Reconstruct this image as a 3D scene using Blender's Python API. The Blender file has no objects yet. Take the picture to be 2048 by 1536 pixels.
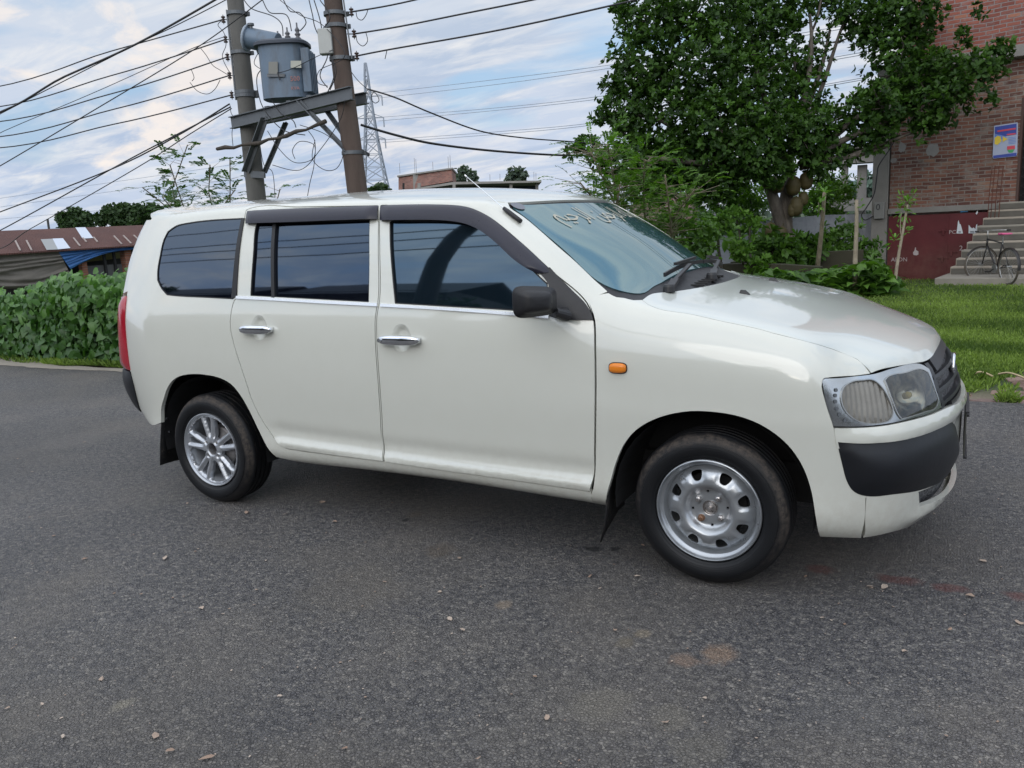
import bpy, bmesh, math, random
from math import sin, cos, pi, radians, atan2, sqrt, exp, floor
from mathutils import Vector, Matrix, noise
from mathutils.bvhtree import BVHTree
from mathutils.geometry import delaunay_2d_cdt
random.seed(7)
S = bpy.context.scene
COL = S.collection
V = Vector
# ---------------------------------------------------------------- camera (car frame = world frame, x forward, z up)
CC = V((3.3054, -3.5396, 1.3274)); FPX = 1615.6
_yaw, _p, _ro = -0.5112, 0.1937, -0.053
_f = V((sin(_yaw), cos(_yaw), 0)); _rt = V((cos(_yaw), -sin(_yaw), 0)); _up = V((0, 0, 1))
CF = cos(_p)*_f - sin(_p)*_up; _u2 = sin(_p)*_f + cos(_p)*_up
CR = cos(_ro)*_rt + sin(_ro)*_u2; CU = -sin(_ro)*_rt + cos(_ro)*_u2
cam = bpy.data.cameras.new('camera'); camo = bpy.data.objects.new('camera', cam); COL.objects.link(camo)
cam.lens = FPX/2048*36; cam.sensor_width = 36; cam.clip_start = .05; cam.clip_end = 3000
camo.matrix_world = Matrix(((CR.x, CU.x, -CF.x, CC.x), (CR.y, CU.y, -CF.y, CC.y), (CR.z, CU.z, -CF.z, CC.z), (0, 0, 0, 1)))
S.camera = camo
def ray(px, py): return CR*((px-1024)/FPX) - CU*((py-768)/FPX) + CF
def on_y(px, py, y): d = ray(px, py); return CC + d*((y-CC.y)/d.y)
def on_z(px, py, z): d = ray(px, py); return CC + d*((z-CC.z)/d.z)
def at(px, py, dep): return CC + ray(px, py)*dep          # dep = distance along the view axis
def proj(p):
    v = V(p)-CC; d = v.dot(CF); return (1024+FPX*v.dot(CR)/d, 768-FPX*v.dot(CU)/d, d)
# ---------------------------------------------------------------- object helpers
def tag(o, label=None, cat=None, group=None, kind=None):
    for k, v in (('label', label), ('category', cat), ('group', group), ('kind', kind)):
        if v: o[k] = v
    return o
def empty(name, loc=(0, 0, 0), label=None, cat=None, group=None):
    o = bpy.data.objects.new(name, None); COL.objects.link(o); o.location = loc; o.empty_display_size = .1
    return tag(o, label, cat, group)
def link(name, me, mat=None, parent=None, smooth=True):
    me.name = name
    if mat is not None:
        for m in (mat if isinstance(mat, (list, tuple)) else [mat]): me.materials.append(m)
    if smooth is True: me.shade_smooth()
    o = bpy.data.objects.new(name, me); COL.objects.link(o)
    if parent is not None:
        o.parent = parent
        if parent.type == 'EMPTY' and parent.parent is None and parent.get('_abs', 1):
            o.matrix_parent_inverse = Matrix.Translation(-V(parent.location))
        elif parent.parent is not None or parent.type == 'MESH':
            pass
    return o
def wlink(name, me, mat=None, parent=None, smooth=True):
    """mesh given in world coordinates, parented anywhere below an unrotated root"""
    o = link(name, me, mat, None, smooth)
    if parent is not None:
        r = parent; t = V((0, 0, 0))
        while r is not None: t += V(r.location) ; r = r.parent
        o.parent = parent; o.matrix_parent_inverse = Matrix.Identity(4)
        # store verts relative to the parent's origin
        for v in me.vertices: v.co -= t
    return o
class MB:
    """collects geometry for one mesh"""
    def __init__(s): s.v = []; s.f = []; s.mi = []
    def add(s, vs, fs, mi=0):
        n = len(s.v); s.v += [tuple(v) for v in vs]
        for f in fs: s.f.append(tuple(i+n for i in f)); s.mi.append(mi)
    def box(s, c, d, rz=0, mi=0, M=None):
        x, y, z = d[0]/2, d[1]/2, d[2]/2
        vs = [V((a*x, b*y, e*z)) for e in (-1, 1) for b in (-1, 1) for a in (-1, 1)]
        R = M or Matrix.Rotation(rz, 3, 'Z')
        vs = [R @ v + V(c) for v in vs]
        s.add(vs, [(0, 2, 3, 1), (4, 5, 7, 6), (0, 1, 5, 4), (2, 6, 7, 3), (0, 4, 6, 2), (1, 3, 7, 5)], mi)
    def bbox(s, lo, hi, mi=0): s.box([(a+b)/2 for a, b in zip(lo, hi)], [b-a for a, b in zip(lo, hi)], 0, mi)
    def beam(s, a, b, w, h, up=(0, 0, 1), mi=0):
        a = V(a); b = V(b); d = (b-a); L = d.length; d.normalize(); u = V(up); r = d.cross(u)
        if r.length < 1e-3: r = d.cross(V((1, 0, 0)))
        r.normalize(); u = r.cross(d)
        M = Matrix((r, d, u)).transposed(); s.box((a+b)/2, (w, L, h), 0, mi, M)
    def tube(s, pts, r, n=8, cap=True, mi=0, closed=False):
        pts = [V(p) for p in pts]; m = len(pts); rs = r if isinstance(r, (list, tuple)) else [r]*m
        prev = None; rings = []
        for i, p in enumerate(pts):
            if closed: t = pts[(i+1) % m]-pts[i-1]
            else: t = pts[min(i+1, m-1)]-pts[max(i-1, 0)]
            if t.length < 1e-9: t = V((0, 0, 1))
            t.normalize()
            if prev is None:
                prev = t.cross(V((0, 0, 1)))
                if prev.length < .05: prev = t.cross(V((1, 0, 0)))
            prev = prev - t*prev.dot(t)
            if prev.length < 1e-6: prev = t.orthogonal()
            prev.normalize(); b = t.cross(prev)
            rings.append([p + (prev*cos(2*pi*k/n) + b*sin(2*pi*k/n))*rs[i] for k in range(n)])
        vs = [v for g in rings for v in g]; fs = []
        for i in range(m if closed else m-1):
            j = (i+1) % m
            for k in range(n): fs.append((i*n+k, i*n+(k+1) % n, j*n+(k+1) % n, j*n+k))
        if cap and not closed: fs.append(tuple(range(n))[::-1]); fs.append(tuple((m-1)*n+k for k in range(n)))
        s.add(vs, fs, mi)
    def lathe(s, prof, c=(0, 0, 0), axis='Z', n=32, mi=0, closed=False):
        """prof [(r,h)]"""
        vs = []; c = V(c)
        for r, h in prof:
            for k in range(n):
                a = 2*pi*k/n; x, y = r*cos(a), r*sin(a)
                vs.append(c + (V((x, y, h)) if axis == 'Z' else V((x, h, y)) if axis == 'Y' else V((h, x, y))))
        fs = []
        m = len(prof)
        for i in range(m if closed else m-1):
            j = (i+1) % m
            for k in range(n): fs.append((i*n+k, i*n+(k+1) % n, j*n+(k+1) % n, j*n+k))
        s.add(vs, fs, mi)
    def mesh(s, weld=False):
        me = bpy.data.meshes.new('m'); me.from_pydata(s.v, [], s.f)
        if any(s.mi): me.polygons.foreach_set('material_index', s.mi)
        bm = bmesh.new(); bm.from_mesh(me)
        if weld: bmesh.ops.remove_doubles(bm, verts=bm.verts, dist=1e-5)
        if len(s.f) < 60000: bmesh.ops.recalc_face_normals(bm, faces=bm.faces)
        bm.to_mesh(me); bm.free(); me.update()
        return me
    def build(s, name, mat=None, parent=None, smooth=False, bevel=0, auto=None, weld=False):
        me = s.mesh(weld)
        o = wlink(name, me, mat, parent, smooth is True)
        if auto:
            me.shade_smooth()
            bm = bmesh.new(); bm.from_mesh(me)
            for e in bm.edges:
                if len(e.link_faces) == 2 and e.calc_face_angle(0) > radians(auto): e.smooth = False
            bm.to_mesh(me); bm.free()
        if bevel:
            m = o.modifiers.new('bevel', 'BEVEL'); m.width = bevel; m.segments = 2; m.limit_method = 'ANGLE'; m.angle_limit = radians(40)
            m.harden_normals = False
        return o
def copy_tree(o, loc=None, rz=None, label=None, parent=None):
    c = o.copy(); COL.objects.link(c); c.parent = parent
    if parent is not None: c.matrix_parent_inverse = o.matrix_parent_inverse.copy()
    for ch in list(o.children): copy_tree(ch, parent=c)
    if loc is not None: c.location = loc
    if rz is not None: c.rotation_euler = (0, 0, rz)
    if label: c['label'] = label
    return c
# ---------------------------------------------------------------- material helpers
class NT:
    def __init__(s, name, world=False):
        if world: s.m = bpy.data.worlds.new(name)
        else: s.m = bpy.data.materials.new(name)
        s.m.use_nodes = True; s.t = s.m.node_tree; s.t.nodes.clear()
    def n(s, typ, **kw):
        nd = s.t.nodes.new(typ)
        ins = kw.pop('ins', {})
        for k, v in kw.items(): setattr(nd, k, v)
        for k, v in ins.items(): s.set(nd, k, v)
        return nd
    def set(s, nd, k, v):
        sock = nd.inputs[k]
        if isinstance(v, bpy.types.NodeSocket): s.t.links.new(v, sock)
        elif isinstance(v, bpy.types.Node): s.t.links.new(v.outputs[0], sock)
        else:
            if sock.type == 'RGBA' and len(v) == 3: v = (*v, 1)
            sock.default_value = v
    def math(s, op, a, b=0.0, c=None, clamp=False):
        nd = s.n('ShaderNodeMath', operation=op, use_clamp=clamp); s.set(nd, 0, a); s.set(nd, 1, b)
        if c is not None: s.set(nd, 2, c)
        return nd.outputs[0]
    def ramp(s, fac, stops, interp='LINEAR'):
        nd = s.n('ShaderNodeValToRGB'); s.set(nd, 0, fac); cr = nd.color_ramp; cr.interpolation = interp
        while len(cr.elements) < len(stops): cr.elements.new(.5)
        for e, (p, c) in zip(cr.elements, stops):
            e.position = p; e.color = (c, c, c, 1) if isinstance(c, (int, float)) else (*c, 1)
        return nd.outputs[0]
    def mix(s, fac, a, b, blend='MIX'):
        nd = s.n('ShaderNodeMix', data_type='RGBA', blend_type=blend)
        s.set(nd, 0, fac); s.set(nd, 6, a if not isinstance(a, tuple) or len(a) == 4 else (*a, 1)); s.set(nd, 7, b if not isinstance(b, tuple) or len(b) == 4 else (*b, 1))
        return nd.outputs[2]
    def noise(s, vec, scale, detail=4, rough=.55, dist=0, out=0):
        nd = s.n('ShaderNodeTexNoise'); s.set(nd, 'Vector', vec); s.set(nd, 'Scale', scale); s.set(nd, 'Detail', detail); s.set(nd, 'Roughness', rough); s.set(nd, 'Distortion', dist)
        return nd.outputs[out]
    def voro(s, vec, scale, feature='F1', out=0, rand=1):
        nd = s.n('ShaderNodeTexVoronoi', feature=feature); s.set(nd, 'Vector', vec); s.set(nd, 'Scale', scale); s.set(nd, 'Randomness', rand)
        return nd.outputs[out]
    def pos(s): return s.n('ShaderNodeNewGeometry').outputs['Position']
    def obj(s): return s.n('ShaderNodeTexCoord').outputs['Object']
    def mapv(s, vec, scale=(1, 1, 1), rot=(0, 0, 0), loc=(0, 0, 0)):
        nd = s.n('ShaderNodeMapping'); s.set(nd, 'Vector', vec); s.set(nd, 'Scale', scale); s.set(nd, 'Rotation', rot); s.set(nd, 'Location', loc)
        return nd.outputs[0]
    def bump(s, h, strength=.3, dist=.01, normal=None):
        nd = s.n('ShaderNodeBump'); s.set(nd, 'Height', h); s.set(nd, 'Strength', strength); s.set(nd, 'Distance', dist)
        if normal is not None: s.set(nd, 'Normal', normal)
        return nd.outputs[0]
    def pbr(s, color, rough=.5, metal=0.0, **kw):
        b = s.n('ShaderNodeBsdfPrincipled'); s.set(b, 'Base Color', color); s.set(b, 'Roughness', rough); s.set(b, 'Metallic', metal)
        for k, v in kw.items(): s.set(b, k.replace('_', ' '), v)
        o = s.n('ShaderNodeOutputMaterial'); s.t.links.new(b.outputs[0], o.inputs[0]); s.b = b
        return s.m
def simple(name, col, rough=.5, metal=0.0, var=.15, vs=8.0, bumpk=0.0, bs=60, **kw):
    t = NT(name); p = t.obj()
    n = t.noise(p, vs, 5)
    f = t.math('MULTIPLY_ADD', n, 2*var, 1-var)
    c = t.mix(1.0, (*col, 1), f, 'MULTIPLY')
    if bumpk: kw['Normal'] = t.bump(t.noise(p, bs, 4), bumpk, .01)
    rr = t.math('MULTIPLY_ADD', n, .15, rough-.075, clamp=True)
    return t.pbr(c, rr, metal, **kw)
def smoothstep(a, b, x):
    t = min(1, max(0, (x-a)/(b-a))); return t*t*(3-2*t)
def interp(tab, x):
    if x <= tab[0][0]: return tab[0][1]
    for (a, p), (b, q) in zip(tab, tab[1:]):
        if x <= b: return p+(q-p)*(x-a)/(b-a)
    return tab[-1][1]
# ================================================================ car body surface (one smooth cage, limit surface fitted through the points)
NK = 10   # side levels
# side stations: x, [(|y|,z)]*NK bottom->cant edge E ; C=(dx centre bulge, z centre)
def crom(tab, x):
    """Catmull-Rom on irregular table [(x,val or tuple)]"""
    n = len(tab)
    if x <= tab[0][0]: return tab[0][1]
    if x >= tab[-1][0]: return tab[-1][1]
    i = max(k for k in range(n-1) if tab[k][0] <= x)
    x0, y0 = tab[i]; x1, y1 = tab[i+1]; h = x1-x0
    def sl(k):
        if k == 0: return (tab[1][1]-tab[0][1])/(tab[1][0]-tab[0][0])
        if k == n-1: return (tab[-1][1]-tab[-2][1])/(tab[-1][0]-tab[-2][0])
        return (tab[k+1][1]-tab[k-1][1])/(tab[k+1][0]-tab[k-1][0])
    t = (x-x0)/h; m0, m1 = sl(i)*h, sl(i+1)*h
    return (2*t**3-3*t**2+1)*y0+(t**3-2*t**2+t)*m0+(-2*t**3+3*t**2)*y1+(t**3-t**2)*m1
# half width multiplier offset by x (added to section |y|)
WX = [(-.60, -.055), (-.42, -.012), (-.15, -.002), (.3, 0), (1.2, .004), (2.0, .002), (2.5, .0), (2.8, -.006), (2.95, -.028), (3.1, -.09)]
SEC = [(.775, .262), (.812, .285), (.834, .335), (.831, .43), (.840, .60), (.842, .79), (.829, .945), (.806, 1.06), (.755, 1.28), (.700, 1.432)]
#   x on side for stations, E point (x,y,z), centre point (x,z)
ST = [
 # xs_low   E(x,y,z)                 C(x,z)
 (-.40, (-.30, .625, 1.478), (-.55, 1.534)),
 (-.15, (-.10, .645, 1.478), (-.25, 1.541)),
 (.20, (.20, .657, 1.482), (.15, 1.540)),
 (.65, (.62, .660, 1.478), (.65, 1.538)),
 (1.05, (1.02, .658, 1.468), (1.12, 1.522)),
 (1.42, (1.36, .648, 1.450), (1.48, 1.492)),
 (1.72, (1.60, .630, 1.424), (1.72, 1.448)),
 (1.93, (1.735, .622, 1.368), (1.84, 1.386)),
 (2.07, (1.93, .655, 1.245), (2.06, 1.256)),
 (2.16, (2.10, .685, 1.110), (2.26, 1.122)),
 (2.28, (2.27, .715, 1.030), (2.44, 1.045)),
 (2.48, (2.48, .725, .992), (2.60, 1.017)),
 (2.72, (2.72, .722, .948), (2.82, .957)),
 (2.92, (2.90, .712, .892), (3.02, .902)),
]
def side_pt(i, k):
    xs, E, C = ST[i]; y, z = SEC[k]
    w = crom(WX, xs)
    t = k/(NK-1)
    if k < 4: z += interp([(-.4, .05), (-.15, .01), (.2, -.0), (.65, 0), (1.3, .01), (2.1, -.015), (2.5, -.03), (2.92, -.045)], xs)*(1-k/4)
    # greenhouse / shoulder: squeeze upper levels to reach E
    if xs <= 1.9:
        zz = z; yy = y+w
        top = SEC[-1]
        if k >= 7:
            f = (z-1.0)/(top[1]-1.0)
            zz = z + (E[2]-.047-top[1])*f
            yy = y+w*(1-f) + (E[1]-.657)*f
        x = xs + (E[0]-xs)*(max(0, z-.95)/.52)
        return V((x, -yy, zz))
    # front part: remap levels 5..9 between z=.76 and E
    if k <= 4: return V((xs, -(y+w), z))
    zb = .60; f = (k-4)/(NK-4)
    ez = E[2]; 
    yb = .840+w
    zl = zb+(ez-zb)*(1-(1-f)**1.25)
    # superellipse shoulder from (yb, ~.75) to E
    u = (zl-zb)/(ez-zb)
    belt = (1.06-ez)
    p = 4.0 if xs > 2.2 else 3.2
    yl = E[1] + (yb-E[1])*(1-u**p)**(1/1.6) if u < 1 else E[1]
    return V((xs+(E[0]-xs)*u*u, -yl, zl))
# front corner column and front face; rear the same
FZ = [.205, .245, .31, .42, .57, .655, .71, .745, .77, .79]
def front_pt(k, t):
    """t 0 = corner .. 1 centre ; plan curve by level"""
    z = FZ[k]
    dx = interp([(.205, -.05), (.245, -.022), (.31, -.008), (.42, .0), (.58, .0), (.655, -.012), (.71, -.035), (.745, -.052), (.77, -.07), (.79, -.085)], z)
    dy = interp([(.205, -.04), (.26, -.01), (.45, 0), (.63, 0), (.76, -.02), (.80, -.03)], z)
    tab = [(0, (3.085, .735)), (.25, (3.175, .645)), (.5, (3.265, .455)), (.75, (3.318, .235)), (1, (3.335, 0))]
    for (a, p), (b, q) in zip(tab, tab[1:]):
        if t <= b+1e-9:
            s = (t-a)/(b-a); x = p[0]+(q[0]-p[0])*s; y = p[1]+(q[1]-p[1])*s; break
    zc = z + .01*(t)*(z > .7)
    return V((x+dx, -max(0, y+dy*(1-t)), zc))
RZ = [.33, .365, .42, .50, .62, .80, .96, 1.08, 1.27, 1.41]
def rear_pt(k, t):
    z = RZ[k]
    xc = interp([(.33, -.80), (.42, -.845), (.5, -.86), (.65, -.86), (.72, -.845), (.95, -.83), (1.1, -.82), (1.27, -.80), (1.41, -.765)], z)
    lean = xc+.85
    yw = interp([(.33, .60), (.42, .68), (.5, .71), (.62, .735), (.9, .745), (1.1, .70), (1.27, .64), (1.41, .575)], z)
    tab = [(0, (.155, 1.0)), (.25, (.065, .86)), (.5, (.03, .6)), (.75, (.008, .3)), (1, (0, 0))]
    for (a, p), (b, q) in zip(tab, tab[1:]):
        if t <= b+1e-9:
            s = (t-a)/(b-a); x = p[0]+(q[0]-p[0])*s; y = p[1]+(q[1]-p[1])*s; break
    return V((xc+x, -y*yw, z))
NJ = 4
def build_shell():
    P = {}
    nS = len(ST)
    cols = nS+2            # rear corner, stations, front corner
    for k in range(NK):
        P[('S', 0, k)] = rear_pt(k, 0); P[('S', cols-1, k)] = front_pt(k, 0)
        for i in range(nS): P[('S', i+1, k)] = side_pt(i, k)
    # E row (k = NK): top edge ; top grid j=0..NJ
    for i in range(nS):
        xs, E, C = ST[i]
        for j in range(NJ+1):
            t = j/NJ; y = E[1]*(1-t)
            q = 1-(y/E[1])**2
            hood = xs > 2.2
            qz = 1-(abs(y)/E[1])**(2.4 if hood else 2.2)
            P[('T', i+1, j)] = V((E[0]+(C[0]-E[0])*q, -y, E[2]+(C[1]-E[2])*qz))
    # rear top row and front top row
    for j in range(NJ+1):
        t = j/NJ
        a = rear_pt(NK-1, t); P[('T', 0, j)] = V((a.x+.09, a.y*.97, 1.491+.036*(1-(1-t)**2)))
        b = front_pt(NK-1, t); P[('T', cols-1, j)] = V((b.x-.04, b.y, .822+.012*(1-(1-t)**2)))
        for k in range(NK):
            P[('R', j, k)] = rear_pt(k, t); P[('F', j, k)] = front_pt(k, t)
    bm = bmesh.new(); vm = {}
    def vert(key):
        kind = key[0]
        # canonical keys on shared edges
        if kind == 'R' and key[1] == 0: key = ('S', 0, key[2])
        if kind == 'F' and key[1] == 0: key = ('S', cols-1, key[2])
        if key not in vm:
            p = P[key]; vm[key] = bm.verts.new(p)
        return vm[key]
    def side(i, k): return vert(('S', i, k)) if k < NK else vert(('T', i, 0))
    F = []
    for i in range(cols-1):
        for k in range(NK): F.append((side(i, k), side(i+1, k), side(i+1, k+1), side(i, k+1)))
    for i in range(cols-1):
        for j in range(NJ): F.append((vert(('T', i, j)), vert(('T', i+1, j)), vert(('T', i+1, j+1)), vert(('T', i, j+1))))
    def rr(j, k): return vert(('R', j, k)) if k < NK else vert(('T', 0, j))
    def ff(j, k): return vert(('F', j, k)) if k < NK else vert(('T', cols-1, j))
    for j in range(NJ):
        for k in range(NK):
            F.append((rr(j+1, k), rr(j, k), rr(j, k+1), rr(j+1, k+1)))
            F.append((ff(j, k), ff(j+1, k), ff(j+1, k+1), ff(j, k+1)))
    for f in F: bm.faces.new(f)
    # mirror
    g = bmesh.ops.duplicate(bm, geom=bm.verts[:]+bm.edges[:]+bm.faces[:])
    nf = [e for e in g['geom'] if isinstance(e, bmesh.types.BMFace)]
    for v in [e for e in g['geom'] if isinstance(e, bmesh.types.BMVert)]: v.co.y *= -1
    bmesh.ops.reverse_faces(bm, faces=nf)
    bmesh.ops.remove_doubles(bm, verts=bm.verts, dist=1e-4)
    bmesh.ops.recalc_face_normals(bm, faces=bm.faces)
    bm.verts.ensure_lookup_table()
    me = bpy.data.meshes.new('cage'); bm.to_mesh(me); bm.free()
    o = bpy.data.objects.new('cage', me); COL.objects.link(o)
    m = o.modifiers.new('s', 'SUBSURF'); m.levels = 1; m.render_levels = 1; m.use_limit_surface = True; m.boundary_smooth = 'ALL'
    tgt = [v.co.copy() for v in me.vertices]
    for it in range(6):
        dg = bpy.context.evaluated_depsgraph_get(); dg.update()
        ev = o.evaluated_get(dg).to_mesh()
        lim = [ev.vertices[i].co.copy() for i in range(len(tgt))]
        o.evaluated_get(dg).to_mesh_clear()
        for v, t, l in zip(me.vertices, tgt, lim): v.co += (t-l)*.75
        me.update()
    m.levels = 4
    dg = bpy.context.evaluated_depsgraph_get(); dg.update()
    fin = bpy.data.meshes.new_from_object(o.evaluated_get(dg))
    bpy.data.objects.remove(o)
    return fin
SH = build_shell()
_sv = [v.co.copy() for v in SH.vertices]; _sn = [v.normal.copy() for v in SH.vertices]
_tri = []
for p in SH.polygons:
    vs = list(p.vertices)
    for a in range(1, len(vs)-1): _tri.append((vs[0], vs[a], vs[a+1]))
BV = BVHTree.FromPolygons(_sv, _tri)
_cz = sum((n.z for n, v in zip(_sn, _sv) if v.z > 1.5), 0)
NSGN = 1 if _cz > 0 else -1
def snorm(loc, idx):
    a, b, c = _tri[idx]; A, B, C3 = _sv[a], _sv[b], _sv[c]
    n = (B-A).cross(C3-A); ar = n.length
    if ar < 1e-12: return _sn[a]*NSGN
    n /= ar
    wa = (C3-B).cross(loc-B).dot(n)/ar; wb = (A-C3).cross(loc-C3).dot(n)/ar; wc = 1-wa-wb
    return ((_sn[a]*wa+_sn[b]*wb+_sn[c]*wc).normalized())*NSGN
def hitpx(px, py):
    d = ray(px, py).normalized()
    loc, n, i, dist = BV.ray_cast(CC, d)
    if loc is None:
        best = None; t = 2.0
        while t < 6.5:
            p = CC+d*t; q = BV.find_nearest(p)
            if best is None or q[3] < best[0]: best = (q[3], q[0], q[2])
            t += .02
        if best[0] > .06: print('MISS', px, py, round(best[0], 3))
        return best[1]
    return loc
FAX, RAX = 2.35, -.05
def to2(p, mode):
    if mode == 'side': return (p.x, p.z)
    if mode == 'top': return (p.x, p.y)
    if mode == 'hood': return (p.x-.7*(p.z-1), p.y)
    if mode == 'front': return (atan2(-p.y, p.x-FAX), p.z)
    if mode == 'rear': return (atan2(-p.y, RAX-p.x), p.z)
def from2(a, b, mode):
    if mode == 'side': o, d = V((a, -3, b)), V((0, 1, 0))
    elif mode == 'top': o, d = V((a, b, 5)), V((0, 0, -1))
    elif mode == 'hood': o, d = V((a+.7*2, b, 3)), V((-.7, 0, -1)).normalized()
    elif mode == 'front': o, d = V((FAX, 0, b)), V((cos(a), -sin(a), 0))
    else: o, d = V((RAX, 0, b)), V((-cos(a), -sin(a), 0))
    loc, n, i, dist = BV.ray_cast(o, d)
    if loc is None:
        if mode in ('side', 'top', 'hood'):
            q = BV.find_nearest(V((a, -.8, b)) if mode == 'side' else V((a, b, 1.0)) if mode == 'top' else V((a-.14, b, .8)))
        else: q = BV.find_nearest(o+d*.9)
        loc, i = q[0], q[2]
    return loc, snorm(loc, i)
def dens(pts, step=.018, corner=35, closed=True):
    """smooth Catmull-Rom through 2-D points, corners kept"""
    n = len(pts); P2 = [V((p[0], p[1])) for p in pts]
    cor = []
    for i in range(n):
        if not closed and i in (0, n-1): cor.append(True); continue
        a = P2[i]-P2[i-1]; b = P2[(i+1) % n]-P2[i]
        ang = abs(a.angle(b, 0)) if a.length > 1e-9 and b.length > 1e-9 else 0
        cor.append(math.degrees(ang) > corner)
    tan = []
    for i in range(n):
        a = P2[i]-P2[i-1]; b = P2[(i+1) % n]-P2[i]
        tan.append(((a.normalized()+b.normalized())).normalized() if a.length > 1e-9 and b.length > 1e-9 and (a.normalized()+b.normalized()).length > 1e-6 else b.normalized())
    out = []
    for i in range(n if closed else n-1):
        p0, p1 = P2[i], P2[(i+1) % n]; L = (p1-p0).length; k = max(1, int(round(L/step)))
        ch = (p1-p0).normalized() if L > 1e-9 else V((1, 0))
        t0 = ch if cor[i] else tan[i]; t1 = ch if cor[(i+1) % n] else tan[(i+1) % n]
        for s in range(k):
            t = s/k
            q = (2*t**3-3*t**2+1)*p0+(t**3-2*t**2+t)*t0*L+(-2*t**3+3*t**2)*p1+(t**3-t**2)*t1*L
            out.append((q.x, q.y))
    if not closed: out.append((P2[-1].x, P2[-1].y))
    return out
def area(l): return sum(l[i-1][0]*l[i][1]-l[i][0]*l[i-1][1] for i in range(len(l)))/2
def inset(l, d):
    """positive d shrinks"""
    s = 1 if area(l) > 0 else -1; n = len(l); out = []
    for i in range(n):
        a = V(l[i-1]); b = V(l[i]); c = V(l[(i+1) % n])
        e1 = (b-a); e2 = (c-b)
        if e1.length < 1e-9 or e2.length < 1e-9: out.append(l[i]); continue
        e1.normalize(); e2.normalize()
        n1 = V((-e1.y, e1.x))*s; n2 = V((-e2.y, e2.x))*s
        m = n1+n2
        if m.length < .3: m = n1
        m.normalize(); k = min(2.0, 1/max(.5, m.dot(n1)))
        q = b+m*d*k; out.append((q.x, q.y))
    return out
def inside(p, l):
    x, y = p; c = False; n = len(l); j = n-1
    for i in range(n):
        xi, yi = l[i]; xj, yj = l[j]
        if (yi > y) != (yj > y) and x < (xj-xi)*(y-yi)/(yj-yi)+xi: c = not c
        j = i
    return c
def mind(p, l):
    best = 9
    for i in range(len(l)):
        dx = p[0]-l[i][0]; dy = p[1]-l[i][1]; d = dx*dx+dy*dy
        if d < best: best = d
    return sqrt(best)
def cdt(loops, grid):
    vs = []; ed = []
    for l in loops:
        n0 = len(vs); n = len(l)
        vs += [V(p) for p in l]; ed += [(n0+i, n0+(i+1) % n) for i in range(n)]
    xs = [p[0] for p in loops[0]]; ys = [p[1] for p in loops[0]]
    nb = len(vs)
    gx = grid if isinstance(grid, tuple) else (grid, grid)
    x = min(xs)+gx[0]/2; r = 0
    while x < max(xs):
        y = min(ys)+gx[1]/2 + (gx[1]/2 if r % 2 else 0)
        while y < max(ys):
            p = (x, y)
            if inside(p, loops[0]) and not any(inside(p, h) for h in loops[1:]) and all(mind(p, l) > .55*min(gx) for l in loops): vs.append(V(p))
            y += gx[1]
        x += gx[0]; r += 1
    ov, oe, of, *_ = delaunay_2d_cdt(vs, ed, [], 0, 1e-7)
    faces = []
    for f in of:
        c = (sum(ov[i].x for i in f)/3, sum(ov[i].y for i in f)/3)
        if inside(c, loops[0]) and not any(inside(c, h) for h in loops[1:]): faces.append(tuple(f))
    return ov, faces
def patch_mesh(loops, mode, off=0.0, depth=.018, grid=.03, offf=None, nfun=None):
    ov, faces = cdt(loops, grid)
    used = sorted({i for f in faces for i in f}); mp = {a: b for b, a in enumerate(used)}
    co = []; no = []
    for i in used:
        p, n = from2(ov[i].x, ov[i].y, mode)
        o = off + (offf(ov[i].x, ov[i].y, p) if offf else 0)
        co.append(p+n*o); no.append(n)
    fs = [tuple(mp[i] for i in f) for f in faces]
    # consistent outward winding
    out = []
    for f in fs:
        fn = (co[f[1]]-co[f[0]]).cross(co[f[2]]-co[f[0]])
        out.append(f if fn.dot(no[f[0]]) > 0 else f[::-1])
    fs = out
    nv = len(co)
    if offf:   # recompute normals geometrically when displaced
        acc = [V((0, 0, 0)) for _ in co]
        for f in fs:
            fn = (co[f[1]]-co[f[0]]).cross(co[f[2]]-co[f[0]])
            for i in f: acc[i] += fn
        no2 = [a.normalized() if a.length > 0 else n for a, n in zip(acc, no)]
    else: no2 = no
    if nfun: no2 = [nfun(c) for c in co]
    V3 = list(co); N3 = list(no2)
    if depth:
        cnt = {}
        for f in fs:
            for a, b in ((f[0], f[1]), (f[1], f[2]), (f[2], f[0])): cnt[(a, b)] = cnt.get((a, b), 0)+1
        be = [(a, b) for (a, b) in cnt if (b, a) not in cnt]
        fl = []
        for a, b in be:
            t = (co[b]-co[a]); w = t.cross(no[a]).normalized()   # outward in-plane
            ia = len(V3)
            V3 += [co[a], co[b], co[b]-no[b]*depth, co[a]-no[a]*depth]; N3 += [w]*4
            fl.append((ia+1, ia, ia+3, ia+2))
        allf = fs+fl
    else: allf = fs
    me = bpy.data.meshes.new('p'); me.from_pydata([tuple(v) for v in V3], [], allf)
    me.shade_smooth(); me.update()
    me.normals_split_custom_set_from_vertices([tuple(n) for n in N3])
    return me
def mirror_mesh(me):
    m2 = me.copy()
    nrm = [tuple(c.vector) for c in me.corner_normals]
    bm = bmesh.new(); bm.from_mesh(me)
    vs = [(v.co.x, -v.co.y, v.co.z) for v in bm.verts]; fs = []; ln = []; li = 0
    for p in me.polygons:
        ids = list(p.vertices); ls = list(p.loop_indices)
        fs.append(ids[::-1]); ln += [(nrm[l][0], -nrm[l][1], nrm[l][2]) for l in ls[::-1]]
    bm.free()
    mi = [p.material_index for p in me.polygons]
    m3 = bpy.data.meshes.new(me.name); m3.from_pydata(vs, [], fs); m3.polygons.foreach_set('material_index', mi)
    m3.shade_smooth(); m3.update(); m3.normals_split_custom_set(ln)
    bpy.data.meshes.remove(m2)
    return m3
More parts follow.
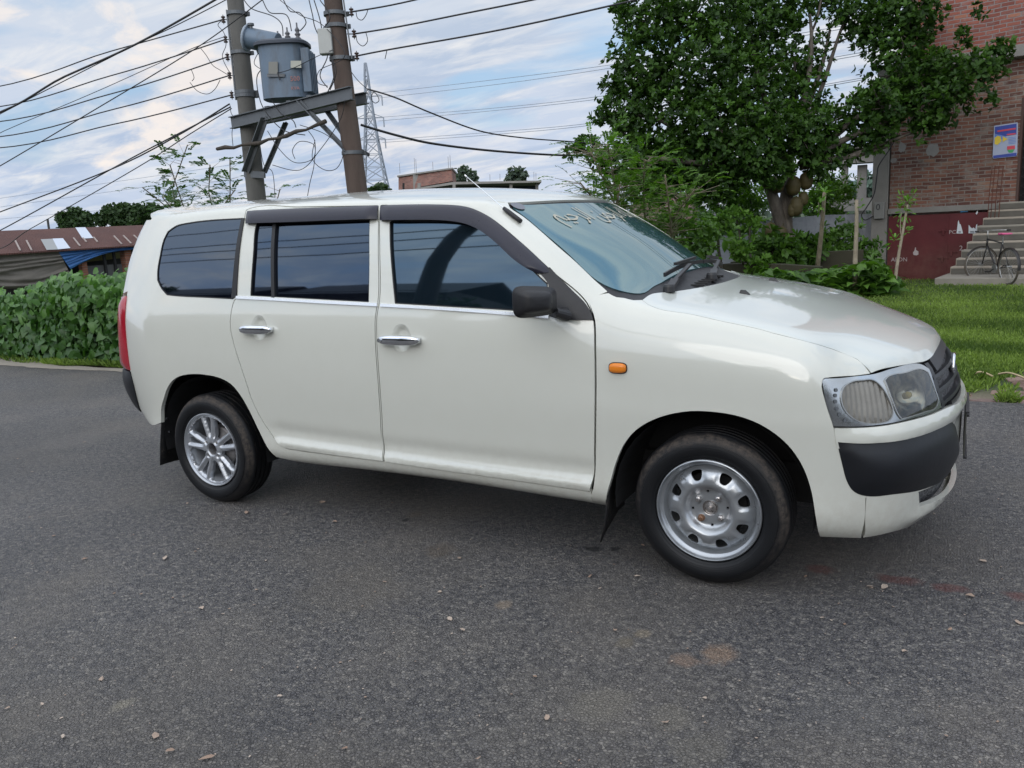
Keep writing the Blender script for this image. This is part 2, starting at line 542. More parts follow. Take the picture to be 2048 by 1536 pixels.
def join_meshes(ms):
    vs = []; fs = []; ln = []; mi = []
    for me in ms:
        n = len(vs); vs += [tuple(v.co) for v in me.vertices]
        cn = [tuple(c.vector) for c in me.corner_normals]
        for p in me.polygons:
            fs.append([i+n for i in p.vertices]); mi.append(p.material_index)
            ln += [cn[l] for l in p.loop_indices]
    m = bpy.data.meshes.new('j'); m.from_pydata(vs, [], fs); m.polygons.foreach_set('material_index', mi); m.shade_smooth(); m.update()
    m.normals_split_custom_set(ln); return m
def pxl(pts, mode='side', org=(0, 0), sc=1.0):
    return [to2(hitpx(org[0]+p[0]/sc, org[1]+p[1]/sc), mode) for p in pts]
# ================================================================ materials for the car
def m_paint(name='car_paint', col=(.635, .64, .578)):
    t = NT(name); p = t.obj()
    n = t.noise(p, 2.2, 3); n2 = t.noise(p, 14, 5, .6)
    c = t.mix(t.math('MULTIPLY', n2, .5), (*col, 1), (col[0]*.93, col[1]*.93, col[2]*.90, 1))
    z = t.n('ShaderNodeSeparateXYZ', ins={0: p}).outputs[2]
    dust = t.math('MULTIPLY', t.ramp(z, [(.22, 1), (.50, 0)]), t.ramp(t.noise(p, 30, 8, .7), [(.35, 0), (.8, 1)]))
    c = t.mix(t.math('MULTIPLY', dust, .55), c, (.40, .35, .28, 1))
    wav = t.bump(t.noise(t.mapv(p, (1, 1, 2.2)), 3.0, 1, .4), .05, .02)
    r = t.math('MULTIPLY_ADD', dust, .3, .32)
    return t.pbr(c, r, 0, Coat_Weight=1.0, Coat_Roughness=t.math('MULTIPLY_ADD', n2, .05, .03), Coat_IOR=1.7, Coat_Normal=wav, Normal=wav)
def m_hoodpaint():
    t = NT('bonnet_paint'); p = t.obj()
    n2 = t.noise(p, 14, 5, .6)
    c = t.mix(t.math('MULTIPLY', n2, .5), (.60, .62, .575, 1), (.55, .57, .52, 1))
    # peeled clear coat flakes near the centre of the bonnet
    x = t.n('ShaderNodeSeparateXYZ', ins={0: p})
    d = t.math('ADD', t.math('MULTIPLY', t.math('ABSOLUTE', t.math('SUBTRACT', x.outputs[0], 2.72)), 2.2), t.math('ABSOLUTE', t.math('ADD', x.outputs[1], .08)))
    m = t.ramp(d, [(.35, 1), (.9, 0)])
    fl = t.ramp(t.noise(t.mapv(p, (1.0, .55, 1), (0, 0, .3)), 22, 6, .66, 1.2), [(.53, 0), (.545, 1)])
    msk = t.math('MULTIPLY', fl, t.ramp(t.noise(p, 3.3, 2), [(.40, 0), (.48, 1)]))
    msk = t.math('MULTIPLY', msk, t.ramp(m, [(.1, 0), (.3, 1)]))
    c = t.mix(msk, c, (.92, .95, .92, 1))
    r = t.math('MULTIPLY_ADD', msk, .25, .33)
    wav = t.bump(t.noise(p, 3.0, 1, .4), .04, .02)
    return t.pbr(c, r, 0, Coat_Weight=t.math('SUBTRACT', 1.0, msk), Coat_Roughness=.05, Coat_IOR=1.65, Coat_Normal=wav, Normal=wav)
PAINT = m_paint(); HOODP = m_hoodpaint()
def m_glass(name, col, ior=1.6, rough=.015, tint=(1, 1, 1)):
    t = NT(name); p = t.obj()
    n = t.noise(p, 6, 6, .65)
    sm = t.ramp(t.noise(t.mapv(p, (1.5, 1, 1)), 9, 6, .7), [(.45, 0), (.8, 1)])
    c = t.mix(t.math('MULTIPLY', sm, .18), (*col, 1), (.03, .034, .04, 1))
    w = t.bump(t.noise(p, 2.5, 1, .3), .03, .02)
    return t.pbr(c, t.math('MULTIPLY_ADD', n, .03, rough), 0, IOR=ior, Normal=w, Specular_Tint=(*tint, 1))
TINT = m_glass('tinted_window_film', (.003, .004, .008), 2.0, tint=(.55, .74, 1.0))
FGL = m_glass('door_window_glass', (.006, .012, .018), 2.2, tint=(.58, .80, 1.0))
WSG = m_glass('windscreen_glass', (.034, .078, .088), 2.7, tint=(.72, .98, 1.0))
BLK = simple('black_plastic', (.012, .012, .014), .50, 0, .2, 20, .08, 120)
BLKM = simple('satin_black_bumper', (.007, .008, .011), .40, 0, .15, 6, .04, 40)
VIS = simple('smoked_visor_plastic', (.022, .022, .034), .30, 0, .12, 8, .02, 40, Specular_IOR_Level=.35)
RUB = simple('rubber_seal', (.012, .012, .013), .6, 0, .2, 20)
CHR = simple('chrome', (.75, .77, .80), .09, 1.0, .05, 12, .02, 30)
BTRM = simple('bright_trim', (.80, .81, .82), .2, .75, .06, 12)
DARK = simple('dark_underbody', (.010, .010, .011), .85, 0, .3, 6)
ORG = simple('amber_lens', (.75, .22, .02), .15, 0, .1, 20)
RED = simple('red_lens', (.36, .008, .022), .16, 0, .15, 14, .03, 60, Coat_Weight=.6)
SILV = simple('chrome_reflector', (.62, .64, .66), .16, .9, .15, 10, .05, 14)
# ---------------------------------------------------------------- traced outlines (pixels of the 2048 px photograph, laid onto the real body surface)
A = ((220, 370), 3.531); B_ = ((740, 360), 3.84); C_ = ((980, 360), 3.793); A2 = ((220, 680), 3.531); F_ = ((1600, 620), 3.2); G_ = ((1700, 640), 6.98); H_ = ((1700, 820), 5.485); HD = ((1440, 520), 4.267)
def T(pts, c=None, mode='side'):
    return pxl(pts, mode, *(c or ((0, 0), 1)))
car = empty('parked_car', (1.27, 0, 0), 'white compact estate car parked on the asphalt road, filling the middle of the picture', 'car')
NEAR = []
def part(name, me, mat, parent=car, both=True, label=None):
    o = wlink(name, me, mat, parent, None)
    if label: o['label'] = label
    if both:
        m2 = mirror_mesh_w(me, parent)
        o2 = bpy.data.objects.new(name, m2); COL.objects.link(o2)
        o2.parent = MIR.get(parent, parent)
        MIR[o] = o2
    return o
MIR = {}
def root_off(parent):
    t = V((0, 0, 0)); r = parent
    while r is not None: t += V(r.location); r = r.parent
    return t
def mirror_mesh_w(me, parent):
    m = mirror_mesh(me)
    for mt in me.materials: m.materials.append(mt)
    return m                                            # roots of the car all lie on y = 0
# --- door outlines
door_r_px = [(471, 597), (484.8, 437.4), (489, 418), (496, 405)] # left edge of the rear door upwards
bseam = [(760.3, 411), (759, 430), (758.8, 500), (758.5, 600), (753, 633), (752.5, 667), (758, 760), (763, 830), (765.5, 890), (771, 923)]
rd_low = [(471, 597), (468, 601), (461, 630), (460, 653), (466, 684), (478, 724), (492, 766), (503, 799), (520, 834), (537, 861), (554, 884), (571, 896.5), (597, 901.5)]
BS = T(bseam)
RDL = T(rd_low)
top_z = lambda x: interp([(.2, 1.438), (.6, 1.440), (1.1, 1.432), (1.4, 1.415)], x)
RT = T([(489, 432), (492, 420)])                         # upper left corner of the rear door frame
visor_top = T([(765, 409.5), (779, 410), (907, 410), (938, 414.7), (969, 427.7), (1000, 448.5), (1052, 493), (1104.6, 541.7)])
aseam = T([(1104.6, 541.7), (1175, 605), (1185, 628), (1188.5, 641), (1190.5, 699), (1191, 800), (1190, 900), (1187, 960), (1182, 984)])
fd_bot = T([(1182, 984), (1100, 972), (1000, 957), (900, 943), (800, 928), (771, 923)])
front_door = dens(visor_top[:-1]+aseam+fd_bot[1:-1]+BS[::-1][:-1]+[BS[0]], .02)
rear_door = dens([RT[0], RT[1]]+T([(500, 416), (600, 413), (700, 411.5), (757, 410.5)])+[(BS[0][0]-.012, BS[0][1])]+[(p[0]-.004, p[1]) for p in BS[1:-1]]+[(BS[-1][0]-.004, BS[-1][1])]+T([(700, 915), (640, 907.5)])+RDL[::-1], .02)
rear_door = inset(rear_door, .0); 
# arches
def arch(cx, cz, r, z0, kx=1.0, n=30, flat=.0):
    pts = []
    a0 = math.asin(max(-1, min(1, (z0-cz)/r)))
    for i in range(n+1):
        a = a0+(pi-2*a0)*i/n
        pts.append((cx+r*kx*cos(a), cz+r*sin(a)*(1-flat*abs(cos(a)))))
    return pts
rear_arch = T([(553, 914), (534, 893), (515, 855), (497, 818), (480, 789), (462, 768), (440, 756), (415, 750), (385, 748), (360, 752), (345, 761), (334, 777), (328, 795), (322, 820)])
front_arch = T([(1638, 1073), (1632, 1030), (1622, 975), (1605, 930), (1575, 888), (1530, 853), (1480, 832), (1420, 822), (1370, 822), (1310, 837), (1270, 860), (1245, 890), (1228, 930), (1218, 965), (1216, 1010)])
# --- rear quarter window
qwin = dens(T([(485, 437), (418, 441), (378.6, 446), (353, 452), (336, 463.5), (327.6, 480.5), (320.5, 511.6), (315.7, 540), (315.4, 560), (323.4, 576.7), (334.7, 589.5), (353, 591.5), (410, 594.4), (450, 596.5), (466, 597.3), (474, 590)]), .018, 25)
# --- side skin behind the fender: quarter, rocker, pillars, roof side   (holes: doors, arches, window)
rear_line = [(-.600, .664), (-.602, .80), (-.602, .94), (-.600, 1.09), (-.595, 1.21), (-.580, 1.33), (-.560, 1.42), (-.53, 1.455), (-.49, 1.472)]
zr = [p for p in rear_line]
RLX = [(p[1], p[0]+.012) for p in rear_line]; RLX.sort()
def rlx(z): return interp(RLX, z)
roof_edge = [(x, interp([(-.36, 1.478), (0, 1.484), (.5, 1.482), (1.02, 1.470), (1.36, 1.452), (1.60, 1.432)], x)) for x in (-.36, -.1, .1, .3, .5, .7, .9, 1.1, 1.3, 1.45, 1.58)]
ws_edge = T([(1015, 405), (1020, 416), (1046, 433), (1085.5, 466), (1138, 512), (1191, 562), (1214.5, 583)])       # windscreen side edge along the pillar
fen_seam = T([(1214, 583), (1198, 590), (1186, 597), (1178, 605)])
fzs = aseam
bot_z = lambda x: interp([(.44, .272), (1.0, .280), (1.6, .272), (2.1, .258)], x)
low = [(x, bot_z(x)) for x in (2.08, 1.7, 1.3, .9, .6)]
ra = [p for p in rear_arch]
rearbot = T([(322, 845), (306, 850), (290, 836), (278, 824)])
side_outer = dens(roof_edge+ws_edge+fen_seam[1:]+[(p[0], p[1]) for p in aseam[2:]]+[(2.10, .262)]+low+ra+rearbot+rear_line, .022, 40)
side_me = patch_mesh([side_outer, front_door, rear_door, qwin], 'side', 0, .02, .022)
# fender with the front corner (no seam between fender and bumper end in the photograph)
hl_top = T([(1644.5, 757), (1690, 754), (1742, 747)], mode='front')
fen_px = [(1740, 747), (1692, 752), (1648, 756), (1644, 762), (1651.5, 807), (1667, 855), (1672, 880), (1682, 926), (1693.5, 967), (1706, 984), (1731, 994.5), (1729, 1040), (1722, 1076)]
hood_seam_px = [(1742, 747), (1728, 731), (1714, 719), (1675, 702.5), (1616, 684), (1545.5, 666.5), (1520, 659), (1440, 642), (1376, 627.5), (1323, 619.5), (1296, 609), (1284, 600)]
cowl_px = [(1284, 600), (1267, 600.5), (1248, 596), (1233, 594.5), (1217, 586.5)]
fen_outer = T(fen_px)[:0]
fo3 = [hitpx(*p) for p in hood_seam_px]; 
# the fender wraps from side to top, so it is laid out in a sheared side projection: x, z+0.35*(0.84+y)
def to_f(p): return (p.x+.45*(p.y+.80)*(p.x > 2.9)*0, p.z-.30*(p.y+.84)*-1)
def fender_mesh():
    k = .35
    # direct projection along an oblique direction (0,1,-k)
    def t2(p): return (p.x, p.z+k*p.y)
    def f2(a, b):
        o = V((a, -3, b+3*k)); d = V((0, 1, -k)).normalized()
        loc, n, i, dist = BV.ray_cast(o, d)
        if loc is None: q = BV.find_nearest(V((a, -.78, b+.78*k))); loc, i = q[0], q[2]
        return loc, snorm(loc, i)
    top = [t2(hitpx(*p)) for p in hood_seam_px[::-1]]
    cw = [t2(hitpx(*p)) for p in cowl_px[::-1]]
    fs = [t2(hitpx(*p)) for p in ((1214, 583), (1198, 590), (1186, 597), (1178, 605))][::-1]
    asm = [t2(hitpx(*p)) for p in ((1187, 627), (1190.5, 641), (1192.5, 699), (1193, 800), (1192, 900), (1189, 960), (1184, 986), (1170, 1003))]
    fr = [t2(hitpx(*p)) for p in ((1218, 1012), (1220, 965), (1230, 930), (1247, 890), (1272, 860), (1312, 837), (1370, 823), (1420, 823), (1480, 833), (1530, 854), (1575, 889), (1604, 930), (1621, 975), (1631, 1030), (1640, 1073))]
    fb = [t2(hitpx(*p)) for p in fen_px[::-1]]
    loop = dens(fs[:-1]+cw[0:]+top[1:-1]+fb[::-1]+fr[::-1]+asm[::-1], .02, 40)
    global from2
    old = from2
    from2 = lambda a, b, m: f2(a, b)
    me = patch_mesh([loop], 'x', 0, .02, .03)
    from2 = old
    return me
fen_me = fender_mesh()
# roof (top projection), half
def half_top(loop_side, name): pass
re3 = [from2(a, b, 'side')[0] for a, b in roof_edge]
hdr3 = [hitpx(*p) for p in ((1015, 405), (1022, 399), (1045, 396.5), (1080, 395))]
hdr_c = from2(1.80, 0, 'top')[0]
hdrx = lambda y: 1.775-.35*y*y
def arc_hdr(n=8, y0=-.52): return [(hdrx(y0*(1-i/n)), y0*(1-i/n)) for i in range(n+1)]
ws_corner = [to2(p, 'top') for p in hdr3]
print('hdr', [tuple(round(c, 3) for c in p) for p in ws_corner], 'hdrx', hdrx(-.5))
rear_top = [(-.62, -.50), (-.69, -.38), (-.725, -.2), (-.735, 0)]
tail3 = [hitpx(322, 417), hitpx(330, 412.5)]
sidetop = [to2(p, 'top') for p in re3]
RH = [from2(a, z, 'rear')[0] for a, z in ((0, 1.478), (.2, 1.478), (.38, 1.475), (.52, 1.470))]+[from2(-.515, 1.463, 'side')[0]]
roof_loop = dens([(RH[0].x, 0)]+[(p.x, p.y) for p in RH[1:]]+[to2(from2(*rear_line[-1], 'side')[0], 'top')]+sidetop[0:]+[ws_corner[0]]+arc_hdr(8, -.53)[0:], .03, 50)
roof_me = patch_mesh([roof_loop], 'top', 0, .02, .05)
# hood half
hood_seam_top = [to2(hitpx(*p), 'hood') for p in hood_seam_px]
cowl_top = lambda y: 2.435-.21*(abs(y)/.70)**2.2
hood_front = [to2(hitpx(*p), 'hood') for p in ((1742, 747), (1791.5, 733.5), (1827, 727), (1852.5, 722), (1864, 714), (1871, 703))]
print('hood front', [tuple(round(c, 3) for c in p) for p in hood_front], 'seam', tuple(round(c, 3) for c in hood_seam_top[-1]))
xf = hood_front[-1]
hc = lambda y: to2(from2(cowl_top(y), y, 'top')[0], 'hood')
hood_loop = dens([(hc(0)[0], 0)]+[hc(y) for y in (-.12, -.25, -.38, -.5, -.6)]+[hood_seam_top[-1]]+hood_seam_top[::-1][1:]+hood_front[1:]+[to2(from2(.125, .800, 'front')[0], 'hood'), to2(from2(.06, .803, 'front')[0], 'hood'), (to2(from2(0, .803, 'front')[0], 'hood')[0], 0)], .025, 50)
hood_in = [(p[0], min(0, p[1]) if q[1] < -.004 else 0) for p, q in zip(inset(hood_loop, .0018), hood_loop)]
hood_me = patch_mesh([hood_in], 'hood', 0, .02, .03)
def sym(me): return join_meshes([me, mirror_mesh(me)])
# tail: hatch from the rear seam round to the centre
hr = [to2(from2(p[0], p[1], 'side')[0], 'rear') for p in rear_line[2:]]
hth = lambda z: to2(from2(interp([(q, p) for p, q in rear_line], z), z, 'side')[0], 'rear')[0]-.010
hatch_loop = dens([(0.0, .665), (0.0, 1.38), (0, 1.476)]+[(.2, 1.476), (.38, 1.473), (.52, 1.468)]+[(hth(z), z) for z in (1.458, 1.44, 1.42, 1.33, 1.21, 1.09)]+[(.80, 1.07), (.78, .9), (.76, .665)], .03, 50)
hatch_me = patch_mesh([hatch_loop], 'rear', -.004, .02, (.05, .04))
BR = [to2(from2(p[0], p[1], 'side')[0], 'rear') for p in (rear_line[0], rear_line[1])]
# --- assemble painted shell
part('body_side', side_me, PAINT)
part('front_wing', fen_me, PAINT)
wlink('roof', sym(roof_me), PAINT, car, None)
wlink('bonnet', sym(hood_me), HOODP, car, None)
wlink('tailgate', sym(hatch_me), PAINT, car, None)
# --- doors
def dispd(a, b, p):                                       # pressed rocker line along the foot of the doors
    z = b; ln = interp([(.4, .372), (1.1, .352), (2.1, .338)], a)
    e = smoothstep(.42, .52, a)
    return e*(.010*exp(-((z-ln)/.020)**2) - .008*exp(-((z-ln-.06)/.035)**2))
cup_c = {}
fwin = T([(779, 443.5), (782.3, 441), (822, 440), (900, 440.5), (935, 444.5), (965, 458), (1010, 486), (1052.5, 526), (1088, 560), (1095, 566), (1097, 580), (1100, 622), (1060, 624.5), (1023.8, 621.5), (900, 614), (789.5, 607.4), (785.5, 568), (780, 500)])
fwin = dens(fwin, .02, 40)
rwin = dens(T([(511, 452), (514, 444), (560, 443), (640, 441), (740, 438.5), (739, 520), (737.7, 604.5), (620, 598), (500.4, 591.8), (502, 560), (506, 505)]), .02, 40)
def cupl(cx, cz): return [(cx+.050*cos(2*pi*k/40), cz+.058*sin(2*pi*k/40)) for k in range(40)]
hr1 = T([(517, 658)])[0]; hf1 = T([(803, 679)])[0]
c1, c2 = cupl(hr1[0]+.004, hr1[1]+.006), cupl(hf1[0]-.0, hf1[1]+.006)
def door_mesh(loop, win, cl):
    return patch_mesh([inset(loop, .0042), win, cl], 'side', 0, .02, (.034, .010), lambda a, b, p: dispd(a, b, p))
def cup_mesh(cl): return patch_mesh([cl], 'side', -.0005, .0, .007, lambda a, b, p: -.019*smoothstep(0, .026, mind((a, b), cl)))
frontd = part('front_door', door_mesh(front_door, fwin, c2), PAINT)
reard = part('rear_door', door_mesh(rear_door, rwin, c1), PAINT)
part('handle_recess', cup_mesh(c2), PAINT, frontd); part('handle_recess', cup_mesh(c1), PAINT, reard)
# glass, slightly behind the skin
def gnorm(p):                                             # side glass is a plain cylinder: its tilt depends on height only
    t = radians(interp([(1.0, 8.0), (1.2, 10.5), (1.44, 14.5)], p.z)); return V((.035*(p.x-1.0), -cos(t), sin(t))).normalized()
def glass(name, loop, mat, parent, off=-.012): return part(name, patch_mesh([inset(loop, -.012)], 'side', off, 0, .05, None, gnorm), mat, parent)
glass('window', fwin, FGL, frontd); glass('window', rwin, TINT, reard)
qg = part('quarter_window', patch_mesh([inset(qwin, .002)], 'side', -.003, .0, .05, None, gnorm), TINT)
def strip(name, px1, px2, mat, parent, off=.003, depth=.012, grid=.03, dx=.018, corner=35):
    l = dens(T(px1)+T(px2)[::-1], dx, corner)
    return part(name, patch_mesh([l], 'side', off, depth, grid), mat, parent)
# window seals: thin rubber around windows
def ring(loop, w, off, mat, name, parent, inner=0.0):
    a = inset(loop, -w/2); b = inset(loop, w/2+inner)
    return part(name, patch_mesh([a, b], 'side', off, .008, .2), mat, parent)
ring(fwin, .010, -.002, RUB, 'window_seal', frontd); ring(rwin, .008, -.002, RUB, 'window_seal', reard); ring(qwin, .005, .0015, RUB, 'window_seal', qg)
# divider in the rear door window, black strip behind the quarter glass
strip('window_divider', [(545.5, 441), (552, 441)], [(542.5, 596), (549, 596.5)][0:2], BLK, reard, .0, .012)
strip('pillar_strip', [(484, 437), (490, 436.5)], [(464, 597), (474, 594)], BLK, qg, .005, .012)
# chrome belt mouldings
def belt(px1, px2, parent): strip('belt_moulding', px1, px2, BTRM, parent, .007, .010)
belt([(474, 592), (550, 596), (650, 602), (755.5, 606.5)], [(473, 597.5), (550, 601.5), (650, 607.5), (755.5, 613)], reard)
belt([(762, 607.5), (860, 613.5), (960, 620), (1026, 624.5), (1098, 631)], [(762, 613.5), (860, 619), (960, 626), (1026, 631), (1098, 637)], frontd)
# mirror sail (black triangle)
sail = T([(1076, 543), (1082, 540), (1100, 536), (1112, 549), (1146, 583), (1172, 609), (1183, 627), (1187, 640.5), (1150, 640), (1115, 637.5), (1099, 632), (1100, 600), (1097, 570), (1088, 556)])
part('mirror_sail', patch_mesh([dens(sail, .015, 30)], 'side', .006, .012, .03), BLK, frontd)
# wind deflectors (visors) standing off the doors
def visor(px_up, px_lo, parent, up=.004, lo=.030):
    U = dens(T(px_up), .03, 60, closed=False); L = dens(T(px_lo), .03, 60, closed=False); n = 40
    def rs(c):
        d = [0]
        for a, b in zip(c, c[1:]): d.append(d[-1]+math.dist(a, b))
        return [(interp([(q, c[k][0]) for k, q in enumerate(d)], d[-1]*i/n), interp([(q, c[k][1]) for k, q in enumerate(d)], d[-1]*i/n)) for i in range(n+1)]
    U, L = rs(U), rs(L); vs = []; m = 6
    for i in range(n+1):
        for j in range(m+1):
            t = j/m; a = U[i][0]+(L[i][0]-U[i][0])*t; b = U[i][1]+(L[i][1]-U[i][1])*t
            p, nn = from2(a, b, 'side')
            e = min(1, min(i, n-i)/1.6)
            o = (up+(lo-up)*sin(pi/2*min(1, t*1.5)))*(.35+.65*e) - .006*max(0, t-.8)*5*.3
            vs.append(p+V((0, -1, .1)).normalized()*o)
    N = len(vs)
    mb = MB(); f = [(i*(m+1)+j, (i+1)*(m+1)+j, (i+1)*(m+1)+j+1, i*(m+1)+j+1) for i in range(n) for j in range(m)]
    mb.add(vs, f)
    # inner face, 3 mm behind, and rims
    vi = [v+V((0, .004, 0)) for v in vs]; mb.add(vi, [q[::-1] for q in f])
    def rim(ids):
        for a, b in zip(ids, ids[1:]): mb.f.append((a, b, b+N, a+N)); mb.mi.append(0)
    rim([i*(m+1) for i in range(n+1)]); rim([i*(m+1)+m for i in range(n+1)]); rim(list(range(m+1))); rim([n*(m+1)+j for j in range(m+1)])
    me = mb.mesh(); me.shade_smooth(); me.update()
    bm = bmesh.new(); bm.from_mesh(me)
    for e in bm.edges:
        if len(e.link_faces) == 2 and e.calc_face_angle(0) > radians(45): e.smooth = False
    bm.to_mesh(me); bm.free()
    part('wind_deflector', me, VIS, parent)
visor([(495, 422), (506, 421), (600, 416.5), (700, 413), (757, 411)], [(494, 448), (505, 447.5), (600, 444.5), (700, 440.5), (757, 438.5)], reard)
visor([(762, 411), (779, 410), (907, 410.5), (938, 415), (969, 428), (1000, 449), (1052, 494), (1106, 544)], [(762, 441), (779, 441), (909, 443), (943, 450), (969, 463), (1000, 487.5), (1040, 524), (1077, 547)], frontd)
# door handles
def handle(c, L, lock):
    mb = MB(); p0, n = from2(c[0], c[1], 'side')
    ang = -.05
    prof = []
    N = 22; K = 14; vs = []
    for i in range(N+1):
        s = -1+2*i/N; w = (1-abs(s)**4)**.5 if abs(s) < 1 else 0
        lift = .030-.006*s*s
        hh = .021*max(.05, w); tt = .014*max(.05, w)
        for k in range(K):
            a = 2*pi*k/K; ca, sa = cos(a), sin(a)
            cc = abs(ca)**.7*(1 if ca > 0 else -1); ss = abs(sa)**.7*(1 if sa > 0 else -1)
            x = c[0]+s*L/2; zz = c[1]+hh*cc*1.0+ang*s*L/2*0
            q, nn = from2(x, zz, 'side')
            vs.append(V((x, p0.y-lift+tt*(-ss), zz)))
    mb.add(vs, [(i*K+k, i*K+(k+1) % K, (i+1)*K+(k+1) % K, (i+1)*K+k) for i in range(N) for k in range(K)])
    # mounts
    for s in (-1, 1): mb.box((c[0]+s*L*.40, p0.y-.012, c[1]), (.03, .030, .020))
    return mb, p0
for c, par, lk in ((hr1, reard, 0), (hf1, frontd, 1)):
    L = .205 if not lk else .215
    mb, p0 = handle(c, L, lk)
    me = mb.mesh(); me.shade_smooth(); h = part('door_handle', me, CHR, par)
    if lk:
        k = MB(); k.lathe([(.0, -.003), (.0085, -.003), (.0095, 0), (.0085, .004), (.0, .004)], (c[0]-L*.40, p0.y-.041, c[1]), 'Y', 20)
        part('key_lock', k.mesh(), SILV, par)
# side repeater
rp = T([(1236, 736)])[0]
def repeater():
    mb = MB(); n = 28; vs = []
    p0, nn = from2(rp[0], rp[1], 'side'); rings = [(1.0, -.002), (1.0, .006), (.93, .012), (.7, .016), (.35, .018)]
    for r, h in rings:
        for k in range(n):
            a = 2*pi*k/n; ca, sa = cos(a), sin(a)
            x = rp[0]+.033*r*abs(ca)**.65*(1 if ca > 0 else -1); z = rp[1]+.018*r*abs(sa)**.65*(1 if sa > 0 else -1)
            p, q = from2(x, z, 'side'); vs.append(p+q*h)
    mb.add(vs, [(i*n+k, i*n+(k+1) % n, (i+1)*n+(k+1) % n, (i+1)*n+k) for i in range(len(rings)-1) for k in range(n)]+[tuple((len(rings)-1)*n+k for k in range(n))])
    me = mb.mesh(); me.shade_smooth(); return me
rpo = part('side_repeater', repeater(), ORG)
def ringstrip(c, rx, rz, w, off, mat, name, parent):
    o = [(c[0]+(rx+w)*abs(cos(t))**.65*(1 if cos(t) > 0 else -1), c[1]+(rz+w)*abs(sin(t))**.65*(1 if sin(t) > 0 else -1)) for t in [2*pi*k/48+.01 for k in range(48)]]
    i = [(c[0]+rx*abs(cos(t))**.65*(1 if cos(t) > 0 else -1), c[1]+rz*abs(sin(t))**.65*(1 if sin(t) > 0 else -1)) for t in [2*pi*k/48+.01 for k in range(48)]]
    part(name, patch_mesh([o, i], 'side', off, .006, .3), mat, parent)
ringstrip(rp, .033, .018, .003, .003, RUB, 'lens_gasket', rpo)
# door mirror
def door_mirror():
    c = on_y(1070, 603, -.98)
    mb = MB(); N = 16; K = 28; vs = []
    hw, hh, hd = .083, .055, .044
    # rounded-box housing: axis along y-ish is width
    for i in range(N+1):
        v = -pi/2+pi*i/N
        for k in range(K):
            u = 2*pi*k/K
            def se(t, e): return abs(t)**e*(1 if t > 0 else -1)
            X = se(cos(v), .45)*se(cos(u), .45); Y = se(cos(v), .45)*se(sin(u), .45); Z = se(sin(v), .7)
            # X: across (toward car +), Y: up, Z: depth (forward +)
            tp = 1-.10*X
            fl = .82+.18*(-Z) if Z > 0 else 1.0
            vs.append((X*hw*fl, Y*hh*tp*fl, Z*hd*(1.0 if Z > 0 else .45)))
    axx = V((.70, .71, -.03)).normalized()       # towards the car / rearward-forward sweep
    ay = V((0.0, 0, 1)); az = axx.cross(ay).normalized()
    # housing front faces forward/out
    out = []
    if az.x < 0: az = -az
    for X, Y, Z in vs: out.append(c+axx*X+ay*Y+az*Z)
    mb.add(out, [(i*K+k, i*K+(k+1) % K, (i+1)*K+(k+1) % K, (i+1)*K+k) for i in range(N) for k in range(K)])
    me = mb.mesh(weld=True); me.shade_smooth()
    m = part('door_mirror', me, BLK, frontd)
    g = MB(); vv = []
    for k in range(28):
        u = 2*pi*k/28
        X = abs(cos(u))**.45*(1 if cos(u) > 0 else -1)*hw*.86; Y = abs(sin(u))**.45*(1 if sin(u) > 0 else -1)*hh*.84
        vv.append(c+axx*X+ay*Y-az*(hd*.45+.002))
    g.add(vv, [tuple(range(28))]); part('mirror_glass', g.mesh(), CHR, m)
    a = MB(); a.tube([c+V((.05, .06, -.045)), c+V((.075, .10, -.062)), on_y(1125, 622, -.83)+V((0, 0, -.012)), on_y(1135, 626, -.80)], [.016, .020, .024, .026], 12)
    part('mirror_arm', a.mesh(), BLK, m)
    for o in (a,): pass
door_mirror()
# roof aerial on the near pillar
ae = empty('roof_aerial', (0, 0, 0)); ae.parent = car; ae.location = (-1.27, 0, 0)
pA = hitpx(1007, 421); pB = hitpx(1041, 447)
def ontop(p, h): q = BV.find_nearest(p); return q[0]+snorm(q[0], q[2])*h
mb = MB(); pts = [ontop(pA.lerp(pB, t), .010) for t in (0, .25, .5, .75, 1)]
mb.tube(pts, [.008, .0095, .0095, .0095, .009], 12); me = mb.mesh(); me.shade_smooth(); o = wlink('aerial_base', me, BLK, None, None); o.parent = car; o.matrix_parent_inverse = Matrix.Translation((-1.27, 0, 0))
tip = at(933, 353, (pA-CC).dot(CF)+.05)
mb = MB(); mb.tube([pts[0], pts[0].lerp(tip, .5), tip], [.0022, .0020, .0015], 6); mb.tube([tip, tip+(tip-pts[0]).normalized()*.01], .0035, 8)
r_ = wlink('aerial_rod', mb.mesh(), SILV, None, None); r_.parent = o; r_.matrix_parent_inverse = Matrix.Identity(4)
bpy.data.objects.remove(ae)
# ================================================================ windscreen, cowl, wipers
def wsx_side(z0=0): pass
wse = [to2(hitpx(*p), 'top') for p in ((1020, 416), (1046, 433), (1085.5, 466), (1138, 512), (1191, 562), (1217, 586))]
cowl_line = [(cowl_top(y), y) for y in (-.6, -.5, -.38, -.25, -.12)]+[(cowl_top(0), 0)]
base_loop = dens([(hdrx(0)-.006, 0)]+[(hdrx(y)-.006, y) for y in (-.15, -.3, -.45, -.55)]+[(a, b-.004) for a, b in wse]+[to2(hitpx(*p), 'top') for p in cowl_px[::-1][1:]]+cowl_line, .03, 50)
ws_base = wlink('windscreen_surround', sym(patch_mesh([base_loop], 'top', -.010, 0, .05)), BLK, car, None)
gb = lambda y: 2.292-.045*(abs(y)/.6)**2 - .05*smoothstep(.60, .69, abs(y))
wse2 = [to2(hitpx(*p), 'top') for p in ((1026, 413), (1052, 432), (1092, 466), (1145, 512), (1196, 559))]
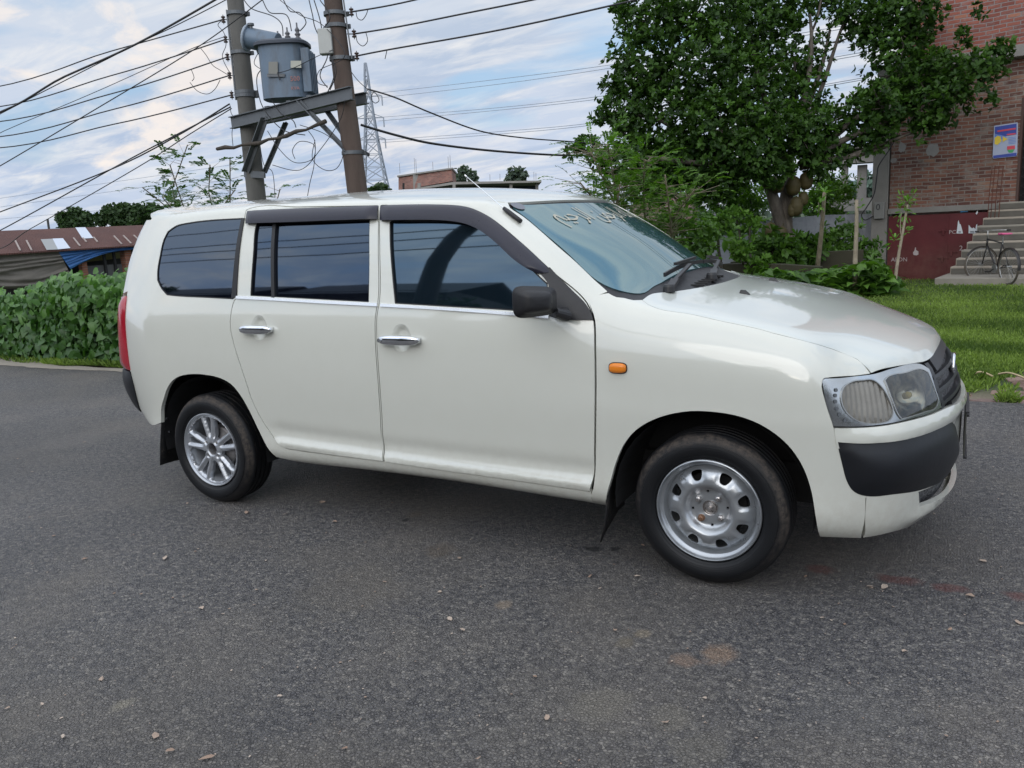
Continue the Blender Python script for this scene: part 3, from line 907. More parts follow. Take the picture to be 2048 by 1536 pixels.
gl_loop = dens([(hdrx(0)+.018, 0)]+[(hdrx(y)+.018, y) for y in (-.15, -.3, -.45, -.54)]+wse2+[(gb(-.655)-.02, -.668), (gb(-.60), -.625)]+[(gb(y), y) for y in (-.5, -.38, -.25, -.12)]+[(gb(0), 0)], .03, 60)
WSO = -.006
ws = wlink('windscreen', sym(patch_mesh([gl_loop], 'top', WSO, .004, .05)), WSG, car, None)
def on_top(x, y, h): p, n = from2(x, y, 'top'); return p+n*h
# sensor disc / sticker at the top corner, calligraphy lettering
STK = simple('grey_sticker', (.16, .17, .20), .5)
mb = MB(); c0 = to2(hitpx(1036, 410), 'top'); vv = [on_top(c0[0]+.030*cos(2*pi*k/24), c0[1]+.030*sin(2*pi*k/24), WSO+.004) for k in range(24)]
mb.add(vv, [tuple(range(24))]); wlink('round_sticker', mb.mesh(), STK, ws)
LET = simple('beige_lettering', (.42, .40, .32), .55)
def text_mesh(txt, size=1.0, res=3):
    cu = bpy.data.curves.new('t', 'FONT'); cu.body = txt; cu.size = size; cu.resolution_u = res; cu.align_x = 'CENTER'; cu.align_y = 'CENTER'
    o = bpy.data.objects.new('t', cu); COL.objects.link(o)
    dg = bpy.context.evaluated_depsgraph_get(); dg.update()
    me = bpy.data.meshes.new_from_object(o.evaluated_get(dg)); bpy.data.objects.remove(o); bpy.data.curves.remove(cu)
    return me
def basmala():
    # presentation forms, visual order left to right:  bismi llahi r-rahmani r-rahim
    words = ['\uFE91\uFEB4\uFEE2', '\uFE8D\uFEDF\uFEE0\uFEEA', '\uFE8D\uFEDF\uFEAE\uFEA3\uFEE4\uFEE6', '\uFE8D\uFEDF\uFEAE\uFEA3\uFEF4\uFEE2']
    return ' '.join(w[::-1] for w in words[::-1])
tm = text_mesh(basmala(), 1.0)
xs = [v.co.x for v in tm.vertices]; ys = [v.co.y for v in tm.vertices]
if xs:
    bm = bmesh.new(); bm.from_mesh(tm)
    bmesh.ops.triangulate(bm, faces=bm.faces)
    for it in range(3):
        le = [e for e in bm.edges if e.calc_length() > (max(xs)-min(xs))*.02]
        if le: bmesh.ops.subdivide_edges(bm, edges=le, cuts=1)
    x0, x1, y0, y1 = min(xs), max(xs), min(ys), max(ys)
    for v in bm.verts:
        u = (v.co.x-x0)/(x1-x0); w = (v.co.y-y0)/(y1-y0)
        y = -.47+.95*u; x = hdrx(y)+.055+.145*(1-w)
        v.co = on_top(x, y, WSO+.003)
    bm.to_mesh(tm); bm.free(); wlink('lettering', tm, LET, ws, False)
# rubber line along header
WP = simple('wiper_black', (.02, .02, .022), .45, 0, .1, 20)
def wiper(piv, tipb, bl0, bl1, name='wiper'):
    mb = MB(); a = on_top(*piv, .015); b = on_top(*tipb, .028)
    mid = a.lerp(b, .25)+V((0, 0, .008))
    mb.beam(a, mid, .032, .016); mb.beam(mid, b, .018, .012)
    mb.lathe([(.0, .03), (.018, .03), (.022, .02), (.024, 0)], on_top(*piv, .0), 'Z', 16)
    w = mb.build('wiper', WP, car, bevel=.003)
    m2 = MB(); p = [on_top(bl0[0]+(bl1[0]-bl0[0])*t, bl0[1]+(bl1[1]-bl0[1])*t, .016) for t in [k/8 for k in range(9)]]
    for q, r in zip(p, p[1:]): m2.beam(q, r+(r-q)*.1, .009, .016)
    m2.beam(p[2]+V((0, 0, .02)), p[6]+V((0, 0, .02)), .014, .012)
    m2.build('wiper_blade', WP, w)
wiper((2.325, -.52), (2.288, -.16), (2.262, -.40), (2.280, .10))
wiper((2.385, -.13), (2.290, .30), (2.282, .08), (2.258, .50))
mb = MB()
for k in range(7):
    y = -.30+.05*k; mb = MB(); mb.box(on_top(2.375+.0*k, y, -.004), (.055, .012, .010), .1); mb.build('cowl_vent_slot', RUB, car)
# crumpled dark glove left on the cowl
# washer jets
for y in (-.31, .25):
    mb = MB(); c = on_top(2.565, y, .0)
    vs = [c+V(p) for p in ((-.022, -.014, -.004), (.020, -.012, -.004), (.020, .012, -.004), (-.022, .014, -.004), (-.016, -.009, .016), (.002, -.007, .014), (.002, .007, .014), (-.016, .009, .016))]
    mb.add(vs, [(0, 1, 5, 4), (1, 2, 6, 5), (2, 3, 7, 6), (3, 0, 4, 7), (4, 5, 6, 7)]); mb.build('washer_jet', WP, car, bevel=.002)
# ================================================================ front end (cylindrical layout about the nose)
def TF(pts): return [to2(hitpx(*p), 'front') for p in pts]
def PF(th, z): return from2(th, z, 'front')
hl = dens(TF([(1645, 762), (1650, 757), (1692, 754.5), (1740, 749), (1787, 736), (1845, 728), (1860, 737), (1873, 777), (1885, 815), (1865, 825), (1803, 842), (1756, 850), (1725, 853), (1668, 853), (1658, 822), (1651.5, 800)]), .012, 40)
l1 = dens(TF([(1683, 795), (1687.5, 776), (1703, 764.5), (1725, 760.5), (1747, 760.5), (1762.5, 773), (1778, 798), (1786, 826), (1781, 838.5), (1769, 844.5), (1725, 844.5), (1706, 835.5), (1690.5, 820)]), .01, 50)
l2 = dens(TF([(1770.5, 761), (1776, 754), (1810, 746), (1843.5, 739), (1856, 745), (1868.5, 776), (1876.5, 801.5), (1872, 814), (1850, 823), (1804, 837), (1797, 829), (1785, 800)]), .01, 50)
def mF(loops, off, depth, grid, offf=None, mode='front'): return patch_mesh(loops, mode, off, depth, grid, offf)
bz = simple('headlight_bezel', (.50, .52, .53), .22, .95, .25, 9, .08, 20)
head = part('headlight', mF([hl, l1, l2], -.003, .03, (.03, .02)), bz)
DEN = NT('frosted_indicator_lens'); _p = DEN.obj()
DEN.pbr(DEN.mix(DEN.noise(_p, 18, 5, .7), (.11, .10, .085, 1), (.25, .235, .20, 1)), .16, .3, Coat_Weight=.6)
part('indicator_lens', mF([inset(l1, -.002)], -.010, 0, (.0032, .012), lambda a, b, p: .0045*abs(sin(a*175+b*22))), DEN.m, head)
REF = NT('headlight_reflector'); _p = REF.obj()
REF.pbr(REF.mix(REF.ramp(REF.noise(_p, 9, 2), [(.4, 0), (.6, 1)]), (.05, .05, .045, 1), (.45, .44, .40, 1)), .14, .85)
lc = (sum(p[0] for p in l2)/len(l2), sum(p[1] for p in l2)/len(l2))
def bowl(a, b, p):
    r = sqrt(((a-lc[0])/.085)**2+((b-lc[1])/.075)**2)
    return -.055*max(0, 1-min(1, r)**2)
part('reflector', mF([inset(l2, -.002)], -.022, .0, (.012, .010), bowl), REF.m, head)
pb, nb_ = PF(*lc); mb = MB(); q = pb-nb_*.05
mb.lathe([(0, .0), (.011, .004), (.013, .02), (.008, .03), (0, .032)], (0, 0, 0), 'Z', 16)
Mq = nb_.to_track_quat('Z', 'Y').to_matrix()
mb.v = [tuple(Mq @ V(v)+q) for v in mb.v]; _m = mb.mesh(); _m.shade_smooth(); part('bulb', _m, simple('bulb_glass', (.75, .62, .25), .15), head)
def m_clear():
    t = NT('clear_lens_cover'); gl = t.n('ShaderNodeBsdfGlossy', ins={'Roughness': .03, 'Color': (.9, .95, 1, 1)}); tr = t.n('ShaderNodeBsdfTransparent', ins={0: (.80, .79, .72, 1)})
    df = t.n('ShaderNodeBsdfDiffuse', ins={0: (.42, .40, .34, 1)})
    f = t.n('ShaderNodeFresnel', ins={0: 1.5})
    hz = t.math('MULTIPLY', t.ramp(t.noise(t.obj(), 14, 5, .7), [(.35, 0), (.8, 1)]), .22)
    m0 = t.n('ShaderNodeMixShader', ins={0: hz, 1: tr.outputs[0], 2: df.outputs[0]})
    m = t.n('ShaderNodeMixShader', ins={0: t.math('MULTIPLY_ADD', f, 1.0, .03), 1: m0.outputs[0], 2: gl.outputs[0]})
    o = t.n('ShaderNodeOutputMaterial'); t.t.links.new(m.outputs[0], o.inputs[0]); return t.m
part('lens_cover', mF([inset(l2, -.001)], .000, .0, (.02, .02)), m_clear(), head)
for L in (l1, l2): part('lens_rim', mF([inset(L, -.0028), inset(L, .0005)], .001, .004, .5), simple('lens_rim_grey', (.35, .36, .36), .25, .6), head)
# dotted plate on the bezel's outer end
mb = MB()
for x, y in ((1672.5, 780), (1671, 791), (1671, 803), (1673.5, 817), (1679, 829), (1690, 841)):
    p, n = PF(*TF([(x, y)])[0]); M3 = n.to_track_quat('Z', 'Y').to_matrix()
    mb.add([M3 @ V((.0055*cos(2*pi*k/14), .0065*sin(2*pi*k/14), .0005))+p for k in range(14)], [tuple(range(14))])
part('bezel_dot', mb.mesh(), simple('bezel_dark', (.10, .11, .12), .4), head)
# inner dark bulkhead behind all front openings
bulk = [(0, .30), (.35, .30), (.60, .30), (.80, .33), (.90, .45), (.95, .6), (.93, .72), (.70, .74), (.4, .74), (0, .74)]
wlink('nose_bulkhead', sym(mF([bulk], -.10, 0, (.1, .06))), DARK, car, None)
# bumper (white) with openings
blk_px = [(1672, 881), (1715, 883), (1756, 882), (1800, 877), (1844, 866), (1881, 851), (1900, 842), (1907, 846), (1912, 858), (1914, 886), (1908, 922), (1899, 944), (1881, 964), (1860, 974), (1837, 981.5), (1787, 989), (1731, 992.5), (1708, 984), (1695, 967), (1683, 926)]
blk = dens(TF(blk_px), .015, 50)
ba = [TF([(x, y)])[0] for x, y in ((1668.5, 857), (1725, 855.5), (1756, 853), (1803, 845), (1865, 828), (1886, 818.5), (1900, 812))]
gz0 = .603
top_line = ba+[(.25, gz0+.004), (.12, gz0), (0, gz0)]
bot_line = [TF([(x, y)])[0] for x, y in ((1726.5, 1075), (1775, 1066), (1834, 1047))]
zb0 = .232
bot_line = bot_line+[(.42, .236), (.25, zb0), (.1, zb0), (0, zb0)]
side_l = [TF([(x, y)])[0] for x, y in ((1730.5, 996), (1728, 1040))]
intake = [(.0, .372), (.15, .370), (.30, .362), (.42, .352), TF([(1837, 984)])[0], TF([(1839, 1013)])[0], (.46, .285), (.30, .272), (.15, .268), (0, .268)]
print('front', ba, bot_line, side_l, intake)
nf = blk
# bumper loop runs: top line, centre down to intake top, intake edge, centre down, bottom, up side seam, then round the black block's outer edge
bump_loop = dens([ba[0]]+top_line[1:]+[(0, .372)]+intake[1:-1]+[(0, .268)]+[(0, zb0)]+bot_line[::-1][1:]+[(a-.004, b) for a, b in side_l[::-1]]+[TF([p])[0] for p in ((1708, 986), (1694, 969), (1682, 928), (1671, 882))], .02, 38)
def bofs(a, b, p):                                        # rolled lip along the top of the bumper
    return .016*exp(-((b-.585)/.028)**2)*(1-smoothstep(.80, .95, a))*1.0 + .010*exp(-((b-.262)/.018)**2)*(a < .6)
bump = wlink('front_bumper', sym(patch_mesh([bump_loop, inset(blk, .004)], 'front', 0, .02, (.04, .02), bofs)), PAINT, car, None)
def bbul(a, b, p):
    d = mind((a, b), blk)
    return .024*(1-exp(-(d/.045)**1.5)) + .012*smoothstep(.52, .56, b)*(1-smoothstep(.56, .60, b))*0
part('bumper_insert', patch_mesh([inset(blk, .001)], 'front', .001, .02, (.022, .015), bbul), BLKM)
seam_dark = simple('seam', (.01, .01, .01), .8)
MESH = NT('grille_mesh_plastic'); _p = MESH.obj()
_m = MESH.voro(MESH.mapv(_p, (1, 1, 1)), 75, 'DISTANCE_TO_EDGE')
MESH.pbr(MESH.mix(MESH.ramp(_m, [(.10, 1), (.16, 0)]), (.003, .003, .004, 1), (.075, .075, .082, 1)), .4, 0, Normal=MESH.bump(_m, .8, .006))
part('intake_mesh', patch_mesh([dens([(0, .375), (.3, .372), (.46, .36), (.60, .36), (.62, .28), (.5, .268), (.3, .262), (0, .262)], .05)], 'front', -.03, 0, (.04, .03)), MESH.m)
# grille
gl_ = [TF([(x, y)])[0] for x, y in ((1886, 818), (1873, 778), (1860, 738), (1851, 726), (1864, 714), (1871, 705))]
gz1 = .800
gril = dens([(0, gz0+.002), (.12, gz0+.002), (.25, gz0+.006)]+[TF([(1900, 811)])[0]]+gl_+[(.17, .797), (.08, gz1), (0, gz1)], .015, 45)
GR = simple('grille_black', (.018, .019, .022), .38, 0, .1, 10)
gme = wlink('grille', sym(patch_mesh([gril], 'front', -.022, .0, (.02, .012))), MESH.m, car, None)
ring_g = [gril, inset(gril, .020)]
go = inset(gril, .001)
# frame: upper band and bars
def gband(z0f, z1f, off, name, a1f):
    n = 26; up = []; lo = []
    for k in range(n+1):
        a = a1f*k/n; up.append((a, z1f(a))); lo.append((a, z0f(a)))
    me = patch_mesh([up+lo[::-1]], 'front', off, .02, (.02, .02)); wlink(name, sym(me), GR, gme, None)
gband(lambda a: .772-.25*a*a, lambda a: .799-.12*a*a, -.004, 'grille_top_band', .355)
gmax = lambda z: interp(sorted([(b, a) for a, b in gl_[:4]]), z)-.006
for zc in (.735, .690, .645): gband(lambda a, zc=zc: zc-.006-.05*a*a, lambda a, zc=zc: zc+.006-.05*a*a, -.002, 'grille_bar', gmax(zc))
gband(lambda a: gz0+.004, lambda a: gz0+.022, -.004, 'grille_bar', .30)
sv = [(a, b) for a, b in gl_[:4]]
me = patch_mesh([dens(sv, .02, 60, closed=False)+[(a-.035, b) for a, b in dens(sv, .02, 60, closed=False)[::-1]]], 'front', -.004, .02, (.02, .02))
m2 = mirror_mesh(me); wlink('grille_side_frame', join_meshes([me, m2]), GR, gme, None)
# emblem: three overlapping ovals in chrome, on the centre line
mb = MB(); ec = PF(0, .700)[0]; ex = ec.x-.010
def oval(rx, rz, cz=0, r=.006):
    mb.tube([(ex-.03*(rx*cos(t))**2/.01*.1, rx*cos(t), ec.z+cz+rz*sin(t)) for t in [2*pi*k/40 for k in range(40)]], r, 8, closed=True)
oval(.070, .047, r=.0065); oval(.022, .044, 0); oval(.050, .017, .024)
me = mb.mesh(); me.shade_smooth(); wlink('emblem', me, CHR, gme)
mb = MB(); mb.lathe([(.0, -.012), (.078, -.012), (.074, .0), (0, .0)], (0, 0, 0), 'X', 36); mb.v = [(v[0]+ex, v[1], v[2]*.68+ec.z) for v in mb.v]; wlink('emblem_base', mb.mesh(), GR, gme)
# number plate on the nose centre
mb = MB(); px_ = PF(0, .50)[0].x+.012; mb.box((px_, 0, .470), (.006, .34, .17)); pl = mb.build('number_plate', simple('plate_dark', (.05, .05, .045), .4), car, bevel=.003)
mb = MB(); mb.box((px_+.004, 0, .558), (.012, .36, .006)); mb.box((px_+.004, 0, .382), (.012, .36, .006))
for y in (-.1, .1): mb.lathe([(0, .012), (.006, .012), (.008, .004)], (px_, y, .53), 'X', 10)
mb.build('plate_frame', BLK, pl)
# ================================================================ rear end
tl = dens([(hth(1.07)+.012, 1.062), (hth(1.0)+.012, 1.03), (hth(.9)+.012, .9), (hth(.75)+.012, .76), (hth(.67)+.012, .668), (.78, .668), (.79, .8), (.81, .95), (.83, 1.055)], .03, 40)
part('tail_light', patch_mesh([tl], 'rear', .004, .02, (.03, .03), lambda a, b, p: .018*(1-exp(-mind((a, b), tl)/.03))), RED)
rb = dens([(0, .425), (0, .660)]+[(.4, .660), (.7, .660), (hth(.66)+.012, .660), (hth(.66)+.02, .58), (hth(.66)-.01, .48), (hth(.66)-.05, .425), (.5, .425)], .03, 40)
part('rear_bumper', patch_mesh([rb], 'rear', .006, .02, (.05, .03), lambda a, b, p: .014*(1-exp(-mind((a, b), rb)/.03))), BLKM)
rb2 = dens([(0, .34), (0, .42), (.5, .42), (hth(.66)-.06, .42), (hth(.66)-.04, .40), (.6, .36)], .03, 40)
part('rear_valance', patch_mesh([rb2], 'rear', 0, .02, (.05, .03)), PAINT)
rw = dens([(0, 1.08), (0, 1.38), (.3, 1.38), (.55, 1.36), (.66, 1.26), (.72, 1.12), (.70, 1.08)], .03, 50)
part('rear_window', patch_mesh([rw], 'rear', .001, .004, (.05, .05)), TINT)
# ================================================================ underside
mb = MB()
mb.bbox((.42, -.735, .27), (2.15, .735, .33)); mb.bbox((-.55, -.50, .33), (.42, .50, .42)); mb.bbox((2.15, -.50, .25), (3.05, .50, .40)); mb.bbox((-.75, -.55, .36), (-.40, .55, .40))
mb.bbox((-.06, -.62, .24), (.06, .62, .31)); mb.bbox((2.5, -.62, .20), (2.6, .62, .26)); mb.bbox((2.95, -.62, .24), (3.12, .62, .30))
mb.tube([(2.3, .15, .22), (1.2, .2, .2), (.3, .3, .22), (-.5, .35, .26)], .03, 10)
mb.build('floor_pan', DARK, car)
for cx_ in (0.0, 2.55):
    for s in (-1, 1):
        mb = MB(); n = 20; r = .352 if cx_ > 1 else .362
        vs = []
        for k in range(n+1):
            a = -.15+(pi+.3)*k/n
            for y in (.795, .46): vs.append((cx_+r*cos(a)*1.02, s*y, .30+r*sin(a)))
        mb.add(vs, [(2*k, 2*k+1, 2*k+3, 2*k+2) for k in range(n)])
        mb.add([(cx_+r*1.02*cos(-.15+(pi+.3)*k/n), s*.46, .30+r*sin(-.15+(pi+.3)*k/n)) for k in range(n+1)], [tuple(range(n+1))])
        mb.build('wheel_arch_liner', DARK, car)
# mud flaps
def flap(pts, x_off, mat=None, lean=0):
    mb = MB(); vs = [on_y(px, py, yy) for px, py, yy in pts]
    return vs
FLAP = NT('rubber_mud_flap'); _p = FLAP.obj()
FLAP.pbr(FLAP.mix(FLAP.ramp(FLAP.noise(_p, 40, 8, .7), [(.55, 0), (.75, 1)]), (.012, .012, .013, 1), (.10, .085, .065, 1)), .7, 0, Normal=FLAP.bump(FLAP.noise(_p, 12, 4), .5, .02))
for s in (-1, 1):
    mb = MB(); pr = [(-.31, .60), (-.335, .52), (-.36, .40), (-.385, .28), (-.40, .165)]; w0, w1 = .822, .62
    vs = []
    for k, (x, z) in enumerate(pr):
        for j in range(5):
            t = j/4; vs.append((x-.015*sin(pi*t)+.01*sin(k+3*t), s*(w0-(w0-w1)*t), z-(.012*t if k == 4 else 0)))
    fs = [(k*5+j, k*5+j+1, (k+1)*5+j+1, (k+1)*5+j) for k in range(4) for j in range(4)]
    mb.add(vs, fs); o = mb.build('mud_flap', FLAP.m, car, smooth=True); mo = o.modifiers.new('s', 'SOLIDIFY'); mo.thickness = .005
    b = MB()
    for x, z, yy in ((-.333, .50, .80), (-.352, .42, .79), (-.372, .34, .77)): b.lathe([(0, .008), (.006, .006), (.007, 0)], (x+.004, s*yy, z), 'X', 10)
    b.build('bolt', SILV, o)
    mb = MB(); pr = [(2.225, .62), (2.200, .52), (2.175, .42), (2.17, .32), (2.165, .24), (2.15, .17), (2.13, .10)]; vs = []
    for k, (x, z) in enumerate(pr):
        for j in range(5):
            t = j/4; zz = z+(.10*t if k == 6 else 0)+(.035*t if k == 5 else 0)
            vs.append((x+.02*sin(2.6*t+k)*t, s*(.822-.17*t-(.0 if k < 5 else .01*(k-4))), zz))
    mb.add(vs, [(k*5+j, k*5+j+1, (k+1)*5+j+1, (k+1)*5+j) for k in range(6) for j in range(4)])
    o = mb.build('mud_flap', FLAP.m, car, smooth=True); mo = o.modifiers.new('s', 'SOLIDIFY'); mo.thickness = .005
# ================================================================ wheels
def m_tyre():
    t = NT('tyre_rubber'); p = t.obj(); s = t.n('ShaderNodeSeparateXYZ', ins={0: p}); 
    r = t.math('SQRT', t.math('ADD', t.math('POWER', s.outputs[0], 2.0), t.math('POWER', s.outputs[2], 2.0)))
    ang = t.math('ARCTAN2', s.outputs[2], s.outputs[0])
    nz = t.noise(p, 9, 6, .7)
    band = t.ramp(t.math('ADD', r, t.math('MULTIPLY_ADD', nz, .03, -.015)), [(.247, 0), (.262, 1), (.274, 1), (.282, 0)])
    up = t.ramp(t.math('MULTIPLY_ADD', t.math('SINE', t.math('ADD', ang, .3)), .5, .5), [(.25, .15), (.75, 1)])
    msk = t.math('MULTIPLY', t.math('MULTIPLY', band, up), t.ramp(t.noise(p, 45, 6, .75), [(.38, .1), (.62, 1)]))
    c = t.mix(t.math('MULTIPLY', nz, .5), (.005, .0055, .007, 1), (.010, .011, .013, 1))
    c = t.mix(t.math('MULTIPLY', msk, .60), c, (.13, .105, .085, 1))
    rr = t.math('MULTIPLY_ADD', msk, .3, .52)
    # fine rings moulded in the wall
    w = t.math('SINE', t.math('MULTIPLY', r, 900.0))
    bmp = t.bump(t.math('ADD', t.math('MULTIPLY', w, .12), t.math('MULTIPLY', t.noise(p, 60, 5), .7)), .25, .004)
    return t.pbr(c, rr, 0, Normal=bmp, Specular_IOR_Level=.35)
TYRE = m_tyre()
STEEL = simple('silver_wheel_paint', (.42, .44, .46), .30, .75, .10, 25, .03, 60)
ALLOY = simple('silver_alloy', (.46, .48, .51), .32, .65, .08, 25, .02, 60)
DRUM = simple('brake_drum', (.26, .25, .25), .55, .5, .3, 20)
NUT = simple('wheel_nut', (.45, .43, .42), .28, .9, .3, 60)
RUST = simple('rusty_stud', (.22, .12, .07), .5, .5, .4, 60)
def polar_cdt(outer, inner, holes, hf, depth, grid, cx=0, cz=0):
    def circ(r, n): return [(r*cos(2*pi*k/n+.001), r*sin(2*pi*k/n+.001)) for k in range(n)]
    loops = [circ(outer, 120)]+([circ(inner, 48)] if inner else [])+holes
    ov, faces = cdt(loops, grid)
    vs = [V((v.x, -hf(v.x, v.y), v.y)) for v in ov]
    out = []
    for f in faces:
        n = (vs[f[1]]-vs[f[0]]).cross(vs[f[2]]-vs[f[0]]); out.append(f if n.y < 0 else f[::-1])
    cnt = set()
    for f in out:
        for a, b in ((f[0], f[1]), (f[1], f[2]), (f[2], f[0])): cnt.add((a, b))
    be = [(a, b) for a, b in cnt if (b, a) not in cnt]
    mb = MB(); mb.add(vs, out)
    # skirt with rounded edge
    mpd = {}
    for a, b in be:
        for i in (a, b):
            if i not in mpd: mpd[i] = len(mb.v); mb.v.append((vs[i].x, vs[i].y+depth, vs[i].z))
    for a, b in be: mb.f.append((b, a, mpd[a], mpd[b])); mb.mi.append(0)
    me = mb.mesh(); me.shade_smooth()
    bm = bmesh.new(); bm.from_mesh(me)
    for e in bm.edges:
        if len(e.link_faces) == 2 and e.calc_face_angle(0) > radians(42): e.smooth = False
    bm.to_mesh(me); bm.free()
    return me
def polyring(pts): return [(r*cos(radians(a)), r*sin(radians(a))) for r, a in pts]
def tyre(parent, side):
    mb = MB(); prof = [(.190, .028), (.1935, .020), (.200, .012), (.212, .004), (.228, -.001), (.243, -.001), (.256, .004), (.266, .012), (.274, .023), (.280, .034)]
    # tread with grooves
    for g in (.050, .080, .110, .140):
        prof += [(.2845, g-.006), (.2848, g-.0045), (.278, g-.004), (.278, g+.004), (.2848, g+.0045)]
    prof += [(.2835, .155), (.280, .162), (.270, .172), (.250, .182), (.22, .186), (.195, .175), (.188, .165)]
    mb.lathe([(r, y) for r, y in prof], (0, 0, 0), 'Y', 96)
    o = mb.build('tyre', TYRE, parent, auto=50); return o
def make_wheel(x, y, kind, s):
    w = empty('wheel'); w.parent = car; w.location = (x-1.27, -y, .286)
    if s > 0: w.location = (x-1.27, y, .286); w.rotation_euler = (0, 0, pi)
    def wl(name, mb_or_me, mat, par=None, auto=40):
        if isinstance(mb_or_me, MB):
            me = mb_or_me.mesh(); me.shade_smooth(); bm = bmesh.new(); bm.from_mesh(me)
            for e in bm.edges:
                if len(e.link_faces) == 2 and e.calc_face_angle(0) > radians(auto): e.smooth = False
            bm.to_mesh(me); bm.free()
        else: me = mb_or_me
        me.materials.append(mat); o = bpy.data.objects.new(name, me); COL.objects.link(o); o.parent = par or w; return o
    t = MB(); prof = [(.1885, .030), (.1925, .020), (.199, .011), (.203, .0095), (.204, .0075), (.212, .003), (.228, -.001), (.243, -.001), (.247, .0005), (.248, .0035), (.256, .006), (.266, .013), (.274, .023), (.2795, .032), (.2820, .036)]
    for g in (.050, .080, .110, .140): prof += [(.2846, g-.0065), (.2848, g-.0045), (.277, g-.004), (.277, g+.004), (.2848, g+.0045), (.2846, g+.0065)]
    prof += [(.2835, .155), (.280, .162), (.270, .172), (.250, .182), (.22, .186), (.195, .175), (.188, .165)]
    t.lathe(prof, (0, 0, 0), 'Y', 112); wl('tyre', t, TYRE, auto=35)
    if kind == 'steel':
        r = MB(); r.lathe([(.186, .034), (.1905, .026), (.1915, .016), (.190, .0105), (.1865, .0095), (.1845, .012), (.183, .020), (.178, .027), (.172, .030), (.1685, .034), (.166, .046), (.160, .055), (.158, .075), (.158, .16), (.186, .165)], (0, 0, 0), 'Y', 96)
        wl('rim', r, STEEL, auto=60)
        HT = [(0, -.050), (.03, -.050), (.032, -.049), (.060, -.048), (.072, -.044), (.082, -.028), (.092, -.018), (.100, -.0165), (.112, -.019), (.126, -.026), (.140, -.034), (.150, -.042), (.158, -.052), (.163, -.056)]
        def hf(a, b):
            rr = sqrt(a*a+b*b); h = interp(HT, rr); th = atan2(b, a)
            k = abs(((th-radians(64))/radians(45)+.5) % 1-.5)   # 0 at window centre
            h += .006*smoothstep(.22, .36, k)*exp(-((rr-.132)/.022)**2) - .004*exp(-(k/.2)**2)*exp(-((rr-.12)/.012)**2)
            for q in range(4):
                ax = .051*cos(radians(52+90*q)); ay = .051*sin(radians(52+90*q)); d = sqrt((a-ax)**2+(b-ay)**2)
                h += .006*exp(-(d/.014)**2)
            return h
        holes = []
        for q in range(8):
            a = 64+45*q
            pr = polyring([(.114, a-4.5), (.114, a+4.5), (.117, a+6.0), (.138, a+8.6), (.1455, a+8.0), (.148, a+5.5), (.148, a-5.5), (.1455, a-8.0), (.138, a-8.6), (.117, a-6.0)])
            holes.append(dens(pr, .004, 70))
        for q in range(4):
            a = 97+90*q; c = (.064*cos(radians(a)), .064*sin(radians(a))); holes.append([(c[0]+.0045*sx, c[1]+.0045*sy) for sx, sy in ((-1, -1), (1, -1), (1, 1), (-1, 1))])
        disc = wl('wheel_disc', polar_cdt(.163, .0265, holes, hf, .006, .006), STEEL)
        h = MB(); h.lathe([(.0, .028), (.006, .028), (.0065, .030), (.0085, .030), (.0085, .040), (.0125, .040), (.0125, .050), (.020, .052), (.020, .060), (.0262, .060), (.0262, .048), (.0285, .047), (.0285, .09)], (0, 0, 0), 'Y', 28); wl('hub', h, NUT, disc)
        for q in range(4):
            n = MB(); a = radians(52+90*q); c = V((.051*cos(a), .046, .051*sin(a)))
            n.lathe([(.0, -.022), (.006, -.022), (.007, -.016), (.0105, -.014), (.0115, -.004), (.0135, -.002), (.0135, .01)], c, 'Y', 6 if q != 2 else 12); wl('wheel_nut', n, RUST if q == 2 else NUT, disc)
        v = MB(); va = radians(131); v.tube([V((.150*cos(va), .040, .150*sin(va))), V((.148*cos(va), .022, .148*sin(va))), V((.145*cos(va), .012, .145*sin(va)))], [.005, .004, .0045], 8); wl('valve', v, SILV)
        d = MB(); d.lathe([(.0, .085), (.125, .085), (.125, .10), (.10, .10), (.10, .13), (0, .13)], (0, 0, 0), 'Y', 32); wl('brake_disc', d, DARK)
    else:
        r = MB(); r.lathe([(.186, .034), (.1905, .026), (.1915, .016), (.190, .0085), (.1865, .0075), (.183, .012), (.181, .016), (.178, .016), (.176, .022), (.172, .026), (.169, .040), (.164, .050), (.160, .075), (.158, .16), (.186, .165)], (0, 0, 0), 'Y', 96)
        wl('rim', r, ALLOY, auto=60)
        holes = []
        for q in range(5):
            a = 93+72*q; b = a+36
            holes.append(dens(polyring([(.060, b), (.066, b-9), (.085, b-13), (.120, b-16.5), (.158, b-19), (.166, b-17), (.169, b), (.166, b+17), (.158, b+19), (.120, b+16.5), (.085, b+13), (.066, b+9)]), .005, 70))
            holes.append(dens(polyring([(.078, a), (.086, a-2.2), (.12, a-4.2), (.158, a-5.2), (.164, a-3), (.164, a+3), (.158, a+5.2), (.12, a+4.2), (.086, a+2.2)]), .004, 70))
        HT = [(0, -.030), (.028, -.030), (.034, -.018), (.045, -.017), (.06, -.019), (.08, -.018), (.12, -.016), (.16, -.016), (.174, -.017), (.180, -.022)]
        def hf(a, b):
            rr = sqrt(a*a+b*b); th = atan2(b, a); h = interp(HT, rr)
            k = abs((degrees_(th)-93+36) % 72-36)       # degrees from pair centre
            dsp = (k-(5.0+7.5*(rr > .06)))*radians(1)*rr      # metres from the spoke's middle line
            if rr > .055: h -= .012*min(1, abs(dsp)/.012)**2*smoothstep(.055, .08, rr)*(1-smoothstep(.165, .175, rr))
            if 30 < k and rr < .075: h -= .010*smoothstep(.035, .06, rr)
            for q in range(4):
                ax = .050*cos(radians(48+90*q)); ay = .050*sin(radians(48+90*q)); d = sqrt((a-ax)**2+(b-ay)**2); h -= .012*exp(-(d/.0105)**4)
            return h
        disc = wl('wheel_disc', polar_cdt(.180, .0275, holes, hf, .020, .0055), ALLOY)
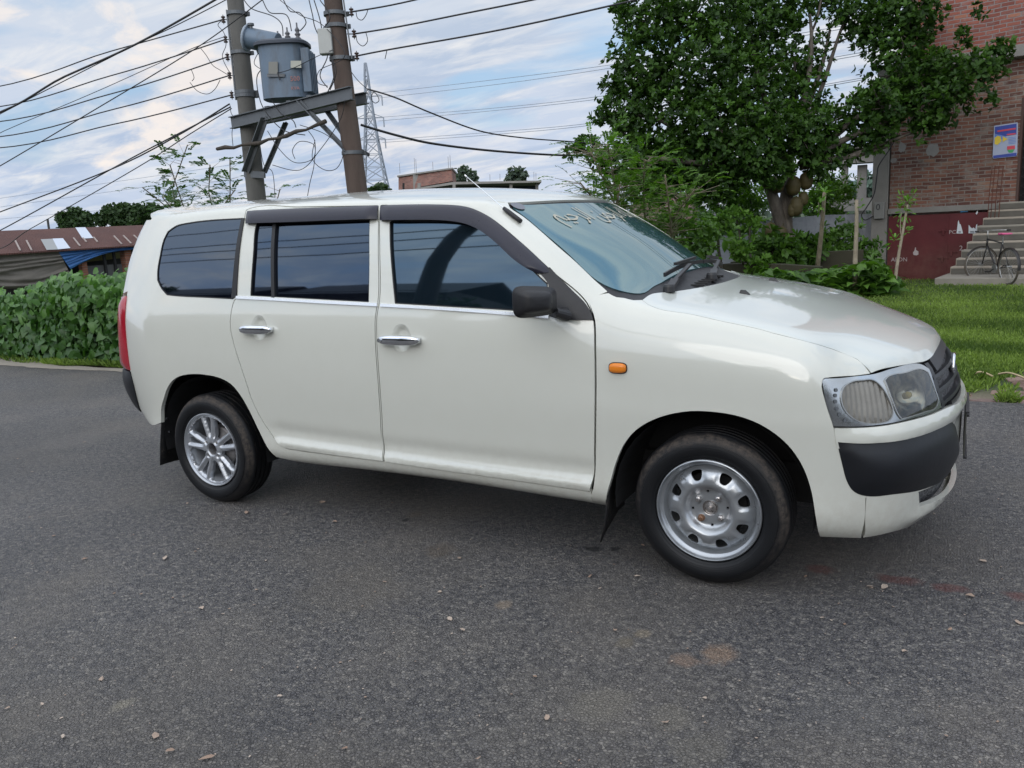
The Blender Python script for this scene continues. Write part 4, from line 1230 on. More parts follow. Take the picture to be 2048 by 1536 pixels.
        h = MB(); h.lathe([(.0, .060), (.026, .060), (.0275, .050), (.0275, .026), (.0295, .024)], (0, 0, 0), 'Y', 28); wl('hub', h, DRUM, disc)
        for q in range(4):
            n = MB(); a = radians(48+90*q); c = V((.050*cos(a), .030, .050*sin(a))); n.lathe([(.0, -.006), (.007, -.005), (.009, 0), (.009, .01)], c, 'Y', 6); wl('wheel_nut', n, NUT, disc)
        bo = MB()
        for q in range(5):
            for da in (-13, -5, 5, 13):
                a = radians(93+36+72*q+da); c = V((.170*cos(a), .024, .170*sin(a))); bo.lathe([(0, -.004), (.003, -.003), (.0035, 0)], c, 'Y', 6)
        wl('rim_bolt', bo, NUT, disc)
        d = MB(); d.lathe([(.0, .060), (.06, .060), (.068, .066), (.105, .068), (.112, .075), (.115, .13), (0, .13)], (0, 0, 0), 'Y', 40); wl('brake_drum', d, DRUM)
    return w
def degrees_(a): return math.degrees(a)
make_wheel(2.55, .812+.010, 'steel', -1); make_wheel(0, .822+.008, 'alloy', -1)
make_wheel(2.55, .82, 'steel', 1); make_wheel(0, .83, 'alloy', 1)
# ================================================================ sky, sun, exposure
import numpy as np
S.view_settings.view_transform = 'Standard'; S.view_settings.look = 'None'; S.view_settings.exposure = 0.16; S.view_settings.gamma = 1
S.render.engine = 'CYCLES'
def world():
    t = NT('World', world=True); S.world = t.m
    sky = t.n('ShaderNodeTexSky', sky_type='NISHITA', sun_disc=False)
    sky.sun_elevation = radians(24); sky.sun_rotation = radians(172); sky.air_density = 1.2; sky.dust_density = 2.2; sky.ozone_density = 1.5
    tc = t.n('ShaderNodeTexCoord').outputs['Generated']
    sp = t.n('ShaderNodeSeparateXYZ', ins={0: tc}); x, y, z = sp.outputs
    zz = t.math('ADD', t.math('MAXIMUM', z, 0.0), .16)
    u = t.math('DIVIDE', x, zz); v = t.math('DIVIDE', y, zz)
    cv = t.n('ShaderNodeCombineXYZ', ins={0: u, 1: v, 2: 0.0}).outputs[0]
    # streaky cloud field, elongated along x+ / slightly tilted
    c1 = t.noise(t.mapv(cv, (.55, 1.25, 1), (0, 0, radians(24)), (3.1, 1.7, 0)), 1.15, 9, .58, .7)
    c2 = t.noise(t.mapv(cv, (.9, 2.2, 1), (0, 0, radians(30)), (7.3, 2.2, 0)), 2.6, 8, .62, .5)
    c3 = t.noise(t.mapv(tc, (1, 1, 2.6)), 5.5, 8, .6, .6)
    base = t.ramp(z, [(0.0, (5.5, 6.2, 7.5)), (.10, (5.3, 6.05, 7.4)), (.30, (6.1, 6.6, 7.35)), (1.0, (6.9, 7.2, 7.8))])
    dark = t.mix(t.ramp(c1, [(.42, 1), (.56, 0)]), base, t.mix(1.0, base, (.80, .85, .91, 1), 'MULTIPLY'))
    lite = t.mix(t.ramp(c2, [(.46, 0), (.68, .85)]), dark, (7.7, 7.75, 7.9, 1))
    # peachy sunlit heads low over the horizon
    pm = t.math('MULTIPLY', t.ramp(c3, [(.55, 0), (.64, .9)]), t.ramp(z, [(.03, 0), (.07, 1), (.24, .8), (.34, 0)]))
    pm = t.math('MULTIPLY', pm, t.ramp(t.math('MULTIPLY', x, -1.0), [(.45, 0), (.75, 1)]))
    cl = t.mix(pm, lite, (8.9, 8.1, 7.5, 1))
    gap = t.math('MULTIPLY', t.ramp(t.noise(t.mapv(cv, (.6, 1.3, 1), (0, 0, radians(20)), (1.9, 6.2, 0)), 1.7, 6, .5, .4), [(.54, 0), (.66, 1)]), t.ramp(z, [(.06, 0), (.12, 1)]))
    col = t.mix(t.math('MULTIPLY', gap, .75), cl, t.mix(.5, t.mix(1.0, sky.outputs[0], (1.1, 1.1, 1.1, 1), 'MULTIPLY'), (3.2, 5.6, 9.0, 1)))
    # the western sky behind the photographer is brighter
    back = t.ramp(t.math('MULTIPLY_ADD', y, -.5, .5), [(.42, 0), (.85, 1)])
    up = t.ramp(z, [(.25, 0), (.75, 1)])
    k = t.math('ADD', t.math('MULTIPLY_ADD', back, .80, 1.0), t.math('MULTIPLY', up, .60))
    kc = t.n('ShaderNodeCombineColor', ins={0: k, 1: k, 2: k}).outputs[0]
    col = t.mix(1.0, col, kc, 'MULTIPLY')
    low = t.ramp(z, [(0.0, 0), (.02, 1)])
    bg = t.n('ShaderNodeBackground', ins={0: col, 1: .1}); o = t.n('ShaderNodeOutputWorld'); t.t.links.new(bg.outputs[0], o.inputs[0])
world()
sun = bpy.data.lights.new('sun', 'SUN'); sun.energy = .65; sun.angle = radians(40); sun.color = (1, .93, .84)
so = bpy.data.objects.new('sun', sun); COL.objects.link(so)
_sd = V((sin(radians(172))*cos(radians(24)), cos(radians(172))*cos(radians(24)), sin(radians(24))))
so.rotation_euler = _sd.to_track_quat('Z', 'Y').to_euler()
# ================================================================ ground and road
def gz(x, y):
    """ground height beside the road"""
    a = -.03-.22*smoothstep(2.6, 9, y)
    if y > 12: a -= .20*smoothstep(13, 18, y)
    a -= .5*smoothstep(-8, -22, x) if x < -8 else 0
    a += .05*noise.noise(V((x*.25, y*.25, 0)))*smoothstep(3, 6, y)
    return a
def edge_y(x): return interp([(-60, 1.2), (-8, 1.90), (-5.6, 1.86), (-4.6, 1.95), (0, 2.2), (3.4, 2.60), (8, 2.9), (60, 6)], x)+.04*noise.noise(V((x*1.7, 0, 3)))+.02*noise.noise(V((x*7, 0, 9)))
def m_road():
    t = NT('asphalt'); p = t.pos()
    n1 = t.noise(p, 1.1, 4, .6); n2 = t.noise(p, .35, 3)
    pw = t.n('ShaderNodeVectorMath', operation='ADD', ins={0: p, 1: t.n('ShaderNodeVectorMath', operation='SCALE', ins={0: t.noise(p, 70, 3, .6, 0, 1), 'Scale': .012}).outputs[0]}).outputs[0]
    v1 = t.voro(pw, 92, 'F1', 1); vd = t.voro(pw, 92, 'DISTANCE_TO_EDGE'); v2 = t.voro(p, 230, 'F1', 1)
    ag = t.n('ShaderNodeSeparateColor', ins={0: v1}).outputs[0]
    ag2 = t.n('ShaderNodeSeparateColor', ins={0: v2}).outputs[1]
    c = t.ramp(ag, [(0, (.050, .049, .054)), (.5, (.084, .081, .086)), (.80, (.122, .117, .117)), (.95, (.21, .195, .178))])
    c = t.mix(t.math('MULTIPLY', t.ramp(ag2, [(.8, 0), (.9, 1)]), .5), c, (.27, .25, .23, 1))
    c = t.mix(t.ramp(vd, [(.02, 1), (.11, 0)]), c, t.mix(t.ramp(t.noise(p, 34, 4), [(.42, 0), (.56, 1)]), (.028, .027, .031, 1), (.19, .178, .16, 1)))
    c = t.mix(t.math('MULTIPLY', t.ramp(n1, [(.45, 0), (.75, 1)]), .55), c, (.20, .175, .145, 1))
    c = t.mix(1.0, c, t.ramp(n2, [(.35, .78), (.65, 1.22)]), 'MULTIPLY')
    # dried mud prints
    def blot(cx, cy, rx, ry, rot, col, k, edge=.25):
        nonlocal c
        q = t.mapv(p, (1, 1, 1), (0, 0, 0), (-cx, -cy, 0)); q = t.mapv(q, (1/rx, 1/ry, 1), (0, 0, rot))
        ln = t.n('ShaderNodeVectorMath', operation='LENGTH', ins={0: q}).outputs[1]
        ln = t.math('ADD', ln, t.math('MULTIPLY_ADD', t.noise(p, 14, 5, .65), 1.5, -.75))
        m = t.math('MULTIPLY', t.ramp(ln, [(.75-edge, 1), (.95, 0)]), k)
        m = t.math('MULTIPLY', m, t.ramp(t.noise(p, 60, 3), [(.3, .6), (.6, 1)]))
        c = t.mix(m, c, (*col, 1))
    for (px, py, rpx, rot, col, k) in ((1368, 1322, 34, .2, (.17, .12, .09), .8), (1438, 1308, 46, .1, (.19, .13, .09), .8), (1252, 1285, 24, .5, (.14, .12, .09), .75), (1284, 1268, 20, .1, (.18, .15, .11), .8), (1006, 1209, 20, .2, (.20, .16, .12), .8), (243, 1411, 24, .3, (.20, .18, .14), .75), (1340, 1440, 60, .4, (.135, .122, .10), .55), (1200, 1410, 75, .2, (.135, .122, .10), .55), (1400, 1500, 70, .6, (.135, .122, .10), .5), (700, 1180, 120, .3, (.12, .105, .085), .35), (1700, 1420, 130, .3, (.11, .105, .10), .4), (480, 1330, 110, .5, (.11, .10, .09), .35), (880, 1100, 40, .1, (.10, .08, .06), .6), (830, 1030, 20, 0, (.09, .07, .05), .5), (320, 1000, 60, 0, (.13, .12, .10), .3), (150, 880, 70, .0, (.13, .12, .11), .3)):
        g = on_z(px, py, 0); g2 = on_z(px+rpx, py, 0); r = (g2-g).length
        blot(g.x, g.y, r, r*1.15, rot, tuple(q*1.5 for q in col), k)
    for (px, py, rpx, rpy) in ((1640, 1138, 40, 10), (1800, 1160, 60, 9), (1900, 1176, 50, 8), (2040, 1192, 40, 9)):
        g = on_z(px, py, 0); r = (on_z(px+rpx, py, 0)-g).length
        blot(g.x, g.y, r, .045, -_yaw*0+.55, (.16, .030, .022), .55)
    for (px, py, rpx) in ((1186, 1098, 22), (1230, 1098, 12), (812, 1040, 8)):
        g = on_z(px, py, 0); r = (on_z(px+rpx, py, 0)-g).length; blot(g.x, g.y, r, .035, .5, (.006, .006, .007), .9)
    hgt = t.math('ADD', t.math('MULTIPLY', t.ramp(vd, [(0, 0), (.25, 1)]), .7), t.math('ADD', t.math('MULTIPLY', ag, .6), t.math('MULTIPLY', t.noise(p, 320, 3), .35)))
    b = t.bump(hgt, 1.0, .008, t.bump(t.noise(p, 9, 4), .35, .02))
    return t.pbr(c, t.math('MULTIPLY_ADD', ag, .2, .50), 0, Normal=b, Specular_IOR_Level=.5)
mb = MB(); xs_ = [-80, -50, -30, -20, -14]+[-10+.25*k for k in range(81)]+[14, 20, 40, 80]
ys_ = [-60, -14, -6, -3.4, -2.2, -1.2, -.4, .6, 1.3]
vs = []
for x in xs_:
    e = edge_y(x)
    for y in ys_+[e-.12, e]: vs.append((x, y, 0 if y > -14 else -.0))
m = len(ys_)+2
mb.add(vs, [(i*m+j, (i+1)*m+j, (i+1)*m+j+1, i*m+j+1) for i in range(len(xs_)-1) for j in range(m-1)])
road = mb.build('road', m_road()); tag(road, kind='structure')
def m_soil():
    t = NT('soil_and_grass_ground'); p = t.pos(); n = t.noise(p, 1.3, 6, .6); n2 = t.noise(p, 22, 5, .7)
    dirt = t.mix(n2, (.11, .085, .06, 1), (.24, .20, .15, 1)); gr = t.mix(n2, (.018, .035, .008, 1), (.05, .075, .02, 1))
    sp = t.n('ShaderNodeSeparateXYZ', ins={0: p}).outputs
    near = t.ramp(t.math('DIVIDE', t.math('SUBTRACT', sp[1], 1.8), 3.0), [(.34, 1), (.50, 0)])
    far = t.ramp(t.math('DIVIDE', t.math('ABSOLUTE', sp[0]), 100.0), [(.3, 0), (.6, .0)])
    c = t.mix(t.math('MAXIMUM', t.math('MULTIPLY', near, t.ramp(n, [(.25, .4), (.5, 1)])), t.math('MULTIPLY', t.ramp(n, [(.60, 0), (.70, 1)]), .6)), gr, dirt)
    return t.pbr(c, .95, 0, Normal=t.bump(n2, .6, .03))
mb = MB(); gx = [-900, -300, -120, -60, -40, -30, -24, -18, -14]+[-12+.5*k for k in range(49)]+[14, 18, 26, 40, 80, 300, 900]; gy = [1.0, 1.7, 2.1, 2.4, 2.7, 3, 3.5, 4, 5, 6, 7, 8, 9, 10, 11, 12, 13, 14, 15, 16, 17, 18, 20, 24, 30, 45, 70, 120, 300, 1200]
vs = []
for x in gx:
    for y in gy:
        z = gz(x, y)-.0
        if y < edge_y(x)+.06: z = -.05
        vs.append((x, y, z))
m = len(gy); mb.add(vs, [(i*m+j, (i+1)*m+j, (i+1)*m+j+1, i*m+j+1) for i in range(len(gx)-1) for j in range(m-1)])
GRD = m_soil()
g = mb.build('ground', GRD, smooth=True); tag(g, kind='structure')
mb = MB(); mb.add([(-900, -900, -.12), (900, -900, -.12), (900, 1.2, -.12), (-900, 1.2, -.12)], [(0, 1, 2, 3)]); tag(mb.build('terrain', GRD), kind='structure')
# dusty shoulder at the left
def G(px, py): 
    p = on_z(px, py, 0)
    for _ in range(6): p = on_z(px, py, gz(p.x, p.y))
    return p
SAND = simple('dusty_shoulder', (.27, .24, .20), .95, 0, .25, 6, .5, 60)
mb = MB(); n = 60; vs = []
for i in range(n+1):
    x = -12+i*(8.6)/n; e = edge_y(x)
    w_ = interp([(-12, .55), (-6.6, .50), (-5.9, .16), (-3, .10)], x)*(1+.5*noise.noise(V((x*2.3, 4, 0)))); vs += [(x, e-.03+.05*noise.noise(V((x*5, 2, 0))), .004), (x, e+.3*w_, .006), (x, e+w_, .003), (x, e+w_+.15, -.04)]
mb.add(vs, [(4*i+j, 4*i+4+j, 4*i+5+j, 4*i+1+j) for i in range(n) for j in range(3)])
tag(mb.build('path', SAND, smooth=True), kind='structure')
# flecks of dry leaf and grit pressed into the asphalt
rng = np.random.default_rng(5)
FLK = NT('dry_flakes'); _r = FLK.n('ShaderNodeAttribute', attribute_name='rnd').outputs['Color']
FLK.pbr(FLK.mix(_r, (.26, .17, .12, 1), (.46, .38, .31, 1)), .8)
def rnd_attr(me, vals):
    a = me.color_attributes.new('rnd', 'FLOAT_COLOR', 'POINT'); d = np.ones((len(vals), 4), np.float32); d[:, 0] = d[:, 1] = d[:, 2] = vals; a.data.foreach_set('color', d.ravel())
vs = []; fs = []; rv = []
pos = [(312, 1475, 12), (340, 1505, 12), (415, 1518, 16), (203, 1361, 7), (170, 1120, 7), (330, 1119, 9), (1180, 1155, 9), (1645, 1238, 7), (1690, 1250, 5), (1740, 1175, 9), (1768, 1177, 12), (1940, 1194, 12), (1900, 1262, 8), (2038, 1248, 10), (1808, 1305, 7), (900, 1240, 10), (925, 1262, 6), (1275, 1155, 7), (1965, 1124, 9), (1612, 1155, 7), (1560, 1020, 6), (880, 1185, 5), (560, 1395, 6), (690, 1500, 8), (770, 1165, 5), (15, 1420, 6), (1330, 1448, 9), (1095, 1440, 8), (1410, 1400, 7), (85, 1412, 7), (570, 1030, 6)]
for k in range(330):
    d_ = rng.random(); pos.append((rng.uniform(-60, 2100), 870+rng.random()**.8*700, rng.uniform(1.0, 3.6)*(1+1.5*(rng.random() > .9))))
for px, py, rp in pos:
    c = on_z(px, py, 0)
    if c.y > 2.2 or c.y < -3.3: continue
    r = (on_z(px+rp, py, 0)-c).length; n = rng.integers(5, 8); a0 = rng.random()*6; b = len(vs); el = rng.uniform(.35, .9)
    for k in range(n):
        a = a0+2*pi*k/n; rr = r*rng.uniform(.6, 1.15); x = rr*cos(a); y = rr*sin(a)*el; vs.append((c.x+x*cos(a0)-y*sin(a0), c.y+x*sin(a0)+y*cos(a0), .0045+.006*rng.random()*(rp > 5)))
        rv.append(0)
    v = rng.random(); rv[-n:] = [v]*n; fs.append(tuple(range(b, b+n)))
me = bpy.data.meshes.new('f'); me.from_pydata(vs, [], fs); rnd_attr(me, np.array(rv)); o = wlink('gravel', me, FLK.m, None, False); tag(o, 'dry leaf flakes and pale grit scattered over the asphalt', 'grit', kind='stuff')
# ================================================================ foliage tools (numpy)
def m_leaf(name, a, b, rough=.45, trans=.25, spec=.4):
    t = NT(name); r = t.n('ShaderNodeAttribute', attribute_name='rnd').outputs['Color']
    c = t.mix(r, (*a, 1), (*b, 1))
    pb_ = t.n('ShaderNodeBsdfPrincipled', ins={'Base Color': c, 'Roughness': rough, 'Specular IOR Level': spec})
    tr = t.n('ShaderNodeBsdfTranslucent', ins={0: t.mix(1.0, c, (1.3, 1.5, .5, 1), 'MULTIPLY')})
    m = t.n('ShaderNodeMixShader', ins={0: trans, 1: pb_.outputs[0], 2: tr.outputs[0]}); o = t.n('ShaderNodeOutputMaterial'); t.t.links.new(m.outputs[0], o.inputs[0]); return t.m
def norm(a): return a/np.maximum(1e-9, np.linalg.norm(a, axis=1, keepdims=True))
def leaves(name, P, D, U, L, W, mat, parent=None, rv=None, fold=.25, droop=.15, heart=False, label=None):
    """P base points, D directions, U approximate normals, arrays (N,3); L, W arrays"""
    N = len(P); D = norm(D); Sx = norm(np.cross(D, U)); Un = norm(np.cross(Sx, D)); L = L[:, None]; W = W[:, None]
    if heart:
        base = P; mid = P+D*L*.42; tip = P+D*L-Un*L*droop*1.6
        pr = [(-.09, .34, .5, 0), (.14, .54, 1., 0), (.44, .50, .8, .25), (.74, .25, .3, .7)]; R_ = []; L_ = []
        for a_, b_, c_, d_ in pr: L_.append(P+D*L*a_+Sx*W*b_+Un*W*fold*c_-Un*L*droop*d_); R_.append(P+D*L*a_-Sx*W*b_+Un*W*fold*c_-Un*L*droop*d_)
        vs = np.stack([base, mid, tip]+L_+R_, 1).reshape(-1, 3); k = 11
        F = np.array([[0, 3, 4, 1], [1, 4, 5, 6], [1, 6, 2, 2], [0, 1, 8, 7], [1, 10, 9, 8], [1, 2, 10, 10]])
        F = np.array([[0, 3, 4, 1], [1, 4, 5, 6], [0, 1, 8, 7], [1, 10, 9, 8], [1, 6, 2, 10]])
    else:
        base = P; tip = P+D*L-Un*L*droop
        l1 = P+D*L*.30+Sx*W*.40+Un*W*fold*.8; r1 = P+D*L*.30-Sx*W*.40+Un*W*fold*.8
        l2 = P+D*L*.78+Sx*W*.44+Un*W*fold*.5-Un*L*droop*.5; r2 = P+D*L*.78-Sx*W*.44+Un*W*fold*.5-Un*L*droop*.5
        vs = np.stack([base, l1, l2, tip, r2, r1], 1).reshape(-1, 3); k = 6
        F = np.array([[0, 1, 2, 3], [0, 3, 4, 5]])
    fs = (F[None]+np.arange(N)[:, None, None]*k).reshape(-1, 4)
    me = bpy.data.meshes.new(name); nv = len(vs); nf = len(fs)
    off = np.zeros(3)
    if parent is not None:
        r = parent; tt = V((0, 0, 0))
        while r is not None: tt += V(r.location); r = r.parent
        off = np.array(tt)
    me.vertices.add(nv); me.vertices.foreach_set('co', (vs-off).astype(np.float32).ravel()); me.loops.add(nf*4); me.loops.foreach_set('vertex_index', fs.astype(np.int32).ravel())
    me.polygons.add(nf); me.polygons.foreach_set('loop_start', np.arange(0, nf*4, 4, dtype=np.int32)); me.polygons.foreach_set('loop_total', np.full(nf, 4, np.int32)); me.update(calc_edges=True)
    me.shade_smooth()
    rv = rng.random(N) if rv is None else rv
    rnd_attr(me, np.repeat(rv, k)); me.materials.append(mat)
    o = bpy.data.objects.new(name, me); COL.objects.link(o)
    if parent is not None: o.parent = parent
    if label: o['label'] = label
    return o
def rand_dirs(n): return norm(rng.normal(size=(n, 3)))
def crown_points(blobs, n, shell=.55):
    """points inside blobs weighted by volume^(2/3); returns pts, outward dir"""
    w = np.array([b[1]**2 for b in blobs]); w = w/w.sum(); idx = rng.choice(len(blobs), n, p=w)
    C_ = np.array([list(b[0]) for b in blobs])[idx]; R_ = np.array([b[1] for b in blobs])[idx]
    sq = np.array([b[2] if len(b) > 2 else 1.0 for b in blobs])[idx]
    d = rand_dirs(n); r = R_*(shell+(1-shell)*rng.random(n)**.6)*(1+.12*rng.normal(size=n))
    P = C_+d*r[:, None]*np.stack([np.ones(n), np.ones(n), sq], 1)
    return P, d
def rosettes(name, P, D, per, L, W, mat, parent, jit=.3, up=.35, rvf=None, droop=.1):
    n = len(P); ax = norm(D*.6+np.array([0, 0, up])+.5*rng.normal(size=D.shape)*jit)
    PP = np.repeat(P, per, 0); A = np.repeat(ax, per, 0); N = len(PP)
    rd = rand_dirs(N); rd = norm(rd-A*(rd*A).sum(1, keepdims=True)); tilt = rng.uniform(.2, 1.1, N)[:, None]
    DD = norm(A*tilt+rd*.9); UU = norm(A-DD*(A*DD).sum(1, keepdims=True)*.9)
    Ls = L*rng.uniform(.7, 1.2, N); rv = np.repeat(rng.random(n) if rvf is None else rvf, per)*.75+.25*rng.random(N)
    return leaves(name, PP+DD*.01, DD, UU, Ls, Ls*W, mat, parent, rv, .22, droop)
def m_bark(name, a, b, sc=8):
    t = NT(name); p = t.pos(); n = t.noise(t.mapv(p, (1, 1, .35)), sc, 7, .65, .4)
    return t.pbr(t.mix(t.ramp(n, [(.3, 0), (.7, 1)]), (*a, 1), (*b, 1)), .9, 0, Normal=t.bump(n, .7, .03))
BARK = m_bark('grey_bark', (.045, .038, .03), (.14, .12, .10)); BARKP = m_bark('pale_bark', (.16, .13, .09), (.30, .26, .19), 14)
def limb(mb, a, b, r0, r1, wob=.08, n=7, seg=8):
    a, b = V(a), V(b); L = (b-a).length; pts = []; rs = []
    s = V((random.uniform(-1, 1), random.uniform(-1, 1), random.uniform(-.5, .5)))*wob*L; s2 = V((random.uniform(-1, 1), random.uniform(-1, 1), random.uniform(-1, 1)))*wob*.5*L
    for i in range(n+1):
        t = i/n; pts.append(a.lerp(b, t)+s*sin(pi*t)+s2*sin(2*pi*t)); rs.append(r0+(r1-r0)*t)
    mb.tube(pts, rs, seg); return pts
def B(px, py, rp, dep, sq=1.0): p = at(px, py, dep); return (p, rp*dep/FPX, sq)
def fronds(name, starts, dirs, length, mat, parent, leaflet=.035, pairs=11, rv=None, stem=None, sub=0):
    """pinnate leaves: each frond an arched line with paired leaflets"""
    PP, DD, UU, RV = [], [], [], []
    for q, (s, d) in enumerate(zip(starts, dirs)):
        d = norm(d[None])[0]; L = length*rng.uniform(.7, 1.2); side = np.cross(d, [0, 0, 1.0]); side /= max(1e-6, np.linalg.norm(side)); upv = np.cross(side, d)
        r0 = rng.random() if rv is None else rv[q]; prev = s
        for i in range(1, pairs+1):
            t = i/pairs; c = s+d*L*t-np.array([0, 0, 1.0])*L*.35*t*t
            for sg in (-1, 1):
                PP.append(c); DD.append(side*sg+d*.55+.15*rng.normal(size=3)); UU.append(upv+.2*rng.normal(size=3)); RV.append(min(1, max(0, r0+.2*rng.normal())))
            if stem is not None and i % 3 == 0: stem.tube([V(prev), V(c)], .003, 3, cap=False); prev = c
    PP = np.array(PP); N = len(PP); Ls = leaflet*rng.uniform(.8, 1.3, N)
    return leaves(name, PP, np.array(DD), np.array(UU), Ls, Ls*.5, mat, parent, np.array(RV), .1, .1)
# ---------------------------------------------------------------- jackfruit tree
LJ = m_leaf('dark_glossy_leaf', (.012, .032, .009), (.085, .18, .026), .45, .30, .22)
TD = 18.0
jt = empty('jackfruit_tree', at(1560, 560, TD), 'big dark jackfruit tree with fruit on its trunk, left of the brick house', 'tree')
jb = [B(*q) for q in ((1300, 40, 75, 17.5), (1285, 130, 75, 17.6), (1400, 20, 95, 17.8), (1400, 130, 95, 17.4), (1500, 60, 90, 18.2), (1500, 190, 95, 17.6), (1260, 200, 62, 17.6), (1250, 268, 50, 17.5), (1340, 240, 85, 17.4), (1430, 260, 80, 17), (1505, 290, 80, 16.8), (1580, 270, 75, 17), (1330, 330, 70, 17.6), (1400, 345, 60, 17.4), (1480, 325, 55, 17.0), (1590, 120, 70, 18.4), (1600, 200, 60, 17.8), (1640, 260, 55, 17.4), (1640, 330, 38, 17.3), (1690, 290, 45, 17.4), (1560, -20, 90, 18.5), (1650, -10, 45, 18.8), (1720, 30, 60, 18), (1790, 60, 75, 17.4), (1830, 30, 60, 17.0), (1800, 140, 70, 17), (1870, 150, 60, 16.6), (1720, 230, 50, 17.2), (1770, 215, 65, 16.8), (1850, 210, 52, 16.4), (1900, 200, 50, 16.2), (1940, 150, 48, 16.0), (1975, 130, 36, 15.9), (2005, 95, 24, 15.8), (1985, 190, 26, 15.8), (1745, 280, 30, 17), (1850, 255, 22, 16.4), (1870, 245, 26, 16.4), (1960, 20, 14, 16.2), (1925, 70, 12, 16.2), (1930, 88, 10, 16.2), (1215, 170, 18, 17.4), (1205, 235, 22, 17.4), (1170, 290, 24, 16.5), (1200, 318, 24, 16.5), (1148, 300, 16, 16.5), (1250, 330, 45, 16.8), (1290, 385, 35, 17.2), (1230, 20, 18, 17.5), (1550, 340, 40, 16.8), (1320, 365, 46, 17.4), (1385, 378, 42, 17.4), (1280, 352, 45, 17.2), (1440, 372, 36, 17.2), (1360, 300, 50, 17.3))]
P_, D_ = crown_points(jb, 12000, .25)
_k = np.array([noise.noise(V((p[0]*1.5, p[1]*1.5, p[2]*1.5))) for p in P_]) > -.36; P_ = P_[_k]; D_ = D_[_k]
zt = (P_[:, 2]-P_[:, 2].min())/np.ptp(P_[:, 2])
rosettes('crown', P_, D_, 7, .115, .50, LJ, jt, .8, .45, np.clip(rng.random(len(P_))**1.6*.7+.5*np.clip(D_[:, 2], 0, 1)*(rng.random(len(P_)) > .6), 0, 1))  # upward-facing tufts tinted lighter: light from above put into the leaf colour
mb = MB(); random.seed(3)
b0 = G(1570, 566); b1 = at(1558, 350, TD-.3); f0 = at(1572, 470, TD-.2)
limb(mb, at(1575, 580, TD), f0, .21, .19, .02, 4, 12); limb(mb, f0, at(1580, 330, TD-.3), .16, .13, .03, 6, 10); limb(mb, at(1566, 462, TD-.2), at(1526, 345, TD-.4), .14, .11, .03, 6, 10)
fk = at(1575, 335, TD-.3); fk2 = at(1526, 345, TD-.4)
for q in ((1400, 130, 17.8), (1500, 60, 18.2), (1590, 120, 18.4), (1620, 30, 18.4), (1660, 60, 18.4)): p = limb(mb, fk, at(*q), .10, .03, .06, 8)
limb(mb, at(1600, 250, 18.2), at(1625, 60, 18.3), .05, .03, .04); limb(mb, at(1625, 60, 18.3), at(1650, -20, 18.3), .03, .02, .04)
limb(mb, at(1620, 230, 18.2), at(1690, 40, 18.2), .06, .03, .05); limb(mb, at(1665, 85, 18.2), at(1730, 60, 18.0), .02, .012, .05)
for q in ((1700, 250, 17.4), (1810, 160, 17), (1880, 190, 16.6)): limb(mb, at(1600, 330, TD-.4), at(*q), .09, .03, .05)
limb(mb, at(1600, 335, TD-.5), at(1780, 290, 17.0), .07, .04, .03); limb(mb, at(1690, 315, 17.3), at(1860, 250, 16.5), .04, .02, .04)
for q in ((1290, 130, 17.6), (1260, 230, 17.5), (1320, 330, 17.4), (1430, 270, 17.0), (1200, 300, 16.6)): limb(mb, fk2, at(*q), .08, .02, .08)
limb(mb, at(1526, 352, TD-.6), at(1470, 347, 17.0), .035, .02, .05)
for k in range(150):
    b = jb[k % len(jb)]; c = b[0]; d = V(rand_dirs(1)[0]); limb(mb, c, c+d*b[1]*.9, .018, .006, .1, 4, 5)
mb.build('trunk', BARK, jt, smooth=True)
def m_jack():
    t = NT('jackfruit_skin'); p = t.obj(); v = t.voro(p, 38, 'F1'); n = t.noise(p, 5, 3)
    return t.pbr(t.mix(n, (.030, .027, .008, 1), (.075, .055, .014, 1)), .7, 0, Normal=t.bump(v, -.8, .02))
JK = m_jack()
for px, py, rw, rh in ((1533, 362, 11, 12), (1556, 370, 12, 14), (1586, 372, 15, 17), (1612, 362, 13, 15), (1592, 413, 13, 17), (1606, 398, 10, 12), (1541, 463, 12, 16), (1563, 468, 11, 13), (1552, 476, 10, 10), (1584, 420, 8, 12)):
    mb = MB(); n = 14; c = at(px, py, TD-.55); k = (TD-.55)/FPX; L = rh*k*1.15; Rr = rw*k*1.05
    mb.lathe([(.001, L)]+[(Rr*sin(pi*(i+.0)/n)**.8*(1+.05*sin(i*2.1)), L*cos(pi*i/n)) for i in range(1, n)]+[(.001, -L)], c, 'Z', 20)
    mb.tube([c+V((0, 0, L*.95)), c+V((.02, .15, L*1.4))], .012, 6)
    o = mb.build('jackfruit', JK, jt, smooth=True)
# ---------------------------------------------------------------- generic trees
LF = m_leaf('feathery_leaf', (.040, .10, .014), (.12, .24, .03), .55, .35, .3)
def feather_tree(name, base, stems, n, label, cat='tree', group=None, length=.34, leaflet=.045, spread=.5, trunk_r=.05, mat=None, pairs=10):
    t = empty(name, base, label, cat, group); mb = MB(); ST_, DI = [], []
    for tip, w in stems:
        pts = limb(mb, base, tip, trunk_r, .012, .05, 8, 6)
        k = int(n*w)
        for i in range(k):
            u = rng.uniform(.45, 1.0); j = min(len(pts)-2, int(u*(len(pts)-1))); p = pts[j].lerp(pts[j+1], (u*(len(pts)-1)) % 1)
            d = rand_dirs(1)[0]; d[2] = abs(d[2])*.5; d = d/np.linalg.norm(d); ln = spread*rng.uniform(.15, 1.0)*(1.25-.6*u)
            q = np.array(p)+d*ln; ST_.append(q); DI.append(d+np.array([0, 0, .15])); 
            if i % 2 == 0: mb.tube([p, V(q)], [.006, .003], 4, cap=False)
    fronds('crown', np.array(ST_), np.array(DI), length, mat or LF, t, leaflet, pairs, stem=None)
    mb.build('trunk', BARKP if trunk_r < .04 else BARK, t, smooth=True); return t
